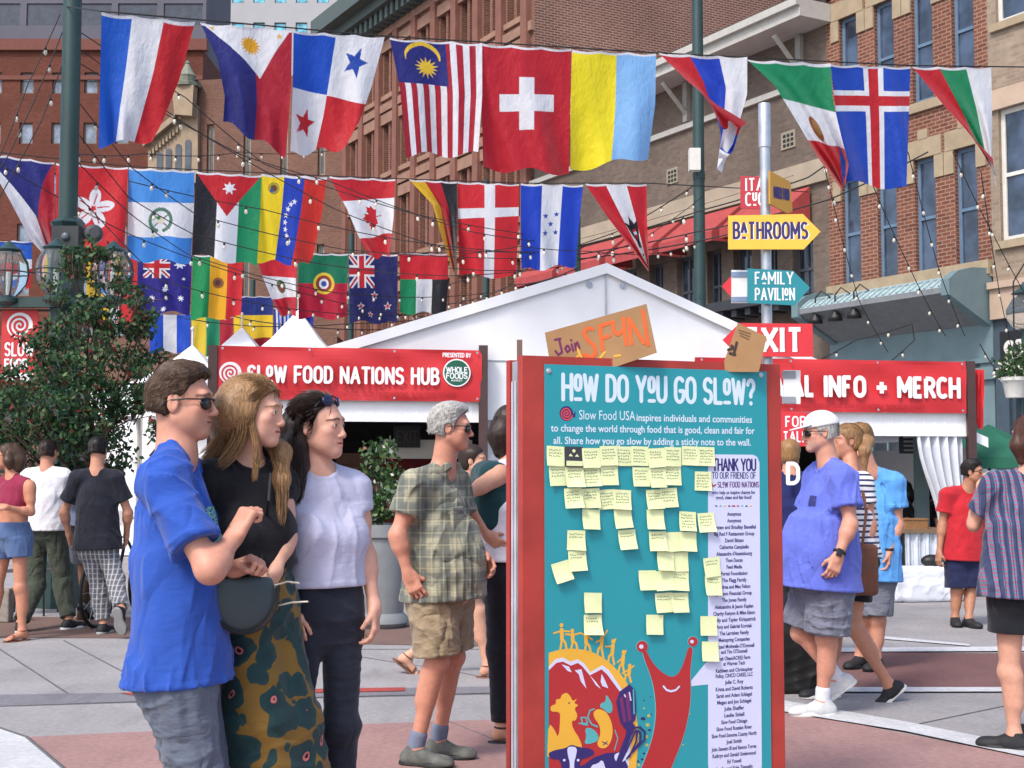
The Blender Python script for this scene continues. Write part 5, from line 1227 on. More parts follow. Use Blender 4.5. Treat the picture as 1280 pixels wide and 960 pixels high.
for i, x in enumerate(gx):
    yy = pp[1] - .17 if i != 1 else pp[1] - .34
    mb = MB(); mb.lathe((x, yy, zg - .26), [(.06, 0), (.13, .04), (.19, .14), (.215, .27), (.20, .38), (.15, .47), (.11, .51)], 18); gl_ = mb.build('lamp_globe', GLOBE, lamp, True)
    mb = MB(); mb.lathe((x, yy, zg - .37), [(.05, 0), (.14, .05), (.14, .09), (.06, .13)], 14); mb.lathe((x, yy, zg + .23), [(.13, 0), (.15, .03), (.08, .07), (.03, .12), (.0, .14)], 14)
    for k in range(6): t_ = k * math.pi / 3; mb.tube([(x + r_ * math.cos(t_), yy + r_ * math.sin(t_), zg - .26 + h_) for r_, h_ in ((.07, 0), (.195, .14), (.221, .27), (.205, .38), (.12, .51))], .009, 4)
    mb.tube([(x + .222 * math.cos(t), yy + .222 * math.sin(t), zg + .01) for t in np.linspace(0, 6.283, 19)], .008, 4, cap=False)
    mb.build('cage', GREENP, gl_, True, True)
    mb = MB(); mb.tube([(x, yy, zg - .25), (x, yy, zg + .02)], .028, 8); mb.build('lamp_tube', WHITEP, gl_)
def street_banner(label, px0, px1, py0, py1, D):
    a, c = P(px0, py0, D), P(px1, py1, D); t = empty('street_banner', ((a[0] + c[0]) / 2, D, c[2])); tag(t, label, 'banner')
    mb = MB(); mb.box(a[0], c[0], D - .008, D, c[2], a[2]); mb.build('banner_cloth', REDV, t)
    X, Yv = np.array([1., 0, 0]), np.array([0, -1., 0]); w = c[0] - a[0]; o = np.array([(a[0] + c[0]) / 2, D - .009, 0])
    mb = MB(); cc = o + ZV * (a[2] - w * .42); mb.lathe(cc, [(w * .36, 0), (w * .36, .001)], 20, axis=Yv); mb.build('snail_emblem', WTXT, t); mb = MB(); spiral(mb, cc + Yv * .002, X, ZV, Yv, w * .33, w * .07); mb.build('emblem_line', REDV, t)
    mb = MB(); y = a[2] - w * 1.25
    for s_, h_ in (('SLOW', .34), ('FOOD', .25), ('NATIONS', .22)):
        stroke_text(mb, s_, o + Yv * .001 - X * w * .38 + ZV * y, X, ZV, Yv, w * h_, w * .055, total=w * (.76 if s_ != 'FOOD' else .6), gap=.3); y -= w * .36
    mb.build('lettering', WTXT, t)
    mb = MB()
    for z in (a[2], c[2]): mb.tube([(a[0] - .05, D + .01, z), (c[0] + .35, D + .01, z)], .014, 6)
    mb.build('rod', GREENP, t)
street_banner('narrow red street banner with a white spiral on the lamp post arm', 3, 46, 388, 488, DLP - .1)
pole('dark green cable pole behind the BATHROOMS sign', 877, 24.5, .105, 11, (6.8, 4.6))
mb = MB(); p = P(868, 200, 24.3); mb.box(p[0] - .1, p[0] + .1, p[1] - .1, p[1] + .1, p[2] - .2, p[2] + .2); tag(mb.build('junction_box', WHITEP), 'pale junction box strapped to the right cable pole', 'box')
pole('dark green pole behind the red flag with a white cross', 607, 36, .09, 9.3)
pole('slim dark green pole behind the red maple leaf flag', 437, 38, .085, 8.2)
pole('slim dark green pole behind the small green yellow red flag', 313, 36, .075, 6.6)
pole('slim dark green pole right behind the tent peak', 723, 20.7, .048, 5.4)
# ------------------------------------------------------------------ flags
def flag_mat():
    n = NT('printed flag cloth'); at = n.add('ShaderNodeAttribute', attribute_name='col'); vec = n.coord('Object')
    n.l(at.outputs[0], n.p.inputs['Base Color']); n.p.inputs['Roughness'].default_value = .55; n.p.inputs['Sheen Weight'].default_value = .2; n.p.inputs['Specular IOR Level'].default_value = .3
    w = n.noise(n.coord('Object', (3.2, 3.2, 1.6), (0, 0.5, 0)), 3.0, 4, .6); n.bump(w, .55, .05)
    t = n.add('ShaderNodeBsdfTranslucent'); n.l(at.outputs[0], t.inputs[0]); mx = n.add('ShaderNodeMixShader'); mx.inputs[0].default_value = .38
    n.l(n.p.outputs[0], mx.inputs[1]); n.l(t.outputs[0], mx.inputs[2]); n.l(mx.outputs[0], n.out.inputs[0]); return n.m
FLAGM = flag_mat()
R_, B_, W_, Y_, GR_, BK_, NV_, LB_ = (196, 34, 46), (24, 82, 196), (232, 234, 240), (246, 222, 40), (20, 138, 92), (28, 30, 40), (38, 42, 122), (128, 184, 236)
DR_ = (172, 28, 50)
class Art:
    def __init__(s, nx, ny): s.u, s.v = np.meshgrid(np.linspace(0, 1, nx), np.linspace(0, 1, ny)); s.c = np.zeros(s.u.shape + (3,)); s.A = 1.32
    def fill(s, m, rgb): s.c[np.broadcast_to(m, s.u.shape)] = lin(rgb)[:3]; return s
    def vert(s, *st):
        e = 0
        for w, c in st: s.fill((s.u >= e - 1e-6) & (s.u <= e + w + 1e-6), c); e += w
        return s
    def horz(s, *st):
        e = 0
        for w, c in st: s.fill((s.v >= e - 1e-6) & (s.v <= e + w + 1e-6), c); e += w
        return s
    def disc(s, cu, cv, r, rgb, r0=0):
        d = np.hypot(s.u - cu, (s.v - cv) * s.A); return s.fill((d <= r) & (d >= r0), rgb)
    def star(s, cu, cv, r, n, rgb, rot=0, inner=.42):
        x, y = s.u - cu, -(s.v - cv) * s.A; d = np.hypot(x, y); th = (np.arctan2(x, y) - rad(rot)) % (2 * math.pi / n); th = np.minimum(th, 2 * math.pi / n - th)
        a = math.pi / n; p0 = np.array([r, 0.]); p1 = np.array([r * inner * math.cos(a), r * inner * math.sin(a)]); e = p1 - p0; nn = np.array([e[1], -e[0]]); nn = -nn if nn @ p0 < 0 else nn
        return s.fill((d * np.cos(th) - p0[0]) * nn[0] + (d * np.sin(th)) * nn[1] <= 0, rgb)
    def poly(s, pts, rgb):
        m = np.zeros(s.u.shape, bool); n = len(pts); j = n - 1
        for i in range(n):
            (xi, yi), (xj, yj) = pts[i], pts[j]; c = ((yi > s.v) != (yj > s.v)) & (s.u < (xj - xi) * (s.v - yi) / (yj - yi + 1e-12) + xi); m ^= c; j = i
        return s.fill(m, rgb)
    def line(s, pts, w, rgb):
        m = np.zeros(s.u.shape, bool)
        for a, b in zip(pts[:-1], pts[1:]):
            a = np.array(a) * (1, s.A); b = np.array(b) * (1, s.A); d = b - a; L = d @ d + 1e-9; x, y = s.u - a[0], s.v * s.A - a[1]; t = np.clip((x * d[0] + y * d[1]) / L, 0, 1); m |= np.hypot(x - t * d[0], y - t * d[1]) < w / 2
        return s.fill(m, rgb)
def union(a, u0, u1, v0, v1):      # crosses of the small canton
    m = (a.u >= u0) & (a.u <= u1) & (a.v >= v0) & (a.v <= v1); x = (a.u - u0) / (u1 - u0); y = (a.v - v0) / (v1 - v0)
    a.fill(m, (34, 40, 110)); dg = np.minimum(np.abs(x - y), np.abs(x + y - 1)); a.fill(m & (dg < .13), W_); a.fill(m & (dg < .05), R_)
    c = np.minimum(np.abs(x - .5), np.abs(y - .5)); a.fill(m & (c < .17), W_); a.fill(m & (c < .10), R_)
def d_philip(a): a.vert((.5, NV_), (.5, DR_)); a.poly([(0, -.01), (1, -.01), (.56, .46)], W_); a.star(.50, .17, .125, 16, (232, 170, 40), 0, .62); a.star(.11, .03, .04, 5, (232, 190, 60)); a.star(.86, .06, .04, 5, (232, 190, 60))
def d_panama(a): a.fill(a.u < 9, W_); a.fill((a.u < .47) & (a.v < .5), B_); a.fill((a.u > .47) & (a.v > .5), R_); a.star(.74, .19, .15, 5, (30, 72, 170), 12); a.star(.20, .75, .16, 5, R_, 8)
def d_malay(a):
    k = np.floor(a.u * 14 + .001).astype(int); a.fill(k % 2 == 0, DR_); a.fill(k % 2 == 1, W_); m = (a.u < .60) & (a.v < .44); a.fill(m, NV_)
    d0 = np.hypot(a.u - .33, (a.v - .165) * a.A); d1 = np.hypot(a.u - .325, (a.v - .20) * a.A); a.fill((d0 < .20) & (d1 > .185) & (a.v < .2), (240, 200, 60)); a.star(.36, .275, .14, 14, (240, 200, 60), 0, .5)
def d_swiss(a): a.fill(a.u < 9, (190, 30, 48)); a.fill((np.abs(a.u - .51) < .085) & (np.abs(a.v - .485) < .215), W_); a.fill((np.abs(a.u - .51) < .305) & (np.abs(a.v - .485) < .068), W_)
def d_mexico(a): a.horz((.33, GR_), (.28, W_), (.39, R_)); a.disc(.42, .50, .12, (150, 90, 50)); a.disc(.44, .48, .07, (176, 130, 80))
def d_ice(a):
    a.fill(a.u < 9, (26, 74, 186)); a.fill((np.abs(a.u - .53) < .125) | (np.abs(a.v - .325) < .095), W_); a.fill((np.abs(a.u - .53) < .062) | (np.abs(a.v - .325) < .047), R_)
def d_czech(a): a.vert((.45, W_), (.55, DR_)); a.poly([(-.01, -.01), (1.01, -.01), (.48, .55)], NV_)
def d_hk(a):
    a.fill(a.u < 9, (206, 40, 50))
    for k in range(5):
        t = rad(72 * k + 8); cx, cy = .53 + .17 * math.sin(t), .50 - .17 * math.cos(t) / a.A; 
        x, y = a.u - cx, (a.v - cy) * a.A; p = x * math.sin(t) - y * math.cos(t); q = x * math.cos(t) + y * math.sin(t); a.fill((p / .135) ** 2 + (q / .082) ** 2 < 1, W_)
        a.line([(.53 + .06 * math.sin(t), .5 - .06 * math.cos(t) / a.A), (.53 + .22 * math.sin(t + .1), .5 - .22 * math.cos(t + .1) / a.A)], .018, R_)
def d_guat(a):
    a.horz((.36, (72, 146, 226)), (.37, W_), (.27, (64, 140, 224)))
    for k in range(26):
        t = 6.28 * k / 26; 
        if 1.3 < t < 1.85: continue
        a.disc(.5 + .16 * math.cos(t), .55 + .16 * math.sin(t) / a.A, .028, (84, 128, 108))
    a.line([(.36, .64), (.64, .47)], .02, (96, 110, 100)); a.line([(.64, .64), (.36, .47)], .02, (96, 110, 100)); a.disc(.5, .55, .06, (220, 214, 190)); a.disc(.47, .52, .03, (60, 130, 80))
def d_jordan(a): a.vert((.34, BK_), (.33, W_), (.33, GR_)); a.poly([(-.01, -.01), (1.01, -.01), (.5, .50)], R_); a.star(.52, .17, .11, 7, W_, 0, .5)
def d_venez(a):
    a.vert((.35, (244, 214, 40)), (.31, (28, 64, 180)), (.34, (206, 48, 40))); a.disc(.2, .15, .09, (176, 160, 60)); a.disc(.2, .15, .05, (110, 70, 50)); a.disc(.17, .18, .03, (60, 90, 160))
    for k in range(8): t = rad(-70 + k * 20 + 180); a.star(.60 + .17 * math.cos(t) , .44 + .26 * math.sin(t) / a.A, .042, 5, W_)
def d_canada(a):
    a.horz((.25, R_), (.46, W_), (.29, R_)); pts = [(0, .5), (.10, .30), (.20, .36), (.16, .12), (.30, .22), (.34, .15), (.48, .18), (.42, .02), (.50, -.03), (.30, -.20), (.34, -.28), (.02, -.22), (.02, -.5), (-.02, -.5), (-.02, -.22)]
    full = pts[:13] + [(-x, y) for x, y in reversed(pts[1:13])]
    a.poly([(.48 - .46 * y, .47 + .30 * x) for x, y in full], R_)
def d_germ(a): a.vert((.32, (226, 180, 40)), (.33, (186, 30, 48)), (.35, BK_))
def d_den(a): a.fill(a.u < 9, (208, 38, 50)); a.fill((np.abs(a.u - .52) < .085) | (np.abs(a.v - .345) < .055), W_)
def d_hond(a):
    a.vert((.34, (24, 66, 190)), (.33, W_), (.33, (24, 66, 190)))
    for x, y in ((.42, .40), (.60, .38), (.51, .50), (.42, .60), (.60, .60)): a.star(x, y, .05, 5, (30, 70, 170))
def d_aus(a):
    a.vert((.33, (196, 30, 46)), (.34, W_), (.33, (196, 30, 46)))
    for p in ([(.32, .42), (.42, .46), (.46, .42), (.5, .36), (.54, .42), (.58, .46), (.70, .42), (.66, .56), (.58, .66), (.60, .74), (.42, .74), (.44, .66), (.36, .58)],): a.poly(p, BK_)
    a.poly([(.45, .52), (.57, .52), (.56, .61), (.51, .65), (.46, .61)], (200, 40, 50)); a.poly([(.45, .55), (.57, .55), (.57, .585), (.45, .585)], W_)
def d_austral(a):
    a.fill(a.u < 9, (40, 34, 130)); union(a, .10, .60, .0, .46); a.star(.78, .20, .13, 7, W_, 0, .45)
    for x, y, r in ((.28, .78, .07), (.52, .64, .07), (.82, .78, .07), (.86, .48, .045), (.5, .94, .06)): a.star(x, y, r, 7, W_, 0, .45)
def d_bol(a): a.vert((.35, (20, 140, 80)), (.34, (240, 176, 40)), (.31, (206, 40, 50))); a.disc(.52, .42, .11, (150, 90, 50)); a.disc(.52, .42, .06, (90, 60, 60))
def d_peru(a): a.horz((.33, (206, 40, 56)), (.33, W_), (.34, (196, 34, 56))); a.disc(.50, .48, .14, (90, 120, 80)); a.disc(.5, .5, .09, (150, 70, 60))
def d_port(a): a.horz((.43, (20, 116, 84)), (.57, (178, 26, 56))); a.disc(.52, .44, .215, (226, 200, 60)); a.disc(.52, .44, .16, (150, 60, 50)); a.disc(.52, .44, .10, W_); a.disc(.52, .44, .055, (60, 80, 160)); a.disc(.52, .44, .215, (226, 200, 60), .19)
def d_nz(a):
    a.fill(a.u < 9, (30, 34, 96)); union(a, .0, .52, .0, .50)
    for x, y, r in ((.52, .60, .08), (.24, .78, .09), (.80, .77, .09), (.44, .88, .06)): a.star(x, y, r, 5, W_); a.star(x, y, r * .7, 5, (200, 30, 50))
def d_uae(a): a.vert((.34, (20, 140, 90)), (.33, W_), (.33, BK_)); a.fill(a.v < .42, (208, 36, 50))
def stripes(*st): return lambda a: a.vert(*st)
def hstripes(*st): return lambda a: a.horz(*st)
def d_greek(a): k = np.floor(a.u * 9).astype(int); a.fill(k % 2 == 0, (28, 70, 190)); a.fill(k % 2 == 1, W_)
def d_ecu(a): a.horz((.40, (36, 52, 130)), (.40, (244, 204, 50)), (.20, (150, 24, 40)))
FLAGS = [
 # label, left edge [(x,y)...], right edge [(x,y)...], D left, D right, design, res
 ('tall blue white and red striped flag at the left end of the front string', [(127, 15), (125, 100), (123, 182)], [(244, 27), (224, 100), (203, 152), (190, 175)], 13.0, 13.3, stripes((.33, (32, 96, 204)), (.34, W_), (.33, R_)), (90, 120)),
 ('blue and crimson flag with a yellow sun on a white triangle', [(250, 28), (272, 74), (281, 120), (279, 152)], [(365, 37), (364, 110), (357, 194)], 13.3, 13.6, d_philip, (120, 150)),
 ('quartered blue white and red flag with a blue star and a red star', [(367, 38), (366, 110), (363, 193)], [(481, 46), (464, 110), (450, 150), (431, 185)], 13.6, 13.9, d_panama, (110, 140)),
 ('red and white striped flag with a yellow crescent on a dark blue corner', [(487, 47), (500, 110), (508, 194)], [(603, 54), (603, 120), (598, 193)], 13.9, 14.15, d_malay, (150, 140)),
 ('square red flag with a broad white plus cross in the front string', [(602, 54), (602, 130), (604, 211)], [(714, 61), (713, 130), (711, 216)], 14.15, 14.4, d_swiss, (110, 140)),
 ('yellow and pale blue two tone flag in the front string', [(715, 62), (713, 140), (713, 213)], [(820, 67), (819, 130), (810, 196)], 14.4, 14.65, stripes((.53, (246, 228, 40)), (.47, (134, 186, 238))), (80, 100)),
 ('twisted red blue and white flag beside the yellow and pale blue one', [(823, 66), (860, 102), (898, 131), (933, 149)], [(934, 71), (934, 118), (916, 180), (896, 210), (902, 214)], 14.65, 14.9, stripes((.34, R_), (.34, (30, 70, 196)), (.32, W_)), (100, 120)),
 ('green white and red flag swept sideways with a brown emblem', [(933, 74), (968, 106), (1000, 158), (1022, 195), (1052, 234)], [(1038, 79), (1041, 125), (1052, 172), (1061, 205), (1056, 232)], 14.9, 15.1, d_mexico, (100, 120)),
 ('blue flag with a red and white cross before the brick building', [(1038, 80), (1046, 150), (1053, 228)], [(1138, 83), (1136, 150), (1133, 236)], 15.2, 15.4, d_ice, (110, 140)),
 ('red green and white flag swept sideways at the right end of the front string', [(1140, 83), (1180, 132), (1212, 168), (1241, 200)], [(1239, 84), (1240, 140), (1240, 200), (1246, 236)], 15.4, 15.7, stripes((.34, R_), (.34, (28, 140, 92)), (.32, W_)), (90, 110)),
 ('white and crimson flag with a blue top triangle at the left frame edge', [(-22, 190), (12, 250), (38, 300), (52, 318)], [(68, 203), (68, 260), (72, 318)], 17.7, 17.9, d_czech, (90, 110)),
 ('red flag with a white five petal flower behind the thick pole', [(70, 204), (70, 260), (72, 322)], [(160, 209), (158, 260), (155, 318)], 17.9, 18.2, d_hk, (110, 130)),
 ('light blue and white banded flag with a green wreath', [(161, 209), (160, 270), (159, 325)], [(243, 213), (242, 270), (238, 328)], 18.2, 18.4, d_guat, (110, 130)),
 ('black white and green flag with a red triangle and white star', [(245, 214), (242, 270), (240, 318)], [(327, 219), (325, 270), (321, 333)], 18.4, 18.65, d_jordan, (100, 120)),
 ('yellow blue and red flag with an arc of white stars', [(327, 217), (325, 270), (321, 326)], [(409, 221), (402, 270), (391, 322), (386, 331)], 18.65, 18.9, d_venez, (130, 150)),
 ('red and white flag with a red maple leaf swept sideways', [(411, 220), (434, 262), (448, 296), (461, 322)], [(494, 224), (492, 270), (487, 320)], 18.9, 19.1, d_canada, (120, 140)),
 ('gold red and black flag curling at its left edge', [(511, 224), (541, 256), (553, 300), (567, 341)], [(571, 227), (571, 280), (569, 341)], 19.15, 19.3, d_germ, (60, 100)),
 ('red flag with a thin white cross in the second string', [(572, 227), (573, 285), (574, 344)], [(649, 230), (648, 280), (645, 347)], 19.35, 19.55, d_den, (90, 110)),
 ('blue white blue vertical flag with five small stars', [(651, 229), (651, 280), (652, 338)], [(729, 231), (724, 280), (719, 332)], 19.55, 19.8, d_hond, (100, 120)),
 ('red white red flag with a black eagle swept sideways', [(731, 229), (760, 272), (786, 306), (810, 336)], [(808, 230), (809, 280), (811, 337)], 19.8, 20.0, d_aus, (110, 130)),
 ('dark blue flag with a white star group and small crossed corner at left', [(173, 316), (172, 350), (171, 389)], [(240, 318), (239, 350), (237, 392)], 24.0, 24.2, d_austral, (110, 130)),
 ('small green yellow and red vertical flag with a round emblem', [(241, 318), (240, 360), (238, 400)], [(304, 321), (303, 360), (301, 396)], 24.2, 24.4, d_bol, (80, 100)),
 ('small red white red flag with a round crest swept sideways', [(320, 320), (328, 345), (340, 375), (350, 394)], [(370, 324), (370, 360), (370, 394)], 24.45, 24.6, d_peru, (80, 100)),
 ('green over red flag with a round yellow emblem', [(373, 316), (373, 360), (373, 397)], [(435, 317), (434, 360), (433, 398)], 24.6, 24.8, d_port, (100, 120)),
 ('dark blue flag with red edged stars and a small crossed corner', [(436, 317), (437, 360), (437, 402)], [(497, 318), (497, 360), (496, 404)], 24.85, 25.05, d_nz, (120, 130)),
 ('small red topped flag with green white and black stripes', [(499, 316), (500, 355), (500, 392)], [(560, 317), (560, 355), (558, 391)], 25.1, 25.3, d_uae, (80, 100)),
 ('small blue and red cloth flag at the left frame edge', [(-30, 300), (-30, 330), (-30, 360)], [(40, 301), (40, 330), (38, 362)], 23.4, 23.6, hstripes((.4, (40, 96, 200)), (.2, W_), (.4, R_)), (40, 50)),
 ('red flag mostly hidden behind the tree leaves', [(108, 318), (108, 360), (108, 400)], [(170, 318), (172, 360), (170, 404)], 23.8, 24.0, stripes((.45, (236, 190, 50)), (.2, W_), (.35, R_)), (50, 60)),
 ('far blue white blue vertical flag above the tree', [(187, 392), (187, 420), (187, 440)], [(238, 392), (238, 420), (238, 440)], 33, 33.2, stripes((.33, (30, 80, 200)), (.34, W_), (.33, (30, 80, 200))), (50, 60)),
 ('far yellow green and red vertical flag above the snail banner', [(239, 394), (240, 420), (240, 447)], [(291, 396), (291, 420), (290, 447)], 33.2, 33.4, stripes((.36, (236, 206, 60)), (.32, (40, 150, 110)), (.32, (186, 40, 60))), (50, 60)),
 ('far dark blue over yellow flag above the snail banner', [(292, 370), (292, 400), (293, 437)], [(341, 370), (341, 400), (340, 437)], 33.4, 33.6, d_ecu, (50, 60)),
 ('far blue and white thin striped flag behind the white peaked tent', [(342, 385), (343, 410), (343, 438)], [(364, 385), (364, 410), (362, 430)], 33.6, 33.7, d_greek, (60, 50)),
 ('far plain blue flag right of the tallest peaked tent', [(366, 385), (366, 400), (367, 420)], [(392, 386), (392, 400), (391, 412)], 33.7, 33.9, stripes((1.01, (44, 48, 150))), (30, 30)),
]
def lerp_path(pts, t, D):
    pts = np.array(pts, float); s = np.linspace(0, 1, len(pts)); return np.interp(t, s, pts[:, 0]), np.interp(t, s, pts[:, 1])
def smooth_path(pts, m):
    t = np.linspace(0, 1, m); x, y = lerp_path(pts, t, 0)
    for _ in range(6):
        x[1:-1] = x[1:-1] * .5 + .25 * (x[2:] + x[:-2]); y[1:-1] = y[1:-1] * .5 + .25 * (y[2:] + y[:-2])
    return x, y
for fi, (lb, LE, RE, D0, D1, design, (nx, ny)) in enumerate(FLAGS):
    nx, ny = int(nx * 1.25), int(ny * 1.25)
    a = Art(nx, ny); design(a); a.c *= .87; a.c[a.v < .022] = lin((214, 214, 220))[:3]
    r = np.random.default_rng(fi + 3); lx, ly = smooth_path(LE, ny); rx, ry = smooth_path(RE, ny); u, v = a.u, a.v
    X = lx[:, None] * (1 - u) + rx[:, None] * u; Y = ly[:, None] * (1 - u) + ry[:, None] * u
    bot = v ** 3; px_w = RE[0][0] - LE[0][0]
    Y = Y + bot * px_w * .035 * np.sin(u * r.uniform(7, 12) + r.uniform(0, 6)) + (1 - v) * (px_w * .02) * np.abs(np.sin(u * math.pi * 3)) * (1 - v) ** 6
    D = D0 + (D1 - D0) * u
    amp = .075 * v ** .7
    sw = abs((RE[-1][0] - LE[-1][0])) / px_w; tw = (1 - sw)
    D = D + amp * (np.sin(u * r.uniform(5, 8) + v * r.uniform(-3, 3) + r.uniform(0, 6)) + .55 * np.sin(u * r.uniform(11, 16) + v * r.uniform(-6, 2) + r.uniform(0, 6))) + .35 * tw * v * np.sin(u * 3.1 + .4) + .06 * tw * v * np.sin(u * 17 - v * 9) - (.22 * (1 - u) * v ** 1.5 if fi in (6, 9) else 0)
    vx_, vy_ = (X - 640) / FPX, (480 - Y) / FPX
    ry_ = _F[1] + vy_ * _U[1]; t = D / ry_
    pos = np.stack([vx_ * t, D, CAMH + (_F[2] + vy_ * _U[2]) * t], -1).reshape(-1, 3)
    i = np.arange(ny - 1)[:, None] * nx + np.arange(nx - 1)[None, :]; F = np.stack([i, i + nx, i + nx + 1, i + 1], -1).reshape(-1, 4)
    me = mesh_vf('flag', pos, F); set_col(me, a.c.reshape(-1, 3)); o = link('flag', me, FLAGM); tag(o, lb, 'flag', 'country flags hung on strings across the street')
# ------------------------------------------------------------------ cables and string lights
CABLE = paint('black cable', (20, 20, 22), .6, .1)
def cable(label, pts, r=.008, sag=0.0, name='cable', n=14, group='cables the flags hang from'):
    mb = MB(); Q = []
    for i in range(len(pts) - 1):
        a, b_ = P(*pts[i]), P(*pts[i + 1]); L = np.linalg.norm(b_ - a)
        for k in range(n + (i == len(pts) - 2)):
            t = k / n; Q.append(a * (1 - t) + b_ * t - ZV * sag * L * 4 * t * (1 - t))
    mb.tube(Q, r, 5); o = mb.build(name, CABLE, None, True)
    if label: tag(o, label, 'cable', group)
    return o, Q
cable('cable carrying the front string of flags', [(82, 8, 15), (127, 14, 13.0), (480, 45, 13.9), (820, 66, 14.65), (1138, 82, 15.4), (1300, 84, 16)])
cable('cable carrying the second string of flags', [(-60, 184, 17.6), (160, 208, 18.2), (410, 220, 18.9), (650, 229, 19.6), (810, 229, 20), (1010, 240, 21.5)])
cable('cable carrying the third string of flags', [(-60, 298, 23.2), (170, 316, 24), (320, 319, 24.45), (436, 316, 24.85), (562, 316, 25.3), (722, 312, 27)])
cable('cable carrying the far string of flags', [(100, 392, 32.5), (240, 393, 33.2), (292, 369, 33.4), (395, 385, 34), (600, 392, 36)])
cable('thin power cable crossing behind the swept flags', [(720, 300, 33), (1004, 215, 33), (1130, 205, 30), (1300, 235, 28)], .006, .01)
# one bulb with its socket, copied along every string
mbb = MB(); mbb.lathe((0, 0, -.045), [(.012, 0), (.016, .01), (.016, .04), (.008, .05)], 6, 0); mbb.lathe((0, 0, -.115), [(.004, 0), (.019, .012), (.026, .032), (.022, .055), (.013, .072)], 8, 1)
bulb0 = mbb.build('bulb', [CABLE, paint('white frosted bulb', (206, 200, 184), .2, .06)], None, True); bulb_me = bulb0.data; bpy.data.objects.remove(bulb0)
def string_lights(label, pts, sag=.03, spacing=.6, r=.006, scale=1.0):
    o, Q = cable(None, pts, r, sag, 'string_light', 10); tag(o, label, 'string lights', 'strings of white bulbs over the street'); acc = spacing * .5
    for a, b_ in zip(Q[:-1], Q[1:]):
        L = np.linalg.norm(b_ - a)
        while acc < L:
            p = a + (b_ - a) * acc / L; c = bpy.data.objects.new('bulb', bulb_me); COL.objects.link(c); c.location = V(p); c.scale = (scale,) * 3; c.rotation_euler = (random.uniform(-.25, .25), random.uniform(-.25, .25), 0); attach(c, o); acc += spacing
        acc -= L
HUBP = (722, 316, 20.4)
LS = [([(85, 30, 15), (232, 122, 15.8), (330, 205, 16.6), (520, 268, 18.2), (722, 300, 20.4)], 'topmost run from the thick left pole'),
      ([(85, 70, 15), (300, 193, 16.2), (410, 226, 17), (590, 290, 18.6), (722, 305, 20.4)], 'the run crossing the yellow blue and red flag'),
      ([(85, 110, 15), (165, 210, 15.6), (245, 268, 16.2), (430, 312, 17.4), (722, 322, 20.4)], 'the run crossing the upper corner of the wreath flag'),
      ([(85, 150, 15), (160, 246, 15.4), (240, 292, 16), (400, 330, 17), (560, 345, 18.4), (722, 330, 20.4)], 'the run crossing the wreath of the light blue flag'),
      ([(85, 190, 15), (160, 265, 15.6), (235, 318, 16.6), (420, 366, 20), (610, 366, 26)], 'the run crossing the lower edge of the wreath flag'),
      ([(85, 230, 15), (200, 350, 17), (400, 390, 22), (560, 388, 28)], 'the run crossing the small star group flag'),
      ([(722, 308, 20.4), (880, 262, 19.8), (1010, 222, 19.2), (1034, 205, 19)], 'the run rising from the slim pole over the red awnings'),
      ([(722, 318, 20.4), (870, 290, 20), (1035, 250, 19.4), (1160, 190, 18)], 'the run just over the red awnings to the right'),
      ([(722, 324, 20.4), (880, 300, 20.4), (1000, 268, 20)], 'the lowest run across the red awnings'),
      ([(1030, 206, 18), (1073, 374, 22), (1110, 440, 24)], 'the steep run at the left end of the teal awning'),
      ([(1090, 229, 17), (1135, 330, 19), (1182, 420, 22)], 'the steep run over the middle of the teal awning'),
      ([(1135, 190, 17), (1175, 341, 20), (1206, 420, 22)], 'the steep run over the right part of the teal awning'),
      ([(1191, 190, 17), (1240, 290, 19), (1300, 400, 21)], 'steep run from the last front flag to the right edge'),
      ([(1226, 214, 17), (1250, 370, 20), (1275, 480, 22)], 'the steep run nearest the right edge of the view'),
      ([(1015, 455, 26.5), (1070, 425, 26), (1140, 405, 26), (1143, 425, 26), (1115, 450, 26)], 'the loop draped under the teal awning'),
      ([(1225, 430, 25), (1250, 470, 23), (1300, 482, 22)], 'the short run beside the teal shop pier'),
      ([(75, 18, 15), (35, 105, 14.6), (0, 195, 14.2), (-60, 300, 13.6)], 'the steep run left of the thick pole, outer one'),
      ([(78, 40, 15), (45, 120, 14.6), (10, 195, 14.2), (-50, 280, 13.7)], 'the steep run left of the thick pole, inner one'),
      ([(78, 80, 15), (52, 150, 14.7), (20, 210, 14.4), (-50, 330, 13.7)], 'the steep run left of the thick pole, lowest one'),
      ([(-40, 180, 15.4), (70, 245, 15.8), (160, 292, 16.4), (330, 352, 19), (560, 398, 28)], 'the run crossing the red flower flag'),
      ([(80, 190, 15), (180, 192, 18), (300, 190, 22), (415, 188, 26)], 'the level run under the front string of flags'),
      ([(560, 335, 18.6), (650, 338, 19.6), (722, 326, 20.5), (800, 300, 22), (880, 244, 24.4)], 'the run from the right cable pole to the slim pole'),
      ([(877, 225, 24.5), (770, 290, 28), (640, 330, 30), (480, 378, 31)], 'run from the right cable pole down to the far flags'),
      ([(-40, 330, 21), (170, 352, 23), (310, 400, 27), (480, 412, 32)], 'the run hanging in front of the far flags'),
      ([(230, 398, 29), (320, 408, 30), (430, 405, 31), (560, 396, 32)], 'the low far run behind the peaked tents'),
      ([(420, 385, 30), (480, 398, 30.5), (560, 380, 31), (640, 356, 26), (722, 335, 20.5)], 'the run along the left tent roof edge')]
LS += [([(85, 50, 15), (240, 160, 15.8), (420, 262, 16.8), (560, 312, 18), (722, 312, 20.4)], 'run crossing the white leaf flag and the white cross flag'),
 ([(160, 226, 16), (330, 262, 16.6), (500, 300, 17.6), (722, 318, 20.4)], 'run crossing the second row just under its cable'),
 ([(570, 318, 18.4), (650, 308, 18.9), (735, 314, 19.5), (800, 318, 20), (878, 300, 24.4)], 'run crossing the blue white blue flag and the eagle flag')]
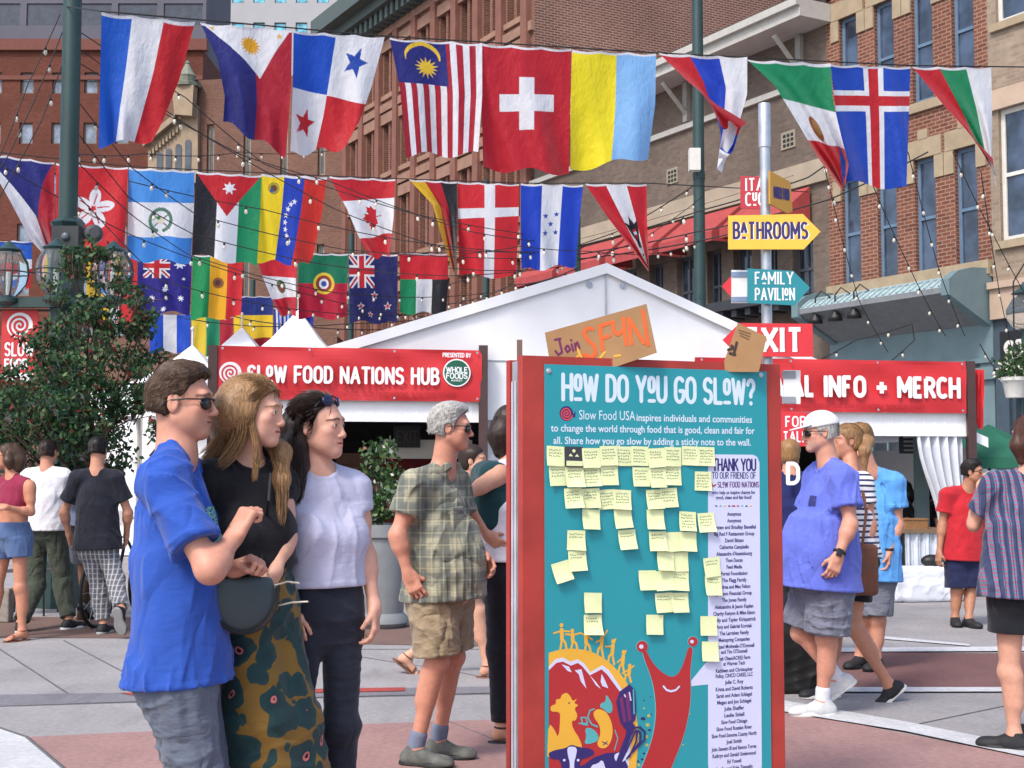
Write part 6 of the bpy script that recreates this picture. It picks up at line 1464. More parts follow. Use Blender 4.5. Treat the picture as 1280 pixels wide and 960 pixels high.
for k, (pts, lb) in enumerate(LS): string_lights('string of white bulbs: ' + lb, pts, .012, .95 if pts[0][2] < 20 else 1.1, .0065 if pts[0][2] < 20 else .011, .82 if pts[0][2] < 20 else 1.05)
# ------------------------------------------------------------------ sticky note kiosk
KA = rad(22.5); KU = np.array([math.cos(KA), math.sin(KA)]); KN = np.array([math.sin(KA), -math.cos(KA)])
KD = 5.37; KF = Fac(P(652, 592, KD), KU, KN); kz1 = KF.sz(652, 444)[1]; kw = KF.sz(979, 700)[0]
REDW = paint('red painted board', (164, 54, 46), .6, .16, 5, .3, bscale=30); TEALB = paint('teal printed panel', (36, 146, 158), .5, .03, 2); GRYB = paint('weathered grey board', (150, 150, 160), .7, .25, 6, .3)
CARD = paint('brown cardboard', (158, 122, 84), .85, .10, 7, .15); NOTE = paint('pale yellow note paper', (222, 230, 176), .8, .04, 30); PENK = paint('pen ink', (60, 66, 60), .8)
kiosk = empty('notice_board', KF.at(kw / 2, 0, -.08)); tag(kiosk, 'freestanding red framed board with a teal panel headed HOW DO YOU GO SLOW', 'notice board')
mb = MB(); KF.box(mb, 0, kw, .02, kz1, -.04, 0, bev=.004); mb.build('front_board', REDW, kiosk)
KS = Fac(KF.at(0, 0, -.045)[:2], -KN, -KU)
mb = MB(); KS.box(mb, 0, .05, .02, kz1 - .02, -.03, 0.0); mb.build('side_board', GRYB, kiosk)
mb = MB(); KF.box(mb, kw - .03, kw, .02, kz1 - .02, -.12, -.042); mb.build('side_board', REDW, kiosk)
mb = MB(); KF.box(mb, 0, kw, .02, kz1 - .01, -.16, -.122); mb.build('back_board', REDW, kiosk)
mb = MB(); KS.box(mb, .004, .014, .1, kz1 - .1, .002, .006); KS.box(mb, .034, .042, .1, kz1 - .1, .002, .008); mb.build('edge_strip', paint('plastic edge', (196, 200, 210), .3), kiosk)
kp = lambda px, py: KF.sz(px, py)
p0, p1 = kp(680.5, 700)[0], kp(960, 700)[0]; zt_ = (kp(680, 457)[1] + kp(958, 463)[1]) / 2; zb_ = .14
mb = MB(); KF.box(mb, p0, p1, zb_, zt_, .0015, .007); tp = mb.build('teal_panel', TEALB, kiosk)
KUV = KF.u; ZV = np.array([0, 0, 1.])
def kx(px, py): return kp(px, py)[0]
def kz(px, py): return kp(px, py)[1]
for px, py in ((685, 464), (950, 469)):
    a, z = kp(px, py); mb = MB(); mb.lathe(KF.at(a, z, .007), [(.012, 0), (.010, .004), (.004, .006)], 10, axis=KF.n); mb.build('screw', GALV, tp)
PALE = paint('pale print', (206, 222, 236), .6, .02); PINK_ = paint('plum print', (110, 40, 90), .6)
def kstroke(text, x0, x1, ytop, ybot, w, mat, small='', name='lettering', gap=.24, space=.4, t=.0075):
    ym = (ytop + ybot) / 2; xm = (x0 + x1) / 2; a0, a1 = kx(x0, ym), kx(x1, ym); za, zc = kz(xm, ybot), kz(xm, ytop); m = MB(); h = zc - za
    stroke_text(m, text, KF.at(a0, za, t), KUV, ZV, KF.n, h, w * h, total=a1 - a0, small=small, gap=gap, space=space, t=0); return m.build(name, mat, tp)
kstroke('HOW DO YOU GO SLOW?', 703, 941, 472, 502, .17, PALE, {1, 8, 16}, gap=.26, space=.42)
def ktext(s_, xc, ybase, size_px, mat, width_px=None, align='CENTER', t=.0078, off=0, parent=None, name='lettering', line=1.0):
    a, z = kp(xc, ybase); sc = abs(kz(xc, ybase) - kz(xc, ybase - 10)) / 10; size = size_px * sc
    me = text_mesh(s_, size, .0002, off, 1, align, 0, 1, line); co = np.empty(len(me.vertices) * 3, np.float32); me.vertices.foreach_get('co', co); co = co.reshape(-1, 3)
    if width_px:
        w = co[:, 0].max() - co[:, 0].min(); wt = abs(kx(xc + width_px / 2, ybase) - kx(xc - width_px / 2, ybase)); co[:, 0] *= wt / w; me.vertices.foreach_set('co', co.ravel())
    me.transform(frame_mat(KF.at(a, z, t), KUV, ZV, KF.n)); return link(name, me, mat, parent or tp)
ktext('Slow Food USA', 758, 525, 17, PALE, 70); ktext('inspires individuals and communities', 868, 527.5, 12.5, PALE, 144, off=.0006)
ktext('to change the world through food that is good, clean and fair for', 819, 541, 12.5, PALE, 254, off=.0006)
ktext('all. Share how you go slow by adding a sticky note to the wall.', 818, 556, 12.5, PALE, 246, off=.0006)
REDI = paint('red print', (172, 40, 44), .6, .03); NAVI = paint('navy print', (46, 34, 104), .6, .03); ORI = paint('golden print', (226, 172, 56), .6, .04); TLI = paint('teal print', (84, 170, 176), .6, .03); LAV = paint('pale lavender print', (204, 208, 236), .6, .02)
def kpoly(name, px, mat, lv, ox=660, oy=760, sc=4.8, parent=None):
    m = MB(); m.sheet([kp(ox + x / sc, oy + y / sc) for x, y in px], KF.at(0, 0, .0072), KUV, ZV, KF.n, .0003 * lv); return m.build(name, mat, parent or tp)
def kline(name, px, w, mat, lv, ox=660, oy=760, sc=4.8):
    m = MB(); k = (kz(800, 800) - kz(800, 810)) / 10 / sc; stroke_poly(m, [kp(ox + x / sc, oy + y / sc) for x, y in px], w * k, KF.at(0, 0, .0072), KUV, ZV, KF.n, .0003 * lv); return m.build(name, mat, tp)
def circ(cx, cy, r, n=18, ry=None): return [(cx + r * math.cos(2 * math.pi * i / n), cy + (ry or r) * math.sin(2 * math.pi * i / n)) for i in range(n)]
def smooth(pts, n=2):
    for _ in range(n):
        q = []
        for i in range(len(pts)):
            a, b_ = pts[i], pts[(i + 1) % len(pts)]; q += [(a[0] * .75 + b_[0] * .25, a[1] * .75 + b_[1] * .25), (a[0] * .25 + b_[0] * .75, a[1] * .25 + b_[1] * .75)]
        pts = q
    return pts
# little snail mark beside the subtitle
m = MB(); a, z = kp(707, 517); m.lathe(KF.at(a, z, .0073), [(.030, 0), (.030, .0004)], 20, axis=KF.n); m.sheet([kp(712, 522), (kp(718, 521.5)), kp(718.5, 514), kp(716.5, 517)], KF.at(0, 0, .0072), KUV, ZV, KF.n, .0004); m.build('snail_emblem', NAVI, tp)
m = MB(); spiral(m, KF.at(a, z, .0082), KUV, ZV, KF.n, .027, .006); m.build('emblem_line', paint('emblem red', (206, 70, 70), .6), tp)
# picture at the foot of the panel: golden hill, dancers, mountains, rooster, cow, bean, utensils, snail
L0 = 108
kpoly('golden_hill', [(L0 + 12, 1750), (L0 + 12, 268)] + [(180, 250), (240, 243), (290, 244), (345, 252), (400, 272), (450, 300), (500, 340), (545, 388), (585, 440), (610, 500), (640, 600), (660, 760), (640, 1000), (600, 1300), (560, 1750)], ORI, 1)
DN = [(205, 240, 130, [(-55, -90), (40, -100)]), (270, 236, 95, [(-50, -80), (35, -85)]), (350, 258, 120, [(-45, -110), (30, -70)]), (425, 284, 125, [(-20, -80), (45, -150)]), (490, 325, 120, [(-30, -95), (30, -140)]), (552, 385, 115, [(-20, -60), (30, -130)]), (590, 430, 80, [(-30, -40), (40, -85)])]
for x, y, h, arms in DN:
    m = MB(); k = (kz(800, 800) - kz(800, 810)) / 10 / 4.8; f = lambda q: kp(660 + q[0] / 4.8, 760 + q[1] / 4.8); o = KF.at(0, 0, .0072)
    lean = 10 if x > 400 else -6
    for st, w in (([(x - 16, y + 8), (x - 8, y - h * .3), (x + lean, y - h * .5)], 14), ([(x + 22, y + 12), (x + 14, y - h * .25), (x + lean, y - h * .45)], 14), ([(x + lean, y - h * .42), (x + lean * 1.4, y - h * .85)], 24), ([(x + lean * 1.4, y - h * .8), (x + arms[0][0], y + arms[0][1])], 10), ([(x + lean * 1.4, y - h * .8), (x + arms[1][0], y + arms[1][1])], 10), ([(x + lean * 1.5, y - h * 1.05), (x + lean * 1.5, y - h * 1.07)], 24)):
        stroke_poly(m, [f(q) for q in st], w * k, o, KUV, ZV, KF.n, .0006)
    m.build('dancer', ORI, tp)
kpoly('mountain_edge', [(L0 + 12, 1740), (L0 + 12, 352), (160, 306), (205, 296), (250, 322), (292, 306), (330, 330), (370, 384), (440, 342), (480, 372), (560, 490), (600, 600), (620, 760), (600, 900), (560, 1740)], LAV, 3)
kpoly('mountain', [(L0 + 12, 1730), (L0 + 12, 372), (165, 328), (205, 320), (252, 344), (295, 328), (322, 350), (365, 402), (436, 366), (470, 398), (545, 500), (580, 610), (596, 760), (580, 900), (540, 1730)], REDI, 5)
for q in ([(196, 336), (240, 350), (256, 384), (232, 376)], [(275, 372), (315, 366), (326, 410), (345, 482), (312, 440), (300, 398)], [(436, 394), (455, 430), (476, 480), (440, 466), (430, 440)], [(365, 402), (400, 440), (432, 484), (402, 462)]): kpoly('snow_patch', q, LAV, 7)
kpoly('rooster', smooth([(112, 860), (118, 690), (150, 720), (178, 785), (190, 640), (178, 620), (130, 620), (130, 585), (165, 575), (160, 545), (190, 545), (195, 520), (225, 505), (248, 525), (262, 560), (292, 538), (268, 570), (300, 580), (270, 600), (292, 640), (280, 675), (255, 672), (262, 720), (300, 775), (320, 830), (320, 900), (112, 900)], 1), ORI, 8)
kpoly('rooster_eye', circ(240, 568, 5), NAVI, 10)
kpoly('bean', smooth([(385, 620), (420, 600), (470, 625), (502, 700), (500, 780), (470, 835), (430, 842), (405, 815), (430, 760), (425, 700), (392, 660)], 2), ORI, 8)
kline('bean_mark', [(440, 800), (470, 815)], 5, NAVI, 10); kline('bean_mark', [(445, 820), (468, 798)], 5, NAVI, 10)
kpoly('leaf', smooth([(460, 510), (500, 570), (500, 625), (470, 630), (450, 605), (425, 595), (430, 570), (462, 560)], 1), TLI, 8)
kpoly('leaf', smooth([(335, 720), (370, 715), (410, 745), (420, 790), (380, 810), (330, 815), (345, 770)], 1), TLI, 8)
kline('tendril', [(410, 710), (375, 695), (352, 655), (365, 612), (390, 604)], 9, TLI, 8); kline('tendril', [(300, 690), (350, 690), (340, 655), (312, 655), (322, 695), (352, 700)], 8, TLI, 8); kline('tendril', [(515, 730), (532, 780), (512, 850)], 6, TLI, 8)
kpoly('cow', smooth([(112, 870), (150, 850), (220, 838), (255, 815), (290, 830), (380, 842), (395, 875), (340, 900), (310, 905), (300, 960), (420, 870), (600, 860), (570, 1200), (540, 1700), (180, 1700), (200, 1000), (190, 905), (130, 905)], 1), NAVI, 10)
kpoly('cow_blaze', smooth([(228, 836), (258, 826), (288, 838), (282, 880), (268, 930), (276, 1000), (240, 1000), (246, 930), (232, 880)], 1), LAV, 12)
for x in (211, 294): kpoly('cow_eye', circ(x, 910, 8), LAV, 12)
kpoly('cow_patch', smooth([(515, 866), (600, 862), (585, 905), (540, 930), (510, 905)], 1), LAV, 12); kpoly('cow_patch', smooth([(362, 1000), (372, 940), (410, 932), (440, 905), (455, 950), (470, 1000), (420, 1100)], 1), LAV, 12)
kpoly('cow_nose', smooth([(215, 1010), (300, 1010), (305, 1070), (255, 1110), (212, 1070)], 2), LAV, 12); kpoly('cow_patch', smooth([(380, 1180), (480, 1120), (520, 1200), (460, 1300), (390, 1280)], 2), LAV, 12)
kpoly('spatula', smooth([(516, 520), (632, 434), (644, 660), (616, 690), (640, 700), (600, 770), (560, 870), (500, 1100), (460, 1400), (430, 1400), (470, 1080), (540, 860), (590, 740), (566, 710), (545, 680)], 1), NAVI, 14)
for q in ([(540, 540), (560, 525), (582, 680), (566, 685)], [(575, 515), (596, 500), (612, 670), (594, 678)]): kpoly('spatula_slot', q, paint('plum slot', (112, 40, 96), .6), 16)
kline('spatula_shine', [(570, 518), (576, 530)], 8, LAV, 17); kline('spatula_shine', [(600, 505), (608, 550)], 9, LAV, 17); kline('spatula_shine', [(624, 488), (628, 630)], 9, TLI, 17)
for q in ([(600, 880), (690, 790), (694, 740), (665, 712), (630, 716), (600, 780), (560, 880), (510, 980)], [(585, 900), (665, 800), (668, 745), (640, 730), (612, 790), (545, 930)], [(600, 890), (640, 800), (648, 735)]): kline('whisk', q, 12, NAVI, 15)
for x, y, r in ((685, 662, 15), (724, 730, 10), (690, 552, 5), (730, 530, 4), (735, 636, 5), (680, 905, 9), (655, 918, 8), (690, 870, 8)): kpoly('seed', circ(x, y, r, 10, r * .65), NAVI, 3)
for x, y, r in ((712, 700, 12), (720, 645, 10), (705, 770, 11), (708, 820, 10), (690, 600, 6), (965, 632, 5), (925, 818, 5), (660, 940, 9)): kpoly('seed', circ(x, y, r, 10), paint('olive dot', (170, 176, 96), .6), 2)
SN = [(676, 238), (705, 255), (735, 320), (790, 380), (845, 412), (882, 408), (912, 370), (945, 280), (955, 232), (985, 236), (972, 320), (966, 400), (972, 520), (958, 640), (925, 780), (860, 940), (800, 1100), (770, 1300), (760, 1750), (560, 1750), (575, 1300), (620, 1080), (700, 900), (748, 760), (765, 620), (752, 480), (722, 380), (690, 300)]
kpoly('snail_edge', [(x + (5 if x > 830 else -5), y) for x, y in smooth(SN, 2)], TLI, 4); kpoly('snail_body', smooth(SN, 2), REDI, 6)
for x, y, r in ((679, 230, 34), (983, 200, 29)):
    kpoly('snail_eye', circ(x, y, r + 4), TLI, 4); e_ = kpoly('snail_eye', circ(x, y, r), REDI, 7); kpoly('snail_pupil', circ(x - 6, y, r * .38), LAV, 9)
kline('snail_smile', [(806, 468), (825, 490), (852, 498), (880, 490), (900, 470)], 12, LAV, 9)
# thank-you panel with the speech pointer and the list of names
lp0, lp1, lt = 884, 946, 568
pan = [(lp0, 955), (lp0, 568), (940, 568.5), (945, 571), (948, 578), (951, 955), (948, 1005), (890, 1003)]
kpoly('list_panel', pan, LAV, 3, 0, 0, 1); kpoly('speech_pointer', [(945, 470), (1085, 300), (1085, 456)], LAV, 2)
kstroke('THANK YOU', 890, 943, 574, 588, .16, NAVI, gap=.2, space=.35, t=.0086); kstroke('TO OUR FRIENDS OF', 889, 943, 590.5, 598, .13, NAVI, gap=.24, space=.4, t=.0086)
kstroke('SLOW FOOD NATIONS', 896, 947, 602.5, 609, .16, paint('purple print', (88, 40, 110), .6), {2}, gap=.26, space=.4, t=.0086)
kline('snail_mark', [(888, 604), (890, 608), (893, 606)], 2, REDI, 6, 0, 0, 1)
ktext('who help us inspire change for\ngood, clean and fair food!', 916, 617.5, 6.2, NAVI, 54, t=.0086, off=.0004)
for i, c in enumerate((NAVI, TLI, ORI, NAVI, REDI, REDI, TLI, NAVI, ORI)): kpoly('divider_dot', circ(894 + i * 5.4, 632.5, 1.5 if i != 4 else 2.6, 8, 1), c, 5, 0, 0, 1)
NAMES = "Anonymous|Anonymous|Kirsten and Bradley Benefiel|Big Red F Restaurant Group|David Bitzan|Catherine Campbello|Alessandra d'Assembourg|Thom Duncan|Feed Media|Fertel Foundation|The Flagg Family|Andrea and Max Felton|Johnson Financial Group|The Jones Family|Aleksandra & Jason Kaplan|Charity Kenyon & Mike Eaton|Molly and Tayler Kirkpatrick|Amy and Gabriel Korniak|The Larraben Family|Meinspring Companies|Parized Motiwala-O'Donnell\nand Tim O'Donnell|Josh Olsen/ACRES Farm\nat Warren Tech|Kathleen and Christopher\nPolloy, CINCO CARES, LLC|Julie C. Roy|Krista and David Roberts|Sarah and Adam Schlegel|Megan and Jon Schlegel|Julie Shaffer|Leslie Sidell|Slow Food Chicago|Slow Food Russian River|Slow Food Sonoma County North|Joel Smith|John Stewart III and Ramon Torres|Kathryn and Gerald Underwood|Ed Yowell|Annika and Kyle Zeppelin".split('|')
y = 644.5
mlist = []
for nm_ in NAMES:
    for li, s_ in enumerate(nm_.split('\n')):
        wpx = min(56, len(s_) * 1.93); o = ktext(s_, 916.5, y, 6.6, NAVI, wpx, t=.0086, off=.0005); mlist.append(o); y += 6.6 if (li < nm_.count('\n')) else 8.25
for o in mlist[1:]:      # one block of print
    pass
ctx = bpy.context
import bmesh
bm = bmesh.new()
for o in mlist: bm.from_mesh(o.data)
me = bpy.data.meshes.new('lettering'); bm.to_mesh(me); bm.free()
for o in mlist: m_ = o.data; bpy.data.objects.remove(o); bpy.data.meshes.remove(m_)
link('lettering', me, NAVI, tp)
# sticky notes
NT_ = [(571, [693, None, 737, 759, 779, 798, 818.6, 839, 861, 881]), (595, [696, 716.5, 737.6, 760]), (596, [799.5, 820, 839]), (601, [877]), (623, [715, 737, 757, 776, 816.6, 834]), (648, [737, 777, 817]), (652, [857, 881]), (675, [718.6, 782]), (677, [820, 839, 858]), (702, [720, 829.5, 848]), (713, [701]), (708, [888]), (733, [889]), (726, [807.5, 828, 848]), (753, [739, 828, 848]), (779, [739, 816]), (781, [884]), (813, [885.5])]
ROWN = {571: 'top row', 595: 'second row, left group', 596: 'second row, middle group', 601: 'over the upper corner of the THANK YOU panel', 623: 'third row', 648: 'fourth row', 652: 'right of the fourth row', 675: 'fifth row, left part', 677: 'fifth row, block of three', 702: 'sixth row', 713: 'tilted, at the far left of the panel', 708: 'upper of a pair on the list edge', 733: 'lower of a pair on the list edge', 726: 'seventh row', 753: 'eighth row', 779: 'lowest row in the middle', 781: 'on the list edge above the pointer', 813: 'lowest one on the list edge'}
ORD = ['first', 'second', 'third', 'fourth', 'fifth', 'sixth', 'seventh', 'eighth', 'ninth', 'tenth']
rn = random.Random(4); cnt = 0
for y, xs_ in NT_:
    for j, x in enumerate(xs_):
        dark = x is None; x = 715.5 if dark else x
        a, z = kp(x, y + rn.uniform(-1.5, 1.5)); S_ = .0395 * (1.04 if dark else 1); rot = rad(rn.uniform(-4, 4) if y != 713 else 14); ca, sa = math.cos(rot), math.sin(rot)
        ax = KUV * ca + ZV * sa; ay = -KUV * sa + ZV * ca; c = KF.at(a, z, .009 + .0012 * (cnt % 4)); m = MB(); n = 6; cl = rn.uniform(.004, .020); ct_ = rn.uniform(-.006, .008)
        f = lambda i, k: c + ax * S_ * (i / n * 2 - 1) + ay * S_ * (1 - k / n * 2) + KF.n * (cl * (k / n) ** 2 + ct_ * (k / n) ** 2 * (i / n * 2 - 1) + .001)
        for i in range(n):
            for k in range(n): m.face([f(i, k), f(i, k + 1), f(i + 1, k + 1), f(i + 1, k)])
        o = m.build('sticky_note', paint('dark printed card', (52, 54, 62), .7) if dark else NOTE, None, True)
        if dark: lb = 'dark card with a pale mountain drawing between the top row notes'
        elif len(xs_) == 1: lb = 'pale yellow sticky note ' + ROWN[y]
        else: lb = 'pale yellow sticky note, %s from left in the %s' % (ORD[j], ROWN[y]) if y not in (652,) else 'pale yellow sticky note %s, %s of two' % (ROWN[y], ('left', 'right')[j])
        tag(o, lb, 'sticky note', 'sticky notes on the teal panel'); cnt += 1
        m = MB(); g = rn.randrange(3, 6) if y < 640 or y == 652 else rn.choice((0, 0, 2))
        if dark:
            m.sheet([(-.034, -.012), (-.014, .014), (0, -.004), (.014, .012), (.034, -.012)], c + KF.n * .003, ax, ay, KF.n, .0006); m.sheet(circ(.0, .024, .007, 10), c + KF.n * .003, ax, ay, KF.n, .0006); m.sheet([(-.036, -.036), (.036, -.036), (.036, -.016), (-.036, -.016)], c + KF.n * .012, ax, ay, KF.n, .0006)
            m.build('card_print', NOTE, o); continue
        for li in range(g):
            v = .62 - li * .30; x0 = -.75
            while x0 < .55:
                w = rn.uniform(.10, .30); pts = []
                for q in range(5):
                    xx = min(.85, x0 + w * q / 4); vv = v + rn.uniform(-.09, .09); k_ = (1 - vv) / 2
                    pts.append((xx, vv, cl * k_ ** 2 + ct_ * k_ ** 2 * xx + .0016))
                P3 = [c + ax * S_ * p[0] + ay * S_ * p[1] + KF.n * p[2] for p in pts]; m.tube(P3, .0009, 3, cap=False); x0 += w + .08
        if g: m.build('handwriting', PENK, o)
# cardboard signs on top of the kiosk
def card(label, px, D, text_fn=None, thick=.006):
    a = P(*px[0], D); pts = [P(x, y, D) for x, y in px]; X = np.array([1., 0, 0]); n = np.array([0, -1., 0]); o = np.array([pts[0][0], D, pts[0][2]]); q = [(p[0] - o[0], p[2] - o[2]) for p in pts]
    m = MB(); m.sheet(q, o, X, ZV, n, thick); c = m.build('cardboard_sign', CARD); tag(c, label, 'sign'); 
    if text_fn: text_fn(c, o + n * (thick + .001), X, n)
    return c
cd = KD + .16
def t_sfyn(c, o, X, n):
    f = lambda x, y: (lambda p: (p[0] - o[0], p[2] - o[2]))(P(640 + x / 3.556, 370 + y / 3.556, cd))
    m = MB()
    for st in ([(190, 195), (215, 190)], [(208, 190), (222, 250), (205, 262), (193, 245)], [(243, 222), (236, 236), (246, 250), (258, 238), (250, 222), (243, 222)], [(264, 215), (272, 244)], [(262, 196), (263, 199)], [(278, 212), (284, 240)], [(280, 220), (290, 206), (299, 232)]): stroke_poly(m, [f(*q) for q in st], .0085, o, X, ZV, n, .0003)
    m.build('lettering', paint('purple marker', (104, 34, 84), .8), c); m = MB()
    for st in ([(358, 148), (335, 142), (318, 165), (335, 195), (368, 225), (372, 255), (350, 275), (320, 262)], [(390, 132), (402, 240)], [(390, 134), (440, 118)], [(396, 190), (432, 178)], [(448, 116), (452, 160), (470, 172), (494, 150)], [(494, 100), (500, 170), (508, 216)], [(530, 214), (518, 100), (585, 210)], [(604, 218), (580, 68)]): stroke_poly(m, [f(*q) for q in st], .015, o, X, ZV, n, .0004)
    m.build('lettering', paint('orange marker', (214, 96, 44), .8), c); m = MB()
    for st in ([(265, 292), (300, 262), (290, 235), (312, 282), (345, 270)], [(330, 298), (390, 290), (440, 292)], [(455, 268), (480, 264)], [(380, 290), (412, 250)]): stroke_poly(m, [f(*q) for q in st], .009, o, X, ZV, n, .0002)
    m.build('scribble', paint('yellow marker', (224, 170, 60), .8), c)
card('tilted brown cardboard sign with orange hand lettering Join SFYN on the board', [(681, 416), (808, 380), (821, 441), (760, 462), (690, 468)], cd, t_sfyn)
def t_box(c, o, X, n):
    f = lambda x, y: (lambda p: (p[0] - o[0], p[2] - o[2]))(P(640 + x / 3.556, 370 + y / 3.556, cd + .2)); m = MB()
    for st in ([(998, 208), (984, 262)], [(975, 222), (990, 240)], [(960, 240), (978, 234)], [(968, 256), (990, 262)]): stroke_poly(m, [f(*q) for q in st], .012, o, X, ZV, n, .0002)
    for k in range(3): stroke_poly(m, [f(1005 + k * 4, 152 + k * 12), f(1060 - k * 4, 170 + k * 12)], .003, o, X, ZV, n, .0003)
    m.build('print', paint('dark box print', (60, 46, 40), .8), c)
card('small brown cardboard piece tucked behind the right corner of the board', [(905, 452), (922, 404), (958, 421), (951, 453), (948, 465), (906, 465)], cd + .2, t_box)
m = MB(); p = P(648, 425, KD + .5); q = P(651, 470, KD + .5); m.obox(((p[0] + q[0]) / 2, p[1], (p[2] + q[2]) / 2 - .3), (1, 0, 0), (0, 1, 0), (0, 0, 1), .012, .014, (p[2] - q[2]) / 2 + .3); tag(m.build('wooden_stick', paint('weathered wood', (120, 96, 86), .8, .2, 12)), 'thin wooden stick poking up behind the left edge of the board', 'stick')

# ------------------------------------------------------------------ finger post
SD = 12.0; sp = P(961, 592, SD); post = empty('sign_post', (sp[0], sp[1], 0)); tag(post, 'silver signpost carrying coloured arrow boards', 'signpost')
m = MB(); zt2 = P(961, 131, SD)[2]; zsl = P(961, 185, SD)[2]; m.lathe((sp[0], sp[1], 0), [(.16, 0), (.16, .02), (.047, .03), (.047, zsl), (.056, zsl + .005), (.056, zt2), (.05, zt2 + .01)], 18); m.build('pole', GALV, post, True, True)
X = np.array([1., 0, 0]); YN = np.array([0, -1., 0])
def arrow(label, px, mat, D, thick=.02, name='arrow_sign', yaw=0):
    pts = [P(x, y, D) for x, y in px]; c = sum(pts) / len(pts); o = np.array([c[0], D, c[2]]); ax = np.array([math.cos(yaw), math.sin(yaw), 0]); n = np.array([math.sin(yaw), -math.cos(yaw), 0])
    m = MB(); m.sheet([((p[0] - c[0]) / math.cos(yaw), p[2] - c[2]) for p in pts], o, ax, ZV, n, thick); s = m.build(name, mat); tag(s, label, 'sign', 'boards on the signpost'); return s, o + n * (thick + .0005), ax, n, c
def sign_text(s, o, ax, n, c, D, lines, mat, shadow=None, w=.17, serif=.09, small=''):
    for text, x0, x1, yt, yb, sm in lines:
        a, b_ = P(x0, yb, D), P(x1, yt, D); k = 1
        for mt, dx, t in ((shadow, .010, .0), (mat, 0, .0012)):
            if mt is None: continue
            m = MB(); h = b_[2] - a[2]; stroke_text(m, text, o + ax * (a[0] - c[0] + dx) + ZV * (a[2] - c[2] - dx * .5), ax, ZV, n, h, w * h, total=b_[0] - a[0], serif=serif, rnd=False, small=sm, t=t, gap=.30); m.build('lettering', mt, s)
YEL = paint('yellow sign paint', (240, 184, 66), .5, .04); TEALS = paint('teal sign paint', (32, 130, 142), .5, .05); REDS = paint('red sign paint', (206, 46, 56), .5, .05); CRS = paint('crimson sign paint', (170, 34, 52), .5, .05); WSG = paint('white sign paint', (226, 228, 230), .5, .03); INKS = paint('indigo lettering', (52, 40, 96), .6, .02)
f_ = SD - .09
s, o, ax, n, c = arrow('yellow arrow sign reading BATHROOMS pointing right', [(910, 270), (1003, 268), (1025, 290), (1004, 312), (910, 312)], YEL, f_); sign_text(s, o, ax, n, c, f_, [('BATHROOMS', 917, 1008, 279, 298, {1})], INKS, WSG)
s, o, ax, n, c = arrow('teal arrow sign reading FAMILY PAVILION pointing right', [(934, 336), (991, 339), (1012, 360), (993, 382), (934, 379)], TEALS, f_); sign_text(s, o, ax, n, c, f_, [('FAMILY', 944, 990, 341, 355, {1}), ('PAVILION', 944, 992, 361, 375, {7 - 1})], WSG, None, .14)
s, o, ax, n, c = arrow('white backed board with a red arrow tip pointing left behind FAMILY PAVILION', [(914, 338), (936, 338), (936, 379), (914, 379)], WSG, SD + .07); m = MB(); pp_ = [P(914, 345, SD + .075), P(914, 372, SD + .075), P(902, 358, SD + .075)]; m.sheet([(p[0] - c[0], p[2] - c[2]) for p in pp_], np.array([c[0], SD + .075, c[2]]), X, ZV, YN, .015); m.build('arrow_tip', REDS, s)
for yy in (343, 374): p = P(924, yy, SD + .045); m = MB(); m.obox((p[0], p[1], p[2]), X, YN, ZV, .07, .004, .022); m.build('bracket', paint('blue grey tape', (120, 140, 170), .5), s)
s, o, ax, n, c = arrow('red arrow sign reading EXIT pointing left', [(903, 425), (924, 404), (1015, 405), (1016, 446), (924, 446)], REDS, f_); sign_text(s, o, ax, n, c, f_, [('EXIT', 934, 1000, 412, 438, '')], WSG, CRS, .22, .12)
s, o, ax, n, c = arrow('dark red board with cut off words ITA and CUC at the top of the signpost', [(926, 220), (956, 222), (956, 263), (926, 260)], CRS, SD + .03, yaw=rad(-12)); sign_text(s, o, ax, n, c, SD + .03, [('ITA', 933, 954, 224, 238, ''), ('CUC', 933, 954, 242, 257, {1})], WSG, None, .15)
s, o, ax, n, c = arrow('ochre board angled away at the top of the signpost', [(958, 217), (988, 226), (991, 262), (984, 266), (958, 258)], paint('ochre sign paint', (180, 134, 52), .5, .06), SD - .06, yaw=rad(38)); sign_text(s, o, ax, n, c, SD - .06, [('OTHER FOOD', 960, 988, 236, 249, '')], INKS, None, .16, .06)
s, o, ax, n, c = arrow('white board end low on the signpost beside the MERCH banner', [(979, 463), (1000, 463), (1000, 505), (979, 505)], WSG, SD + .05)
for yy in (468, 500): p = P(986, yy, SD + .02); m = MB(); m.obox((p[0], p[1], p[2]), X, YN, ZV, .06, .004, .03); m.build('bracket', paint('grey tape', (136, 140, 150), .5), s)
s, o, ax, n, c = arrow('crimson board with words FOR and TALK above the white cap', [(972, 514), (1012, 516), (1012, 558), (972, 558)], REDS, SD - .05); sign_text(s, o, ax, n, c, SD - .05, [('FOR', 982, 1006, 521, 533, ''), ('TALK', 979, 1008, 540, 552, '')], WSG, None, .17)

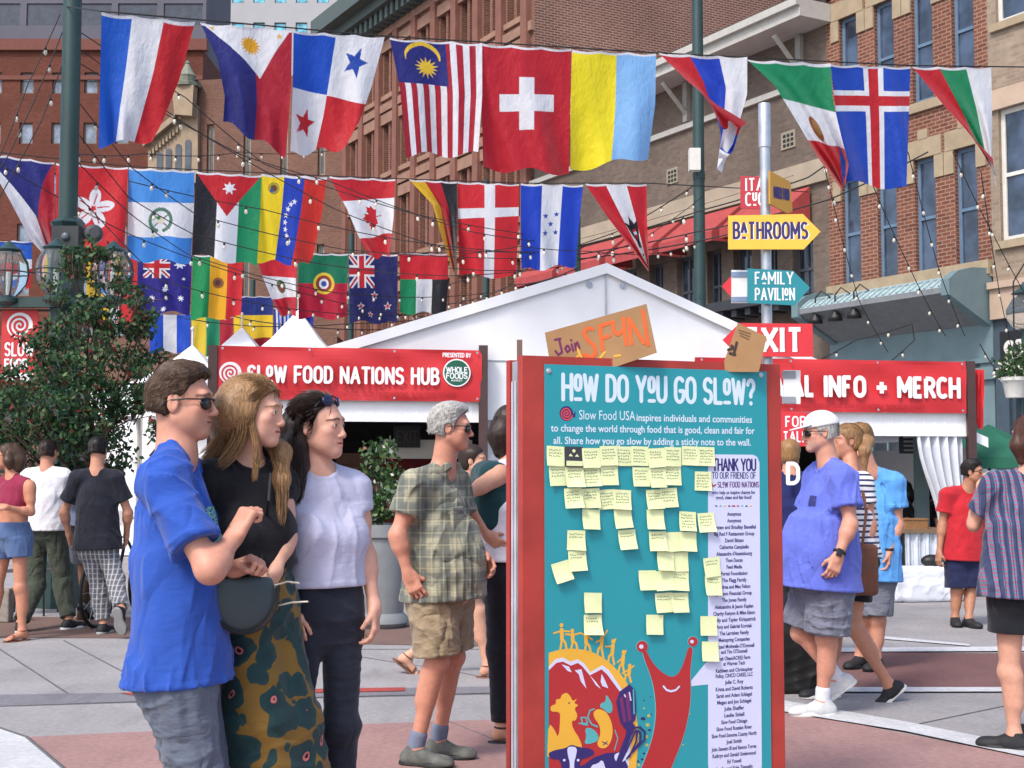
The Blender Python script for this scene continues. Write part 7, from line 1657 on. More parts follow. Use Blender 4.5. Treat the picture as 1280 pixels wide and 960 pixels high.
# ------------------------------------------------------------------ tree, plants, planter, furniture
def leaf_mat(name, a, b_, c_):
    n = NT(name); at = n.add('ShaderNodeAttribute', attribute_name='col'); n.l(at.outputs[0], n.p.inputs['Base Color']); n.p.inputs['Roughness'].default_value = .5; n.p.inputs['Specular IOR Level'].default_value = .4
    t = n.add('ShaderNodeBsdfTranslucent'); n.l(at.outputs[0], t.inputs[0]); mx = n.add('ShaderNodeMixShader'); mx.inputs[0].default_value = .3; n.l(n.p.outputs[0], mx.inputs[1]); n.l(t.outputs[0], mx.inputs[2]); n.l(mx.outputs[0], n.out.inputs[0]); return n.m
LEAFM = leaf_mat('leaf', 0, 0, 0); BARK = paint('bark', (84, 70, 58), .9, .25, 14, .5)
def leaves(name, centres, n, size, cols, parent, seed, droop=.3):
    g = np.random.default_rng(seed); C = np.array([c[:3] for c in centres]); Rr = np.array([c[3] for c in centres]); w = Rr ** 2.2; k = g.choice(len(C), n, p=w / w.sum())
    d = g.normal(size=(n, 3)); d /= np.linalg.norm(d, axis=1)[:, None]; rr = Rr[k] * g.uniform(.25, 1.05, n) ** .6; pos = C[k] + d * rr[:, None] * np.array([1, 1, .8])
    ax = g.normal(size=(n, 3)); ax[:, 2] -= droop * 2; ax /= np.linalg.norm(ax, axis=1)[:, None]; b_ = np.cross(ax, g.normal(size=(n, 3))); b_ /= np.linalg.norm(b_, axis=1)[:, None]; nn_ = np.cross(ax, b_); L = size * g.uniform(.6, 1.25, n)[:, None]
    v = np.stack([pos, pos + ax * L * .5 + b_ * L * .30 + nn_ * L * .06, pos + ax * L, pos + ax * L * .5 - b_ * L * .30 + nn_ * L * .06], 1).reshape(-1, 3); F = np.arange(4 * n).reshape(-1, 4)
    me = mesh_vf(name, v, F); ck = g.choice(len(cols), n, p=np.array([c[1] for c in cols]) / sum(c[1] for c in cols)); cc = np.array([lin(c[0])[:3] for c in cols])[ck] * g.uniform(.7, 1.3, n)[:, None]
    set_col(me, np.repeat(cc, 4, 0)); return link(name, me, LEAFM, parent)
def tree(label, px, D, blobs, n, size, cols, trunk_r, seed, trunk_top, cat='tree', group=None):
    p = P(px, 592, D); t = empty('tree', (p[0], p[1], 0)); tag(t, label, cat, group); g = random.Random(seed); m = MB(); cs = []
    base = np.array([p[0], p[1], 0.]); top = P(trunk_top[0], trunk_top[1], D); pts = [base + (top - base) * k / 6 + np.array([g.gauss(0, .03), g.gauss(0, .03), 0]) for k in range(7)]; m.tube(pts, [trunk_r * (1 - .75 * k / 6) for k in range(7)], 9)
    for (x, y, dd, r_) in blobs:
        c = P(x, y, D + dd); cs.append((*c, r_)); a = pts[min(6, max(2, int(6 * (c[2] - .5) / max(.1, top[2]))))]; mid = (a + c) / 2 + np.array([0, 0, -.06]); kb = min(1, r_ / .24); mid, a = (mid, a) if r_ > .16 else (c - np.array([0, 0, .10]), c - np.array([(c - base)[0] * .12, 0, .22])); m.tube([a, mid, c], [trunk_r * .34 * kb, trunk_r * .2 * kb, .004], 6)
        for q in range(4): e = c + np.array([g.gauss(0, 1), g.gauss(0, 1), g.gauss(0, .8)]) * r_ * .6; m.tube([mid, (mid + e) / 2 + np.array([0, 0, .03]), e], [.010, .007, .003], 4)
    m.build('trunk', BARK, t, True); leaves('crown', cs, n, size, cols, t, seed); return t
TC = [((48, 82, 52), 5), ((64, 100, 60), 4), ((36, 64, 44), 4), ((92, 118, 74), 1.4), ((128, 56, 46), .7)]
g_ = random.Random(5); bl_ = [(120, 350, .1, .12), (110, 380, -.1, .18), (150, 352, .2, .12), (140, 400, 0, .2), (85, 405, .1, .2), (60, 425, .2, .18), (175, 408, .1, .16), (118, 445, -.2, .28), (70, 460, -.1, .28), (165, 448, .1, .22), (25, 475, .1, .26), (105, 490, -.2, .34), (158, 495, -.1, .26), (55, 508, -.2, .30), (10, 525, .1, .30), (120, 530, -.1, .34), (75, 548, 0, .32), (140, 568, .1, .26), (20, 562, .2, .26), (108, 588, .2, .24), (-15, 480, .2, .28), (-20, 545, .2, .3), (122, 318, .05, .07), (116, 300, .05, .05)]
for _ in range(80):
    y = g_.uniform(312, 600); w_ = 44 + (y - 330) * .52 if y < 500 else 120; bl_.append((112 + g_.uniform(-1, 1) * w_ * 1.02, y, g_.uniform(-.4, .4), g_.uniform(.06, .14)))
tree('small dark green leafy street tree in front of the lamp post at the left', 110, 13.6, bl_, 11500, .062, TC, .055, 11, (118, 360))
# grey planter with a bushy plant behind the women
PD = 13.0; pc_ = P(479, 592, PD); pl_ = empty('planter', (pc_[0], pc_[1], 0)); tag(pl_, 'big grey round planter behind the woman in the pale T-shirt', 'planter')
zq = P(494, 655, PD)[2]; m = MB(); m.lathe((pc_[0], pc_[1], 0), [(.20, 0), (.25, .05), (.24, .10), (.20, .14), (.22, zq * .5), (.25, zq * .86), (.28, zq * .88), (.28, zq), (.24, zq), (.23, zq - .08), (.0, zq - .08)], 24); m.build('pot', paint('grey planter', (124, 128, 132), .7, .12, 5, .2), pl_, True, True)
m = MB(); m.lathe((pc_[0], pc_[1], zq - .08), [(.0, .0), (.23, .01)], 16); m.build('soil', paint('soil', (58, 48, 40), .95), pl_)
bush = empty('plant', (pc_[0], pc_[1], zq - .07)); tag(bush, 'bushy green plant with small white flowers growing in the grey planter', 'plant')
leaves('foliage', [(*P(x, y, PD + d), r_) for x, y, d, r_ in ((468, 600, .1, .22), (485, 625, -.1, .22), (465, 640, -.1, .20), (492, 600, .1, .18), (475, 565, .15, .18))], 1500, .06, [((60, 92, 50), 4), ((40, 70, 42), 4), ((100, 128, 70), 2), ((224, 224, 214), .5), ((190, 70, 90), .25)], bush, 5)
m = MB(); m.tube([(pc_[0], pc_[1], zq - .07), (pc_[0] - .05, pc_[1], zq + .4)], .02, 6); m.build('stem', BARK, bush)
# hanging flower pot at the right edge
hp = P(1268, 470, 20); m = MB(); m.lathe((hp[0], hp[1], hp[2] - .1), [(.13, -.22), (.17, 0), (.20, .03), (.20, .08), (.16, .08)], 18); hb = m.build('hanging_planter', WHITEP, None, True, True); tag(hb, 'white hanging flower pot at the right edge before the dark shopfront', 'planter')
m = MB(); m.tube([(hp[0], hp[1], hp[2]), (hp[0] + .02, hp[1], hp[2] + 1.4), (hp[0] + .5, hp[1] + .6, hp[2] + 1.9)], .012, 5); m.build('hanger', BLACK, hb)
hf = empty('flowers', (hp[0], hp[1], hp[2])); tag(hf, 'white flowers and leaves spilling from the hanging pot', 'plant'); leaves('foliage', [(hp[0], hp[1], hp[2] + .12, .28), (hp[0] + .1, hp[1], hp[2] + .35, .22), (hp[0] - .1, hp[1], hp[2] + .05, .16)], 900, .06, [((70, 100, 56), 5), ((44, 74, 44), 4), ((230, 226, 200), 1.0)], hf, 8)
lp2 = P(1281, 390, 20.5); m = MB(); m.lathe((lp2[0], lp2[1], lp2[2] - .28), [(.08, 0), (.20, .06), (.27, .2), (.27, .32), (.18, .48), (.08, .54)], 18); gl2 = m.build('round_street_lamp', GLOBE, None, True); tag(gl2, 'round glass street lamp cut by the right edge', 'street lamp'); m = MB(); m.lathe((lp2[0], lp2[1], lp2[2] + .26), [(.10, 0), (.2, .02), (.08, .1), (.02, .2)], 14); m.lathe((lp2[0], lp2[1], 0), [(.14, 0), (.08, .3), (.06, lp2[2] - .3), (.1, lp2[2] - .26)], 12); m.build('post', GREENP, gl2, True, True)
# green market umbrella far right
ug = P(1236, 552, 17.5); um = empty('market_umbrella', (ug[0], ug[1], 0)); tag(um, 'green market umbrella behind the woman in the patterned shirt', 'umbrella'); m = MB(); n8 = 8; zt_ = P(1236, 542, 17.5)[2]; ze_ = P(1236, 574, 17.5)[2]
R8 = [(math.cos(k * math.pi / 4 + .2), math.sin(k * math.pi / 4 + .2)) for k in range(8)]
for k in range(8):
    a, b_ = R8[k], R8[(k + 1) % 8]; m.face([(ug[0], ug[1], zt_ + .12), (ug[0] + a[0] * .85, ug[1] + a[1] * .85, ze_ + .02), (ug[0] + b_[0] * .85, ug[1] + b_[1] * .85, ze_ + .02)]); m.face([(ug[0] + a[0] * .85, ug[1] + a[1] * .85, ze_ + .02), (ug[0] + a[0] * .86, ug[1] + a[1] * .86, ze_ - .12), (ug[0] + b_[0] * .86, ug[1] + b_[1] * .86, ze_ - .12), (ug[0] + b_[0] * .85, ug[1] + b_[1] * .85, ze_ + .02)])
m.build('canopy', paint('green canvas', (24, 92, 70), .8), um); m = MB(); m.tube([(ug[0], ug[1], 0), (ug[0], ug[1], zt_ + .1)], .022, 8); m.lathe((ug[0], ug[1], 0), [(.25, 0), (.25, .06), (.05, .08)], 14); m.build('pole', BLACK, um)
# bicycle parked at the left
bc = P(152, 592, 13.4); bk = empty('bicycle', (bc[0], bc[1], 0)); tag(bk, 'dark bicycle seen end on beside the man in plaid trousers', 'bicycle')
m = MB(); bx, by = bc[0], bc[1]; fw = np.array([.18, .98, 0])
B3 = lambda f, z, s=0: np.array([bx + fw[0] * f + fw[1] * s, by + fw[1] * f - fw[0] * s, z])
for st, r_ in (([B3(-.42, .34), B3(-.1, .30), B3(.12, .82), B3(-.22, .86), B3(-.1, .30)], .018), ([B3(-.22, .86), B3(-.42, .34)], .012), ([B3(.12, .82), B3(.2, .75), B3(.55, .34)], .016)): m.tube(st, r_, 6)
m.build('bike_frame', paint('bike frame', (40, 44, 52), .4), bk, True)
for f in (-.45, .55):
    m = MB(); m.tube([B3(f + .33 * math.cos(t), .34 + .33 * math.sin(t)) for t in np.linspace(0, 6.283, 28)], .020, 6, cap=False); w_ = m.build('wheel', BLACK, bk, True); m = MB()
    for k in range(12): t = k * math.pi / 6; m.tube([B3(f, .34), B3(f + .31 * math.cos(t), .34 + .31 * math.sin(t))], .003, 3)
    m.build('spokes', GALV, w_)
m = MB(); m.tube([B3(.12, .98, -.28), B3(.2, 1.0, -.12), B3(.2, 1.02, 0), B3(.2, 1.0, .12), B3(.12, .98, .28)], .014, 6); m.tube([B3(.2, 1.02), B3(.13, .8)], .016, 6); m.build('handlebar', GALV, bk, True)
q = SDF(); q.ell(B3(-.26, .93), (.07, .12, .035), None, .02); q.cap(B3(-.26, .92), B3(-.05, .94), .05, .02, .03); sdf_obj('saddle', q, .01, BLACK, bk)
m = MB()
for sd, cl_ in ((-.10, 0), (.02, 1), (.12, 2)): m.obox(B3(-.2, 1.02, sd), (1, 0, 0), (0, 1, 0), (0, 0, 1), .06, .05, .07, cl_, .02)
tag(m.build('bike_bag', [paint('red bag', (190, 40, 50), .6), paint('blue bag', (50, 90, 190), .6), paint('white bag', (214, 214, 220), .6)]), 'red blue and white striped bag on the saddle of the bicycle', 'bag')
# metal cafe chair and paper bag
cc_ = P(40, 592, 14.2); ch = empty('cafe_chair', (cc_[0], cc_[1], 0)); tag(ch, 'dark metal cafe chair behind the couple at the left', 'chair')
m = MB(); m.box(cc_[0] - .22, cc_[0] + .22, cc_[1] - .2, cc_[1] + .2, .44, .46); m.build('seat', paint('dark metal', (70, 70, 76), .5), ch)
for dx, dy in ((-.2, -.18), (.2, -.18), (.2, .18), (-.2, .18)): m = MB(); m.tube([(cc_[0] + dx, cc_[1] + dy, .44), (cc_[0] + dx * 1.15, cc_[1] + dy * 1.2, 0)], .012, 6); m.build('leg', BLACK, ch)
m = MB(); m.tube([(cc_[0] - .2, cc_[1] + .2, .46), (cc_[0] - .19, cc_[1] + .26, .86), (cc_[0] + .19, cc_[1] + .26, .86), (cc_[0] + .2, cc_[1] + .2, .46)], .012, 6); m.tube([(cc_[0], cc_[1] + .21, .46), (cc_[0], cc_[1] + .26, .86)], .01, 5); m.build('backrest', BLACK, ch)
bg_ = G(-4, 778); q = SDF(); q.box((bg_[0], bg_[1], .16), (.14, .07, .17), None, .01, .01); q.disp(folds(9, .006, (14, 14, 14))); q.clip((0, 0, .003), (0, 0, -1)); tag(sdf_obj('paper_bag', q, .01, paint('grey brown paper', (140, 132, 124), .85)), 'grey brown paper bag on the ground at the left frame edge', 'bag')
# black case behind the man in the white cap
cs_ = G(1003, 872); q = SDF(); q.box((cs_[0] - .05, cs_[1] + .28, .21), (.20, .16, .21), None, .05, .03); q.ell((cs_[0] - .12, cs_[1] + .25, .34), (.16, .14, .22), None, .08); q.disp(folds(4, .010, (12, 12, 10))); q.clip((0, 0, .004), (0, 0, -1)); tag(sdf_obj('black_bag', q, .01, paint('black nylon', (16, 16, 18), .6, .2, 30, .2)), 'large black bag standing on the ground beside the board', 'bag')
# ------------------------------------------------------------------ people
HB = hair_mat('brown hair', (52, 38, 30), (92, 70, 52)); HBL = hair_mat('dark blond hair', (100, 74, 48), (172, 132, 90)); HDK = hair_mat('dark brown hair', (26, 18, 16), (58, 42, 36)); HGR = hair_mat('grey hair', (120, 118, 116), (206, 204, 200)); HBK = hair_mat('black hair', (14, 12, 12), (36, 32, 32)); HSB = hair_mat('sandy hair', (110, 80, 52), (168, 128, 84)); HAU = hair_mat('auburn brown hair', (50, 30, 24), (88, 56, 44))
LENS = paint('dark lens', (14, 14, 18), .08, .05); FRAME = paint('black frame', (18, 18, 20), .3)
BLUET = cloth('royal blue jersey', (38, 76, 164), heather=.22, rgb2=(62, 102, 186)); GREYP = cloth('slate grey trousers', (92, 100, 116), crease=.7); BLKT = cloth('black top', (20, 20, 26)); LAVT = cloth('pale lavender jersey', (174, 174, 200), heather=.35, rgb2=(214, 214, 230)); DENIM = cloth('dark indigo denim', (32, 36, 48), .8, .2, heather=.25, rgb2=(54, 62, 84)); KHAKI = cloth('khaki cotton', (146, 130, 106), crease=.8)
WSOLE = paint('white sole', (206, 206, 204), .6); BSOLE = paint('black sole', (24, 24, 26), .6); GSHOE = paint('grey trail shoe', (92, 94, 90), .8, .3, 30, .4); BSHOE = paint('black shoe', (28, 28, 32), .7, .2, 20, .2); WSHOE = paint('white trainer', (200, 202, 204), .6, .12, 20, .2); GSOCK = paint('blue grey sock', (110, 118, 140), .9); WSOCK = paint('white sock', (214, 214, 222), .9); LACE = paint('shoelace', (196, 196, 190), .8); DLACE = paint('dark lace', (40, 40, 42), .8); BRLEA = paint('brown leather', (110, 66, 46), .6, .2, 12, .2)
def pattern(name, build, rough=.85, crease=.4):
    n = NT(name); col = build(n); n.l(col, n.p.inputs['Base Color']); n.p.inputs['Roughness'].default_value = rough; n.p.inputs['Sheen Weight'].default_value = .15; n.p.inputs['Specular IOR Level'].default_value = .25
    w = n.add('ShaderNodeTexNoise'); w.inputs['Scale'].default_value = 6; w.inputs['Detail'].default_value = 1.5; w.inputs['Distortion'].default_value = .5; n.l(n.coord('Object'), w.inputs['Vector'])
    rg = n.math('ABSOLUTE', n.math('SUBTRACT', w.outputs['Fac'], .5)); b1 = n.add('ShaderNodeBump'); b1.inputs['Strength'].default_value = crease; b1.inputs['Distance'].default_value = .10; n.l(rg, b1.inputs['Height']); n.l(b1.outputs[0], n.p.inputs['Normal']); return n.m
def waves(n, axis, period, lo, hi, warp=.25, rot=(0, 0, 0)):
    tc = n.coord('Object', (1, 1, 1), rot); ns = n.add('ShaderNodeTexNoise'); ns.inputs['Scale'].default_value = 5; n.l(tc, ns.inputs['Vector']); sep = n.add('ShaderNodeSeparateXYZ'); n.l(tc, sep.inputs[0])
    v = n.math('ADD', sep.outputs[axis], n.math('MULTIPLY', ns.outputs['Fac'], warp * period)); s_ = n.math('SINE', n.math('MULTIPLY', v, 6.283 / period))
    r = n.add('ShaderNodeMapRange'); r.interpolation_type = 'SMOOTHSTEP'; r.inputs[1].default_value = lo; r.inputs[2].default_value = hi; n.l(s_, r.inputs[0]); return r.outputs[0]
def plaid_build(n):
    c = n.mix(n.math('MULTIPLY', waves(n, 0, .115, -.2, .5), .75), lin((150, 148, 128)), lin((80, 86, 84)))
    c = n.mix(n.math('MULTIPLY', waves(n, 2, .115, -.2, .5), .7), c, lin((92, 98, 96))); c = n.mix(n.math('MULTIPLY', waves(n, 0, .0575, .85, .98), .28), c, lin((196, 190, 150))); c = n.mix(n.math('MULTIPLY', waves(n, 2, .0575, .85, .98), .25), c, lin((196, 190, 156)))
    return n.mix(n.math('MULTIPLY', waves(n, 2, .029, .9, .97), .35), c, lin((70, 80, 70)))
PLAID = pattern('olive plaid cotton', plaid_build, crease=.7)
STRIPE = pattern('navy white stripes', lambda n: n.mix(waves(n, 2, .036, .25, .45, .4), lin((222, 222, 226)), lin((44, 50, 84))))
PLTR = pattern('grey plaid wool', lambda n: n.mix(n.math('MULTIPLY', waves(n, 2, .045, .7, .95), .5), n.mix(n.math('MULTIPLY', waves(n, 0, .040, .3, .9), .6), lin((88, 90, 98)), lin((190, 190, 192))), lin((180, 180, 184))))
def floral_build(n):
    ns = n.add('ShaderNodeTexNoise'); ns.inputs['Scale'].default_value = 9; n.l(n.coord('Object'), ns.inputs['Vector']); mx = n.add('ShaderNodeMix', data_type='VECTOR'); mx.inputs[0].default_value = .10; n.l(n.coord('Object'), mx.inputs[4]); n.l(ns.outputs['Color'], mx.inputs[5])
    v = n.add('ShaderNodeTexVoronoi'); v.inputs['Scale'].default_value = 11.5; v.inputs['Randomness'].default_value = .75; n.l(mx.outputs[1], v.inputs['Vector']); d = v.outputs['Distance']
    c = n.ramp(d, [(.0, lin((46, 18, 24))), (.085, lin((46, 18, 24))), (.095, lin((214, 120, 110))), (.15, lin((206, 110, 104))), (.165, lin((24, 52, 56))), (.55, lin((32, 62, 62))), (.57, lin((126, 94, 38)))])
    c.node.color_ramp.interpolation = 'LINEAR'
    return c
FLORAL = pattern('floral trousers', floral_build, .7)
def ikat_build(n):
    ns = n.coord('Object'); a = waves(n, 0, .040, -.2, .4, .5); b_ = waves(n, 2, .021, -.3, .5, .9); c = n.mix(a, lin((54, 64, 96)), n.mix(b_, lin((146, 84, 116)), lin((84, 124, 142))))
    return n.mix(n.math('MULTIPLY', waves(n, 0, .023, .7, .9), .7), c, lin((36, 40, 70)))
IKAT = pattern('patterned woven blouse', ikat_build)

# --- man in blue T-shirt, arms folded up, seen from his right side
p = Person('man in royal blue T-shirt and sunglasses with one fist raised to his chest', 1.79, 4.35, 226, 98, skin=(206, 146, 124), girth=.92, vx=.0045)
p.set(head=(227, 504, 0), neck=(221, 566, 0), shR=(203, 603, -.17), shL=(233, 600, .17), elR=(262, 712, -.27), wrR=(292, 672, -.16), elL=(268, 716, .16), wrL=(292, 712, -.02), hipR=(222, 838, -.09), hipL=(230, 838, .09), knR=(250, 1000, -.09), knL=(262, 1002, .08), anR=(262, 1134, -.09), anL=(268, 1134, .1))
p.hyaw, p.hpitch = 90, 0; p.hs = 0.981
p.hand['R'] = dict(D=(.42, .25, .85), N=(.5, .6, -.4), curl=[72, 78, 80, 82], thumb=20, tin=.5); p.hand['L'] = dict(D=(.80, -.35, .30), N=(-.2, -.3, -.9), curl=[68, 74, 78, 80], thumb=20, tin=.5)
p.build_body(brow=(84, 62, 48), stubble=(150, 112, 96), lips=(170, 100, 92))
tee_ = p.tee(BLUET, hem=-.035, sleeve=.72, inf=.016, loose=.020, seed=3, amp=.010)
p.legs(GREYP, to=1.93, name='trousers', inf=.024, seed=5, amp=.008, ankle=.06); p.shoes(BSHOE, BSOLE); p.short_hair(HB, thick=.004, line=-.008, zline=.006, topk=.012, nape=-.05, seed=3); p.sunglasses(FRAME, LENS)
# print on the chest of the shirt: pale green lettered block
pcs = p.frames(); U_, Mc_ = pcs[2], pcs[3]; pr_ = random.Random(2); pg_ = [[pr_.random() < .72 for _ in range(40)] for _ in range(40)]
decal(tee_, (p.S['shL'] + p.S['shR']) / 2 - U_ * .19 + Mc_[:, 0] * .02, Mc_[:, 0], U_, Mc_[:, 1], .20, .22, paint('faded green shirt print', (104, 156, 150), .9, .3, 60), 'shirt_print', 40, mask=lambda u, v: (u - .5) ** 2 + (v - .5) ** 2 < .24 and pg_[int(u * 40)][int(v * 40)])

# --- blonde woman leaning in
p = Person('woman with long dark blond hair, black top and floral trousers leaning forward', 1.73, 4.600, 322, 146, True, skin=(218, 164, 142), girth=.80, vx=.0045)
p.set(head=(318, 516, -.06), neck=(306, 580, .0), shR=(262, 600, -.10), shL=(346, 606, .04), elR=(262, 690, .0), wrR=(290, 735, .06), elL=(357, 672, -.03), wrL=(344, 714, -.11), hipR=(308, 775, -.05), hipL=(342, 775, .05), knR=(322, 895, -.06), knL=(352, 895, .02), anR=(342, 1060, -.08), anL=(388, 1062, .05))
p.hyaw, p.hpitch, p.hroll = 99, -3, 0; p.hs = 0.944; p.toe = {'R': 150, 'L': 130}
p.hand['L'] = dict(D=(-.35, -.25, -.85), N=(-.7, .3, .25), curl=[50, 58, 62, 66], thumb=25); p.hand['R'] = dict(D=(.75, -.35, -.55), N=(-.3, -.2, -.9), curl=30)
p.build_body(brow=(132, 100, 70), lips=(190, 106, 100), mouth=.3); p.tee(BLKT, hem=.17, sleeve=.30, inf=.012, loose=.006, seed=8, amp=.006)
p.legs(FLORAL, to=1.95, name='trousers', inf=.016, seed=6, amp=.006, wide=.055, ankle=.12, top=.17); p.sandals(BRLEA)
e = p.hl; hh = p.short_hair(HBL, thick=.012, line=.004, zline=.010, nape=-.09, seed=2, hl_=.05, hflow=(0, -1.1, -.8), lift=.06)
q = SDF()
q.chain([e(.035, -.03, .06), e(.060, -.06, .0), P(290, 546, 4.600), P(268, 568, 4.600)], [.055, .055, .044, .018], .05); q.chain([e(0, -.06, .05), e(.01, -.09, -.03), P(296, 556, 4.680), P(280, 572, 4.700)], [.07, .06, .05, .02], .05)
q.chain([e(-.055, -.01, .04), e(-.076, -.01, -.05), P(352, 565, 4.600), P(352, 600, 4.560), P(350, 640, 4.520)], [.034, .030, .030, .026, .010], .03); q.chain([e(.045, .01, .07), e(.074, .004, .0), e(.066, -.01, -.06)], [.026, .018, .010], .03)
q.disp(folds(21, .0012, (60, 60, 8))); sdf_obj('long_hair', q, .004, HBL, p.obj)
strands('hair_strands', [([e(.02, -.02, .112), e(.070, -.03, .06), e(.085, -.06, -.02), P(286, 552, 4.540), P(252, 578, 4.520)], [.018, .030, .034, .04, .03]), ([e(0, -.05, .115), e(.04, -.10, .05), e(.06, -.12, -.03), P(282, 552, 4.560), P(258, 572, 4.540)], [.02, .035, .036, .036, .03]), ([e(.03, .02, .112), e(.076, .005, .06), e(.084, -.015, .0), P(300, 556, 4.480), P(276, 580, 4.460)], [.014, .022, .026, .03, .026]),
 ([e(-.02, .01, .115), e(-.073, .01, .05), e(-.084, .0, -.04), P(354, 580, 4.560), P(352, 655, 4.500)], [.01, .018, .022, .026, .020]), ([e(.04, .045, .098), e(.074, .036, .04), e(.076, .014, -.03), P(322, 556, 4.460), P(318, 600, 4.440)], [.006, .008, .010, .012, .012])], HBL, p.obj, n=1100, r=.0012, seed=3, segs=12)
m = MB(); m.tube([P(314, 572, 4.460), P(322, 584, 4.420), P(330, 575, 4.460)], .0012, 4); m.lathe(P(322, 586, 4.615), [(.005, 0), (.005, .002)], 8, axis=(0, -1, 0)); m.build('necklace', paint('gold', (206, 170, 96), .3, metal=.8), p.obj)
m = MB(); c = P(340, 712, 4.500); m.tube([c + np.array([.033 * math.cos(t), .033 * math.sin(t), .012 * math.sin(t)]) for t in np.linspace(0, 6.283, 15)], .005, 5); m.build('bracelet', paint('shell bracelet', (200, 186, 160), .5), p.obj)
# cross body bag and strap; the glasses she holds
bgp = empty('crossbody_bag', P(308, 752, 4.320)); tag(bgp, 'round dark green grey bag hanging on a thin strap from the blonde woman', 'bag')
q = SDF(); Mb = rotm(150); q.ell(P(304, 746, 4.350), (.108, .036, .112), Mb, .01); q.clip(P(304, 722, 4.350), (0, 0, 1), .01); sdf_obj('pouch', q, .006, paint('dark green grey leather', (58, 72, 76), .5, .12, 6, .15), bgp)
m = MB(); m.tube([P(304, 746, 4.350) + Mb[:, 0] * .108 * math.cos(t) + np.array([0, 0, .112 * math.sin(t)]) - Mb[:, 1] * -.02 for t in np.linspace(-3.4, .3, 22)], .006, 5); m.build('piping', BLACK, bgp)
m = MB(); m.tube([P(338, 592, 4.480), P(336, 625, 4.400), P(331, 665, 4.585), P(324, 722, 4.350), P(318, 735, 4.350)], .005, 6); m.build('strap', BLACK, bgp)
m = MB()
for px, py in ((335, 618), (333, 632)): m.obox(P(px, py, 4.592), (1, 0, 0), (0, 1, 0), (0, 0, 1), .012, .006, .010, bev=.003)
m.build('buckle', paint('dark buckle', (40, 40, 44), .3, metal=.5), bgp)
gl = empty('held_glasses', P(352, 735, 4.400)); tag(gl, 'spectacles with pale temples held in the blonde woman\'s hand', 'glasses')
m = MB(); m.tube([P(343, 732, 4.420), P(360, 727, 4.380), P(374, 729, 4.360)], .003, 5); m.tube([P(348, 757, 4.420), P(365, 753, 4.380), P(385, 752, 4.350)], .003, 5); m.build('temple', paint('pale plastic', (214, 206, 190), .35), gl)
m = MB()
for c in (P(336, 742, 4.420), P(344, 757, 4.420)): m.tube([c + np.array([.014 * math.cos(t), .004, .022 * math.sin(t)]) for t in np.linspace(0, 6.283, 14)], .0025, 5)
m.build('rim', FRAME, gl)

# --- woman in pale lavender T-shirt
p = Person('dark haired woman in pale lavender T-shirt with sunglasses pushed up on her head', 1.72, 4.800, 403, 150, True, skin=(212, 158, 138), girth=.80, vx=.0045)
p.set(head=(398, 534, -.03), neck=(396, 590, 0), shR=(366, 610, -.06), shL=(440, 610, .06), elR=(357, 690, -.04), wrR=(354, 752, -.10), elL=(457, 693, .04), wrL=(468, 758, .0), hipR=(382, 775, -.03), hipL=(428, 775, .03), knR=(366, 905, -.04), knL=(426, 905, .02), anR=(374, 1080, -.03), anL=(418, 1085, .10))
p.hyaw, p.hpitch = 108, 1; p.hs = 0.925; p.toe = {'R': 160, 'L': 150}
p.hand['R'] = dict(D=(.55, -.3, -.75), N=(-.3, .7, -.5), curl=[14, 18, 24, 30], spread=8); p.hand['L'] = dict(D=(.05, -.1, -1), N=(-.9, .1, 0), curl=[28, 34, 38, 42])
p.build_body(brow=(54, 38, 32), lips=(196, 104, 106), mouth=.5, smile=.005); p.tee(LAVT, hem=.12, sleeve=.36, inf=.011, loose=.004, seed=12, amp=.008)
p.legs(DENIM, to=1.97, name='jeans', inf=.006, seed=7, amp=.004, ankle=.044, top=.15); p.shoes(BSHOE, WSOLE)
e = p.hl; p.short_hair(HDK, thick=.009, line=-.012, zline=.012, nape=-.07, seed=5, amp=.0015, hl_=.05, hflow=(0, -1, -.4), lift=.05)
q = SDF(); q.chain([e(.0, -.05, .06), e(.02, -.10, .0), e(.03, -.09, -.08), P(370, 570, 4.900), P(364, 602, 4.900)], [.058, .048, .044, .036, .020], .035); q.chain([e(.055, -.05, .0), e(.06, -.055, -.06), P(376, 582, 4.730), P(373, 606, 4.680), P(374, 622, 4.670)], [.03, .032, .026, .018, .006], .03); q.disp(folds(31, .0012, (60, 60, 8))); sdf_obj('long_hair', q, .0045, HDK, p.obj)
strands('hair_strands', [([e(.02, -.05, .10), e(.06, -.085, .03), e(.05, -.075, -.07), P(369, 588, 4.720), P(372, 630, 4.660)], [.02, .03, .03, .026, .014]), ([e(.03, .0, .11), e(.078, -.03, .05), e(.078, -.05, -.02), P(378, 584, 4.690), P(375, 626, 4.650)], [.012, .018, .02, .02, .012])], HDK, p.obj, n=420, r=.0013, seed=8)
sg_ = p.sunglasses(FRAME, paint('blue black lens', (26, 32, 70), .08), up=.030, back=0, tilt=50, top=True)

# --- older man in plaid shirt
p = Person('grey haired man in olive plaid shirt and khaki shorts with dark glasses', 1.80, 6.97, 548, 112, skin=(202, 140, 118), girth=1.04, belly=.075, vx=.005)
p.set(head=(564, 535, -.02), neck=(553, 588, 0), shR=(521, 605, -.17), shL=(566, 601, .16), elR=(497, 668, -.22), wrR=(510, 716, -.22), elL=(583, 668, .15), wrL=(600, 690, -.0), hipR=(542, 748, -.09), hipL=(560, 748, .09), knR=(546, 826, -.10), knL=(566, 820, .09), anR=(520, 916, -.09), anL=(548, 908, .10))
p.hyaw, p.hpitch = 92, -2; p.hs = 0.971; p.toe = {'R': 112, 'L': 108}
p.hand['R'] = dict(D=(.42, -.1, -.9), N=(.2, .95, 0), curl=[22, 30, 34, 38], spread=10); p.hand['L'] = dict(D=(.5, -.3, -.6), N=(-.3, -.6, -.4), curl=30)
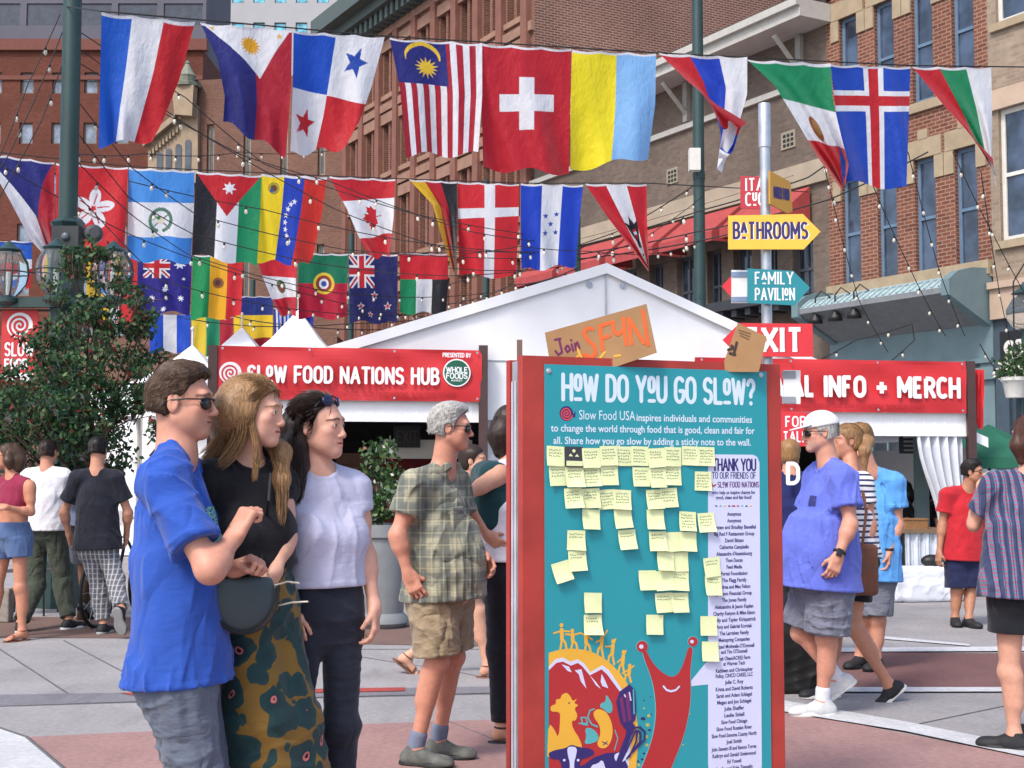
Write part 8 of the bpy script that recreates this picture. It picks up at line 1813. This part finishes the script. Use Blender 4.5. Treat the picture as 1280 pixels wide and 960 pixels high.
p.build_body(brow=(150, 144, 138), lips=(180, 104, 96)); p.tee(PLAID, hem=-.0, sleeve=.62, inf=.020, loose=.022, seed=15, amp=.011, name='plaid_shirt', neck=-.006)
pc_s, sc_s, U_, Mc_, Mp_ = p.frames(); 
q = SDF(); nb_ = p.S['neck']
for sgn in (-1, 1): q.box(nb_ + Mc_[:, 0] * .052 * sgn + Mc_[:, 1] * .035 + U_ * .005, (.016, .045, .020), Mc_ @ np.array([[1, 0, 0], [0, math.cos(.5), -math.sin(.5)], [0, math.sin(.5), math.cos(.5)]]), .01, .006)
q.cap(nb_ - Mc_[:, 0] * .06 - Mc_[:, 1] * .01 + U_ * .03, nb_ + Mc_[:, 0] * .06 - Mc_[:, 1] * .01 + U_ * .03, .018, k=.02); sdf_obj('collar', q, .004, PLAID, p.obj)
q = SDF(); q.box(sc_s - U_ * .20 + Mc_[:, 0] * .075 + Mc_[:, 1] * .158, (.055, .012, .062), Mc_, .005, .006); q.box(sc_s - U_ * .145 + Mc_[:, 0] * .075 + Mc_[:, 1] * .156, (.058, .016, .018), Mc_, .002, .005); sdf_obj('pocket', q, .004, PLAID, p.obj)
p.legs(KHAKI, to=.90, name='shorts', inf=.026, flare=.018, seed=9, amp=.008); p.shoes(GSHOE, BSOLE, GSOCK, lace=DLACE); p.short_hair(HGR, thick=.014, line=-.004, zline=.012, topk=.008, seed=4); p.sunglasses(FRAME, LENS)

# --- woman with the teal backpack, hand on hip, half behind the board
p = Person('woman with teal backpack and hand on hip half hidden behind the board', 1.72, 7.5, 632, 70, True, skin=(206, 152, 128), vx=.006)
p.set(head=(643, 534, 0), neck=(635, 582, 0), shR=(624, 594, -.14), shL=(643, 594, .14), elR=(579, 622, -.30), wrR=(608, 668, -.20), hipR=(625, 705, -.08), hipL=(635, 705, .08), knR=(628, 810, -.06), knL=(641, 810, .08), anR=(628, 902, -.06), anL=(655, 905, .1))
p.hyaw = 75; p.toe = {'R': 100, 'L': 90}; p.hand['R'] = dict(D=(.75, .1, -.6), N=(.3, .9, .2), curl=25, spread=8); p.build_body(bare_feet=True)
p.tee(cloth('white tank top', (212, 210, 220)), hem=.02, sleeves=False, inf=.012, loose=.01, seed=18); p.legs(cloth('navy black trousers', (22, 24, 34)), to=1.93, name='trousers', inf=.016, ankle=.05, wide=.012, seed=19, top=.14); p.sandals(BSHOE)
p.short_hair(HDK, thick=.014, line=0, nape=-.09); e = p.hl; q = SDF(); q.chain([e(0, -.04, .05), e(0, -.08, -.05), e(0, -.08, -.14)], [.075, .07, .045], .04); q.chain([e(.07, -.01, .03), e(.078, 0, -.05), e(.07, -.01, -.13)], [.03, .034, .02], .03); q.disp(folds(3, .003, (40, 40, 10))); sdf_obj('long_hair', q, .006, HDK, p.obj)
q = SDF(); c = P(613, 622, 7.47); Mb = rotm(75); q.box(c, (.15, .09, .20), Mb, .02, .07); q.box(c - Mb[:, 1] * .08 - ZV * .05, (.11, .04, .12), Mb, .03, .04); q.disp(folds(8, .006, (12, 12, 8))); bp_ = sdf_obj('backpack', q, .007, cloth('teal black nylon', (20, 58, 64))); tag(bp_, 'dark teal backpack worn by the woman half behind the board', 'backpack')
m = MB(); m.tube([c + Mb[:, 0] * .11 + ZV * .16, p.S['shR'] + ZV * .065 - Mb[:, 0] * .03, p.S['shR'] + Mb[:, 1] * .10 - ZV * .08 - Mb[:, 0] * .03, c + Mb[:, 0] * .12 - ZV * .15], .016, 6); m.build('strap', BLACK, bp_)
# --- woman just behind the plaid man
p = Person('dark haired woman mostly hidden behind the plaid shirted man, wearing sandals', 1.66, 9.9, 577, 95, True, skin=(208, 156, 132), vx=.008); p.walk('R', .22, .04); p.pose(anL=(-.08, -.42, .13)); p.hyaw = 105; p.toe = {'R': 95, 'L': 90}
p.S['head'][0] += .06; p.build_body(fine=False, bare_feet=True); p.tee(BLKT, hem=.02, sleeve=.4, seed=21); p.legs(cloth('black shorts', (22, 22, 30)), to=.72, seed=22); p.sandals(BRLEA); p.short_hair(HDK, thick=.016, nape=-.1)

# --- man in white cap
p = Person('heavy man in white cap and periwinkle T-shirt striding to the left', 1.84, 8.33, 1030, 255, skin=(208, 148, 126), girth=1.14, belly=.10, vx=.005)
p.set(head=(1025, 541, 0), neck=(1037, 583, 0), shL=(1054, 598, -.18), shR=(1022, 596, .18), elL=(1063, 655, -.24), wrL=(1048, 694, -.28), elR=(1008, 660, .25), wrR=(990, 690, .18), hipL=(1038, 735, -.09), hipR=(1018, 735, .10), knL=(1033, 797, -.09), knR=(1001, 790, .10), anL=(1028, 866, -.06), anR=(1046, 846, .06))
p.hyaw, p.hpitch = 268, -3; p.hs = 0.981; p.toe = {'L': 262, 'R': 262}; p.toepitch['R'] = -32
p.hand['L'] = dict(D=(-.35, -.15, -.9), N=(-.2, .95, 0), curl=[30, 36, 42, 46]); p.build_body(brow=(150, 140, 130), stubble=(190, 170, 160), lips=(176, 100, 94))
tee_ = p.tee(cloth('periwinkle jersey', (94, 108, 200)), hem=-.0, sleeve=.62, inf=.026, loose=.030, seed=24, amp=.010); p.legs(cloth('grey cargo cotton', (108, 112, 128), crease=.8), to=.92, inf=.030, flare=.026, seed=25, amp=.010); p.shoes(WSHOE, WSOLE, WSOCK, lace=DLACE); p.short_hair(HGR, thick=.010, nape=-.05); p.sunglasses(FRAME, LENS)
hc, M = p.head_frame(); h = p.hs; q = SDF(); q.ell(hc + M @ (np.array([0, -.012, .048]) * h), np.array([.092, .114, .094]) * h, M, .02); q.clip(hc + M @ (np.array([0, 0, .040]) * h), -nrm(M @ np.array([0, .12, 1.])), .006)
cp = sdf_obj('cap', q, .004, paint('white cotton cap', (218, 218, 222), .85, .04), p.obj); q = SDF(); q.ell(hc + M @ (np.array([0, .10, .040]) * h), np.array([.078, .095, .050]) * h, M @ np.array([[1, 0, 0], [0, .97, .22], [0, -.22, .97]]), .01); q.clip(hc + M @ (np.array([0, .1, .048]) * h), nrm(M @ np.array([0, .22, 1.])), .003); q.clip(hc + M @ (np.array([0, .1, .040]) * h), -nrm(M @ np.array([0, .22, 1.])), .003); sdf_obj('visor', q, .0035, paint('white visor', (206, 206, 210), .85), cp)
m = MB(); a = P(1046, 690, 8.33 - .28); fa = nrm(p.S['wrL'] - p.S['elL']); s1_ = nrm(np.cross(fa, (0, 1, 0))); s2_ = np.cross(fa, s1_); m.tube([p.S['wrL'] - fa * .02 + (s1_ * math.cos(t) + s2_ * math.sin(t)) * .032 for t in np.linspace(0, 6.283, 15)], .010, 6); m.obox(p.S['wrL'] - fa * .02 - np.array([.008, .036, 0]), s1_, s2_, fa, .018, .008, .022, bev=.004); m.build('wristwatch', BLACK, p.obj)
pcx = p.frames(); decal(tee_, pcx[1] - pcx[2] * .15 - pcx[3][:, 0] * .085, pcx[3][:, 0], pcx[2], pcx[3][:, 1], .055, .065, paint('navy print patch', (40, 46, 104), .8), 'pocket_print', 6)
# --- striped shirt woman with ponytail behind him
p = Person('woman with blond ponytail and striped shirt behind the man in white cap', 1.70, 8.85, 1064, 262, True, skin=(196, 136, 112), vx=.006)
p.set(head=(1058, 552, .1), shL=(1078, 603, -.08), shR=(1062, 603, .2), elL=(1089, 655, -.1), wrL=(1080, 700, -.18)); p.walk('R', .16, .02); p.toe = {'L': 262, 'R': 262}; p.hyaw = 262
p.build_body(fine=False); p.tee(STRIPE, hem=.02, sleeve=.5, seed=27); p.legs(cloth('black short', (26, 26, 32)), to=.6, seed=28); p.shoes(BSHOE, WSOLE); p.short_hair(HBL, thick=.014, nape=-.08); q = SDF(); e = p.hl; q.chain([e(-.02, -.10, .03), e(-.03, -.15, .0), P(1081, 563, 8.85), P(1081, 590, 8.85)], [.03, .036, .034, .012], .03); q.disp(folds(4, .003, (40, 40, 10))); sdf_obj('ponytail', q, .005, HBL, p.obj)
q = SDF(); q.box(P(1077, 712, 8.62), (.045, .10, .16), rotm(262), .01, .03); q.disp(folds(6, .004)); hb_ = sdf_obj('shoulder_bag', q, .006, BRLEA); tag(hb_, 'brown leather bag hanging beside the striped shirt woman', 'bag'); m = MB(); m.tube([P(1077, 690, 8.62), P(1083, 640, 8.66), P(1076, 598, 8.74)], .010, 5); m.build('strap', BRLEA, hb_)
# --- light blue T-shirt man
p = Person('young man with swept sandy hair and sky blue T-shirt', 1.80, 10.2, 1091, 205, skin=(206, 146, 122), vx=.006)
p.set(head=(1076, 552, -.05), neck=(1088, 590, 0), shL=(1118, 602, -.04), shR=(1068, 600, .1), elL=(1122, 655, -.04), wrL=(1111, 690, -.12), hipL=(1100, 722, 0), hipR=(1080, 722, .05), knL=(1097, 775, 0), knR=(1077, 775, .05), anL=(1095, 822, 0), anR=(1075, 818, .1)); p.toe = {'L': 215, 'R': 225}; p.hyaw = 225
p.hand['L'] = dict(D=(-.1, -.1, -1), N=(-.9, .2, 0), curl=30)
p.build_body(); p.tee(cloth('sky blue jersey', (86, 150, 214)), hem=-.02, sleeve=.6, loose=.03, seed=30, amp=.009); p.legs(cloth('grey cotton shorts', (112, 116, 128), crease=.8), to=.88, inf=.026, flare=.02, seed=31); p.shoes(BSHOE, BSOLE, lace=LACE); p.short_hair(HSB, thick=.010, topk=.022, line=.006)
m = MB(); m.tube([p.S['wrL'] + np.array([.031 * math.cos(t), .031 * math.sin(t), .02]) for t in np.linspace(0, 6.283, 13)], .010, 5); m.build('wristwatch', BLACK, p.obj)
# --- navy shirt person behind the kiosk edge
p = Person('person in navy shirt with a white letter D beside the man in white cap', 1.72, 10.6, 988, 10, skin=(206, 150, 126), vx=.008); p.hyaw = 20; p.build_body(fine=False); p.tee(cloth('navy jersey', (28, 34, 84)), seed=33); p.legs(cloth('dark trousers', (40, 42, 50)), to=1.95, name='trousers', seed=34); p.shoes(BSHOE, BSOLE); p.short_hair(HSB, thick=.016, nape=-.09)
m = MB(); sh_ = P(985, 604, 10.6 - .19); stroke_text(m, 'D', sh_ + np.array([0, 0, 0]), np.array([1., 0, 0]), ZV, np.array([0, -1., 0]), .15, .03); m.build('shirt_letter', WTXT, p.obj)
# --- red polo man
p = Person('young man in red polo shirt and navy shorts with glasses', 1.70, 13.1, 1203, 155, skin=(176, 122, 96), vx=.006); p.set(head=(1216, 590, -.04), neck=(1208, 612, 0), shR=(1184, 618, -.02), shL=(1228, 618, .02), elR=(1178, 655, 0), wrR=(1174, 690, -.05), elL=(1236, 655, .0), wrL=(1234, 690, -.04), hipR=(1195, 700, 0), hipL=(1214, 700, .02), knR=(1196, 738, 0), knL=(1214, 738, 0), anR=(1194, 770, 0), anL=(1211, 770, -.1))
p.hyaw = 122; p.toe = {'R': 190, 'L': 165}; p.build_body(); p.tee(cloth('red pique', (176, 34, 44)), hem=.0, sleeve=.6, loose=.03, seed=36); p.legs(cloth('navy shorts', (30, 36, 70)), to=.90, inf=.026, flare=.02, seed=37); p.shoes(BSHOE, BSOLE); p.short_hair(HBK, thick=.012, topk=.012)
m = MB()
for sgn in (-1, 1): m.tube([p.hl(sgn * .034 + .024 * math.cos(t), .092 - .01 * abs(math.cos(t)), .004 + .018 * math.sin(t)) for t in np.linspace(0, 6.283, 14)], .0025, 5); m.tube([p.hl(sgn * .058, .085, .006), p.hl(sgn * .08, -.01, .004)], .0025, 5)
m.build('eyeglasses', FRAME, p.obj)
# --- woman in patterned blouse, back to us at the right edge
p = Person('woman in patterned blouse and black shorts seen from behind at the right edge', 1.72, 7.25, 1278, 345, True, skin=(210, 156, 134), girth=1.14, vx=.006); p.set(head=(1287, 546, .0), neck=(1284, 598, 0), shL=(1243, 606, .02), shR=(1320, 606, -.02), elL=(1217, 657, .12), wrL=(1226, 606, .30), hipL=(1262, 742, 0), hipR=(1298, 742, 0), knL=(1262, 840, .0), knR=(1300, 840, 0), anL=(1268, 916, 0), anR=(1305, 905, .3)); p.toe = {'L': 300, 'R': 330}; p.hyaw = 335
p.hand['L'] = dict(D=(.9, .25, .2), N=(.1, -.6, .6), curl=40); p.build_body(); p.tee(IKAT, hem=-.02, sleeve=.66, inf=.018, loose=.03, seed=39, amp=.009); p.legs(cloth('black denim shorts', (24, 26, 34)), to=.50, inf=.018, seed=40); p.shoes(BSHOE, BSOLE, lace=DLACE); p.short_hair(HAU, thick=.016, nape=-.1); e = p.hl; q = SDF(); q.chain([e(0, -.03, .05), e(0, -.07, -.05), e(0, -.06, -.14)], [.088, .086, .050], .04)
for sgn in (-1, 1): q.chain([e(sgn * .07, 0, .03), e(sgn * .085, .01, -.05), e(sgn * .07, 0, -.14)], [.03, .036, .02], .03)
q.disp(folds(13, .004, (40, 40, 8))); sdf_obj('bob_hair', q, .005, HAU, p.obj)
# --- two women inside the right bay
for lb, px, D, yaw, sk in (('black haired woman in black off shoulder top inside the tent bay by the curtain', 1162, 17.4, 75, (206, 158, 136)), ('woman in black top inside the tent bay left of the basket', 1131, 17.5, 285, (206, 158, 136))):
    p = Person(lb, 1.66, D, px, yaw, True, skin=sk, vx=.009)
    for nm_ in p.S: p.S[nm_][2] -= .30
    p.pose(knL=(-.09, .40, .60), knR=(.09, .40, .60), anL=(-.09, .34, .12), anR=(.09, .34, .12), wrL=(-.12, .28, .66), wrR=(.12, .28, .66)); p.pose(hipL=(-.09, 0, .62), hipR=(.09, 0, .62))
    st_ = empty('bar_stool', (p.B[0], p.B[1], 0)); tag(st_, 'dark stool under the ' + ('woman by the curtain' if px > 1150 else 'woman left of the basket') + ' in the tent bay', 'stool'); m = MB(); m.lathe((p.B[0], p.B[1], .44), [(.17, 0), (.18, .03), (.17, .05)], 16); m.build('seat', BLACK, st_)
    for t in range(4): m = MB(); m.tube([(p.B[0] + .1 * math.cos(t * 1.571 + .8), p.B[1] + .1 * math.sin(t * 1.571 + .8), .44), (p.B[0] + .19 * math.cos(t * 1.571 + .8), p.B[1] + .19 * math.sin(t * 1.571 + .8), 0)], .012, 6); m.build('leg', BLACK, st_)
    p.build_body(fine=False); p.tee(BLKT, hem=.0, sleeve=.5, seed=42, neck=.05); p.legs(BLKT, to=1.95, name='trousers', seed=43); p.short_hair(HBK, thick=.02, nape=-.1); e = p.hl; q = SDF(); q.chain([e(0, -.04, .04), e(0, -.09, -.08), e(0, -.09, -.18)], [.072, .072, .04], .04); sdf_obj('long_hair', q, .01, HBK, p.obj)
# --- left group
p = Person('woman in burgundy crop top and denim shorts with sunglasses facing left', 1.73, 12.0, 16, 262, True, skin=(198, 134, 108), vx=.006); p.set(head=(9, 571, 0), neck=(17, 598, 0), shL=(37, 608, -.08), shR=(-2, 606, .08), elL=(39, 640, -.1), wrL=(8, 634, -.25), hipL=(24, 672, -.05), hipR=(8, 672, .05), knL=(26, 735, -.05), anL=(28, 784, -.05), knR=(-4, 735, .08), anR=(-14, 780, .1)); p.hyaw = 258; p.toe = {'L': 215, 'R': 262}
p.hand['L'] = dict(D=(-.95, -.1, .05), N=(0, .6, -.6), curl=30); p.build_body(bare_feet=True); p.tee(cloth('burgundy rib top', (134, 38, 66)), hem=.26, sleeves=False, inf=.010, loose=.0, seed=45, neck=-.01); p.legs(cloth('faded denim', (66, 88, 128), heather=.3, rgb2=(120, 140, 176)), to=.38, inf=.014, seed=46, top=.13); p.sandals(BRLEA); p.short_hair(HB, thick=.014, nape=-.09); e = p.hl; q = SDF(); q.chain([e(0, -.05, .05), e(0, -.09, -.03), e(-.01, -.09, -.10)], [.075, .07, .045], .04); q.chain([e(-.07, -.02, .03), e(-.085, -.02, -.04), e(-.075, -.03, -.10)], [.03, .034, .02], .03); q.disp(folds(14, .005, (36, 36, 14))); sdf_obj('long_hair', q, .005, HB, p.obj); p.sunglasses(FRAME, LENS)
p = Person('man in white T-shirt and olive trousers walking away at the left', 1.78, 12.9, 58, 8, skin=(196, 136, 112), vx=.007); p.set(anR=(86, 772, -.1), knR=(78, 728, .0), knL=(46, 730, -.05), anL=(26, 768, -.35), elR=(80, 630, .05), wrR=(79, 664, .1)); p.toe = {'R': 30, 'L': 345}; p.toepitch['L'] = 0; p.build_body(); p.tee(cloth('white jersey', (214, 214, 220)), hem=-.02, sleeve=.6, loose=.02, seed=48); p.legs(cloth('olive cotton', (62, 68, 58), crease=.8), to=1.92, name='trousers', inf=.026, ankle=.058, seed=49); p.shoes(BSHOE, WSOLE); p.short_hair(HDK, thick=.006, line=.004)
p = Person('bald man in grey blue T-shirt and shorts walking behind the man in black T-shirt', 1.84, 13.9, 112, 4, skin=(136, 92, 74), vx=.008, girth=1.1); p.set(head=(118, 546, .1)); p.walk('L', .2, .06); p.build_body(fine=False); p.tee(cloth('grey blue jersey', (96, 108, 134)), hem=-.04, sleeve=.66, loose=.04, seed=51); p.legs(cloth('dark grey shorts', (66, 70, 82)), to=.92, inf=.03, flare=.02, seed=52); p.shoes(GSHOE, BSOLE)
p = Person('man in black T-shirt and grey plaid trousers walking away at the left', 1.76, 12.45, 121, 2, skin=(200, 142, 118), vx=.006); p.set(head=(123, 562, .02), hipR=(132, 684, 0), hipL=(112, 684, 0), knL=(124, 735, .05), anL=(129, 778, .0), knR=(144, 722, -.05), anR=(152, 764, -.40), elL=(80, 640, .05), wrL=(86, 668, .1), elR=(160, 640, .05), wrR=(158, 670, .15)); p.toepitch['R'] = -62; p.toe = {'L': 8, 'R': 8}
p.build_body(); p.tee(cloth('black jersey', (24, 27, 38)), hem=-.02, sleeve=.66, loose=.03, seed=54); p.legs(PLTR, to=1.88, name='trousers', inf=.020, ankle=.055, seed=55); p.shoes(BSHOE, paint('grey sole', (150, 150, 150), .7), lace=LACE); p.short_hair(HBK, thick=.014, line=.006)
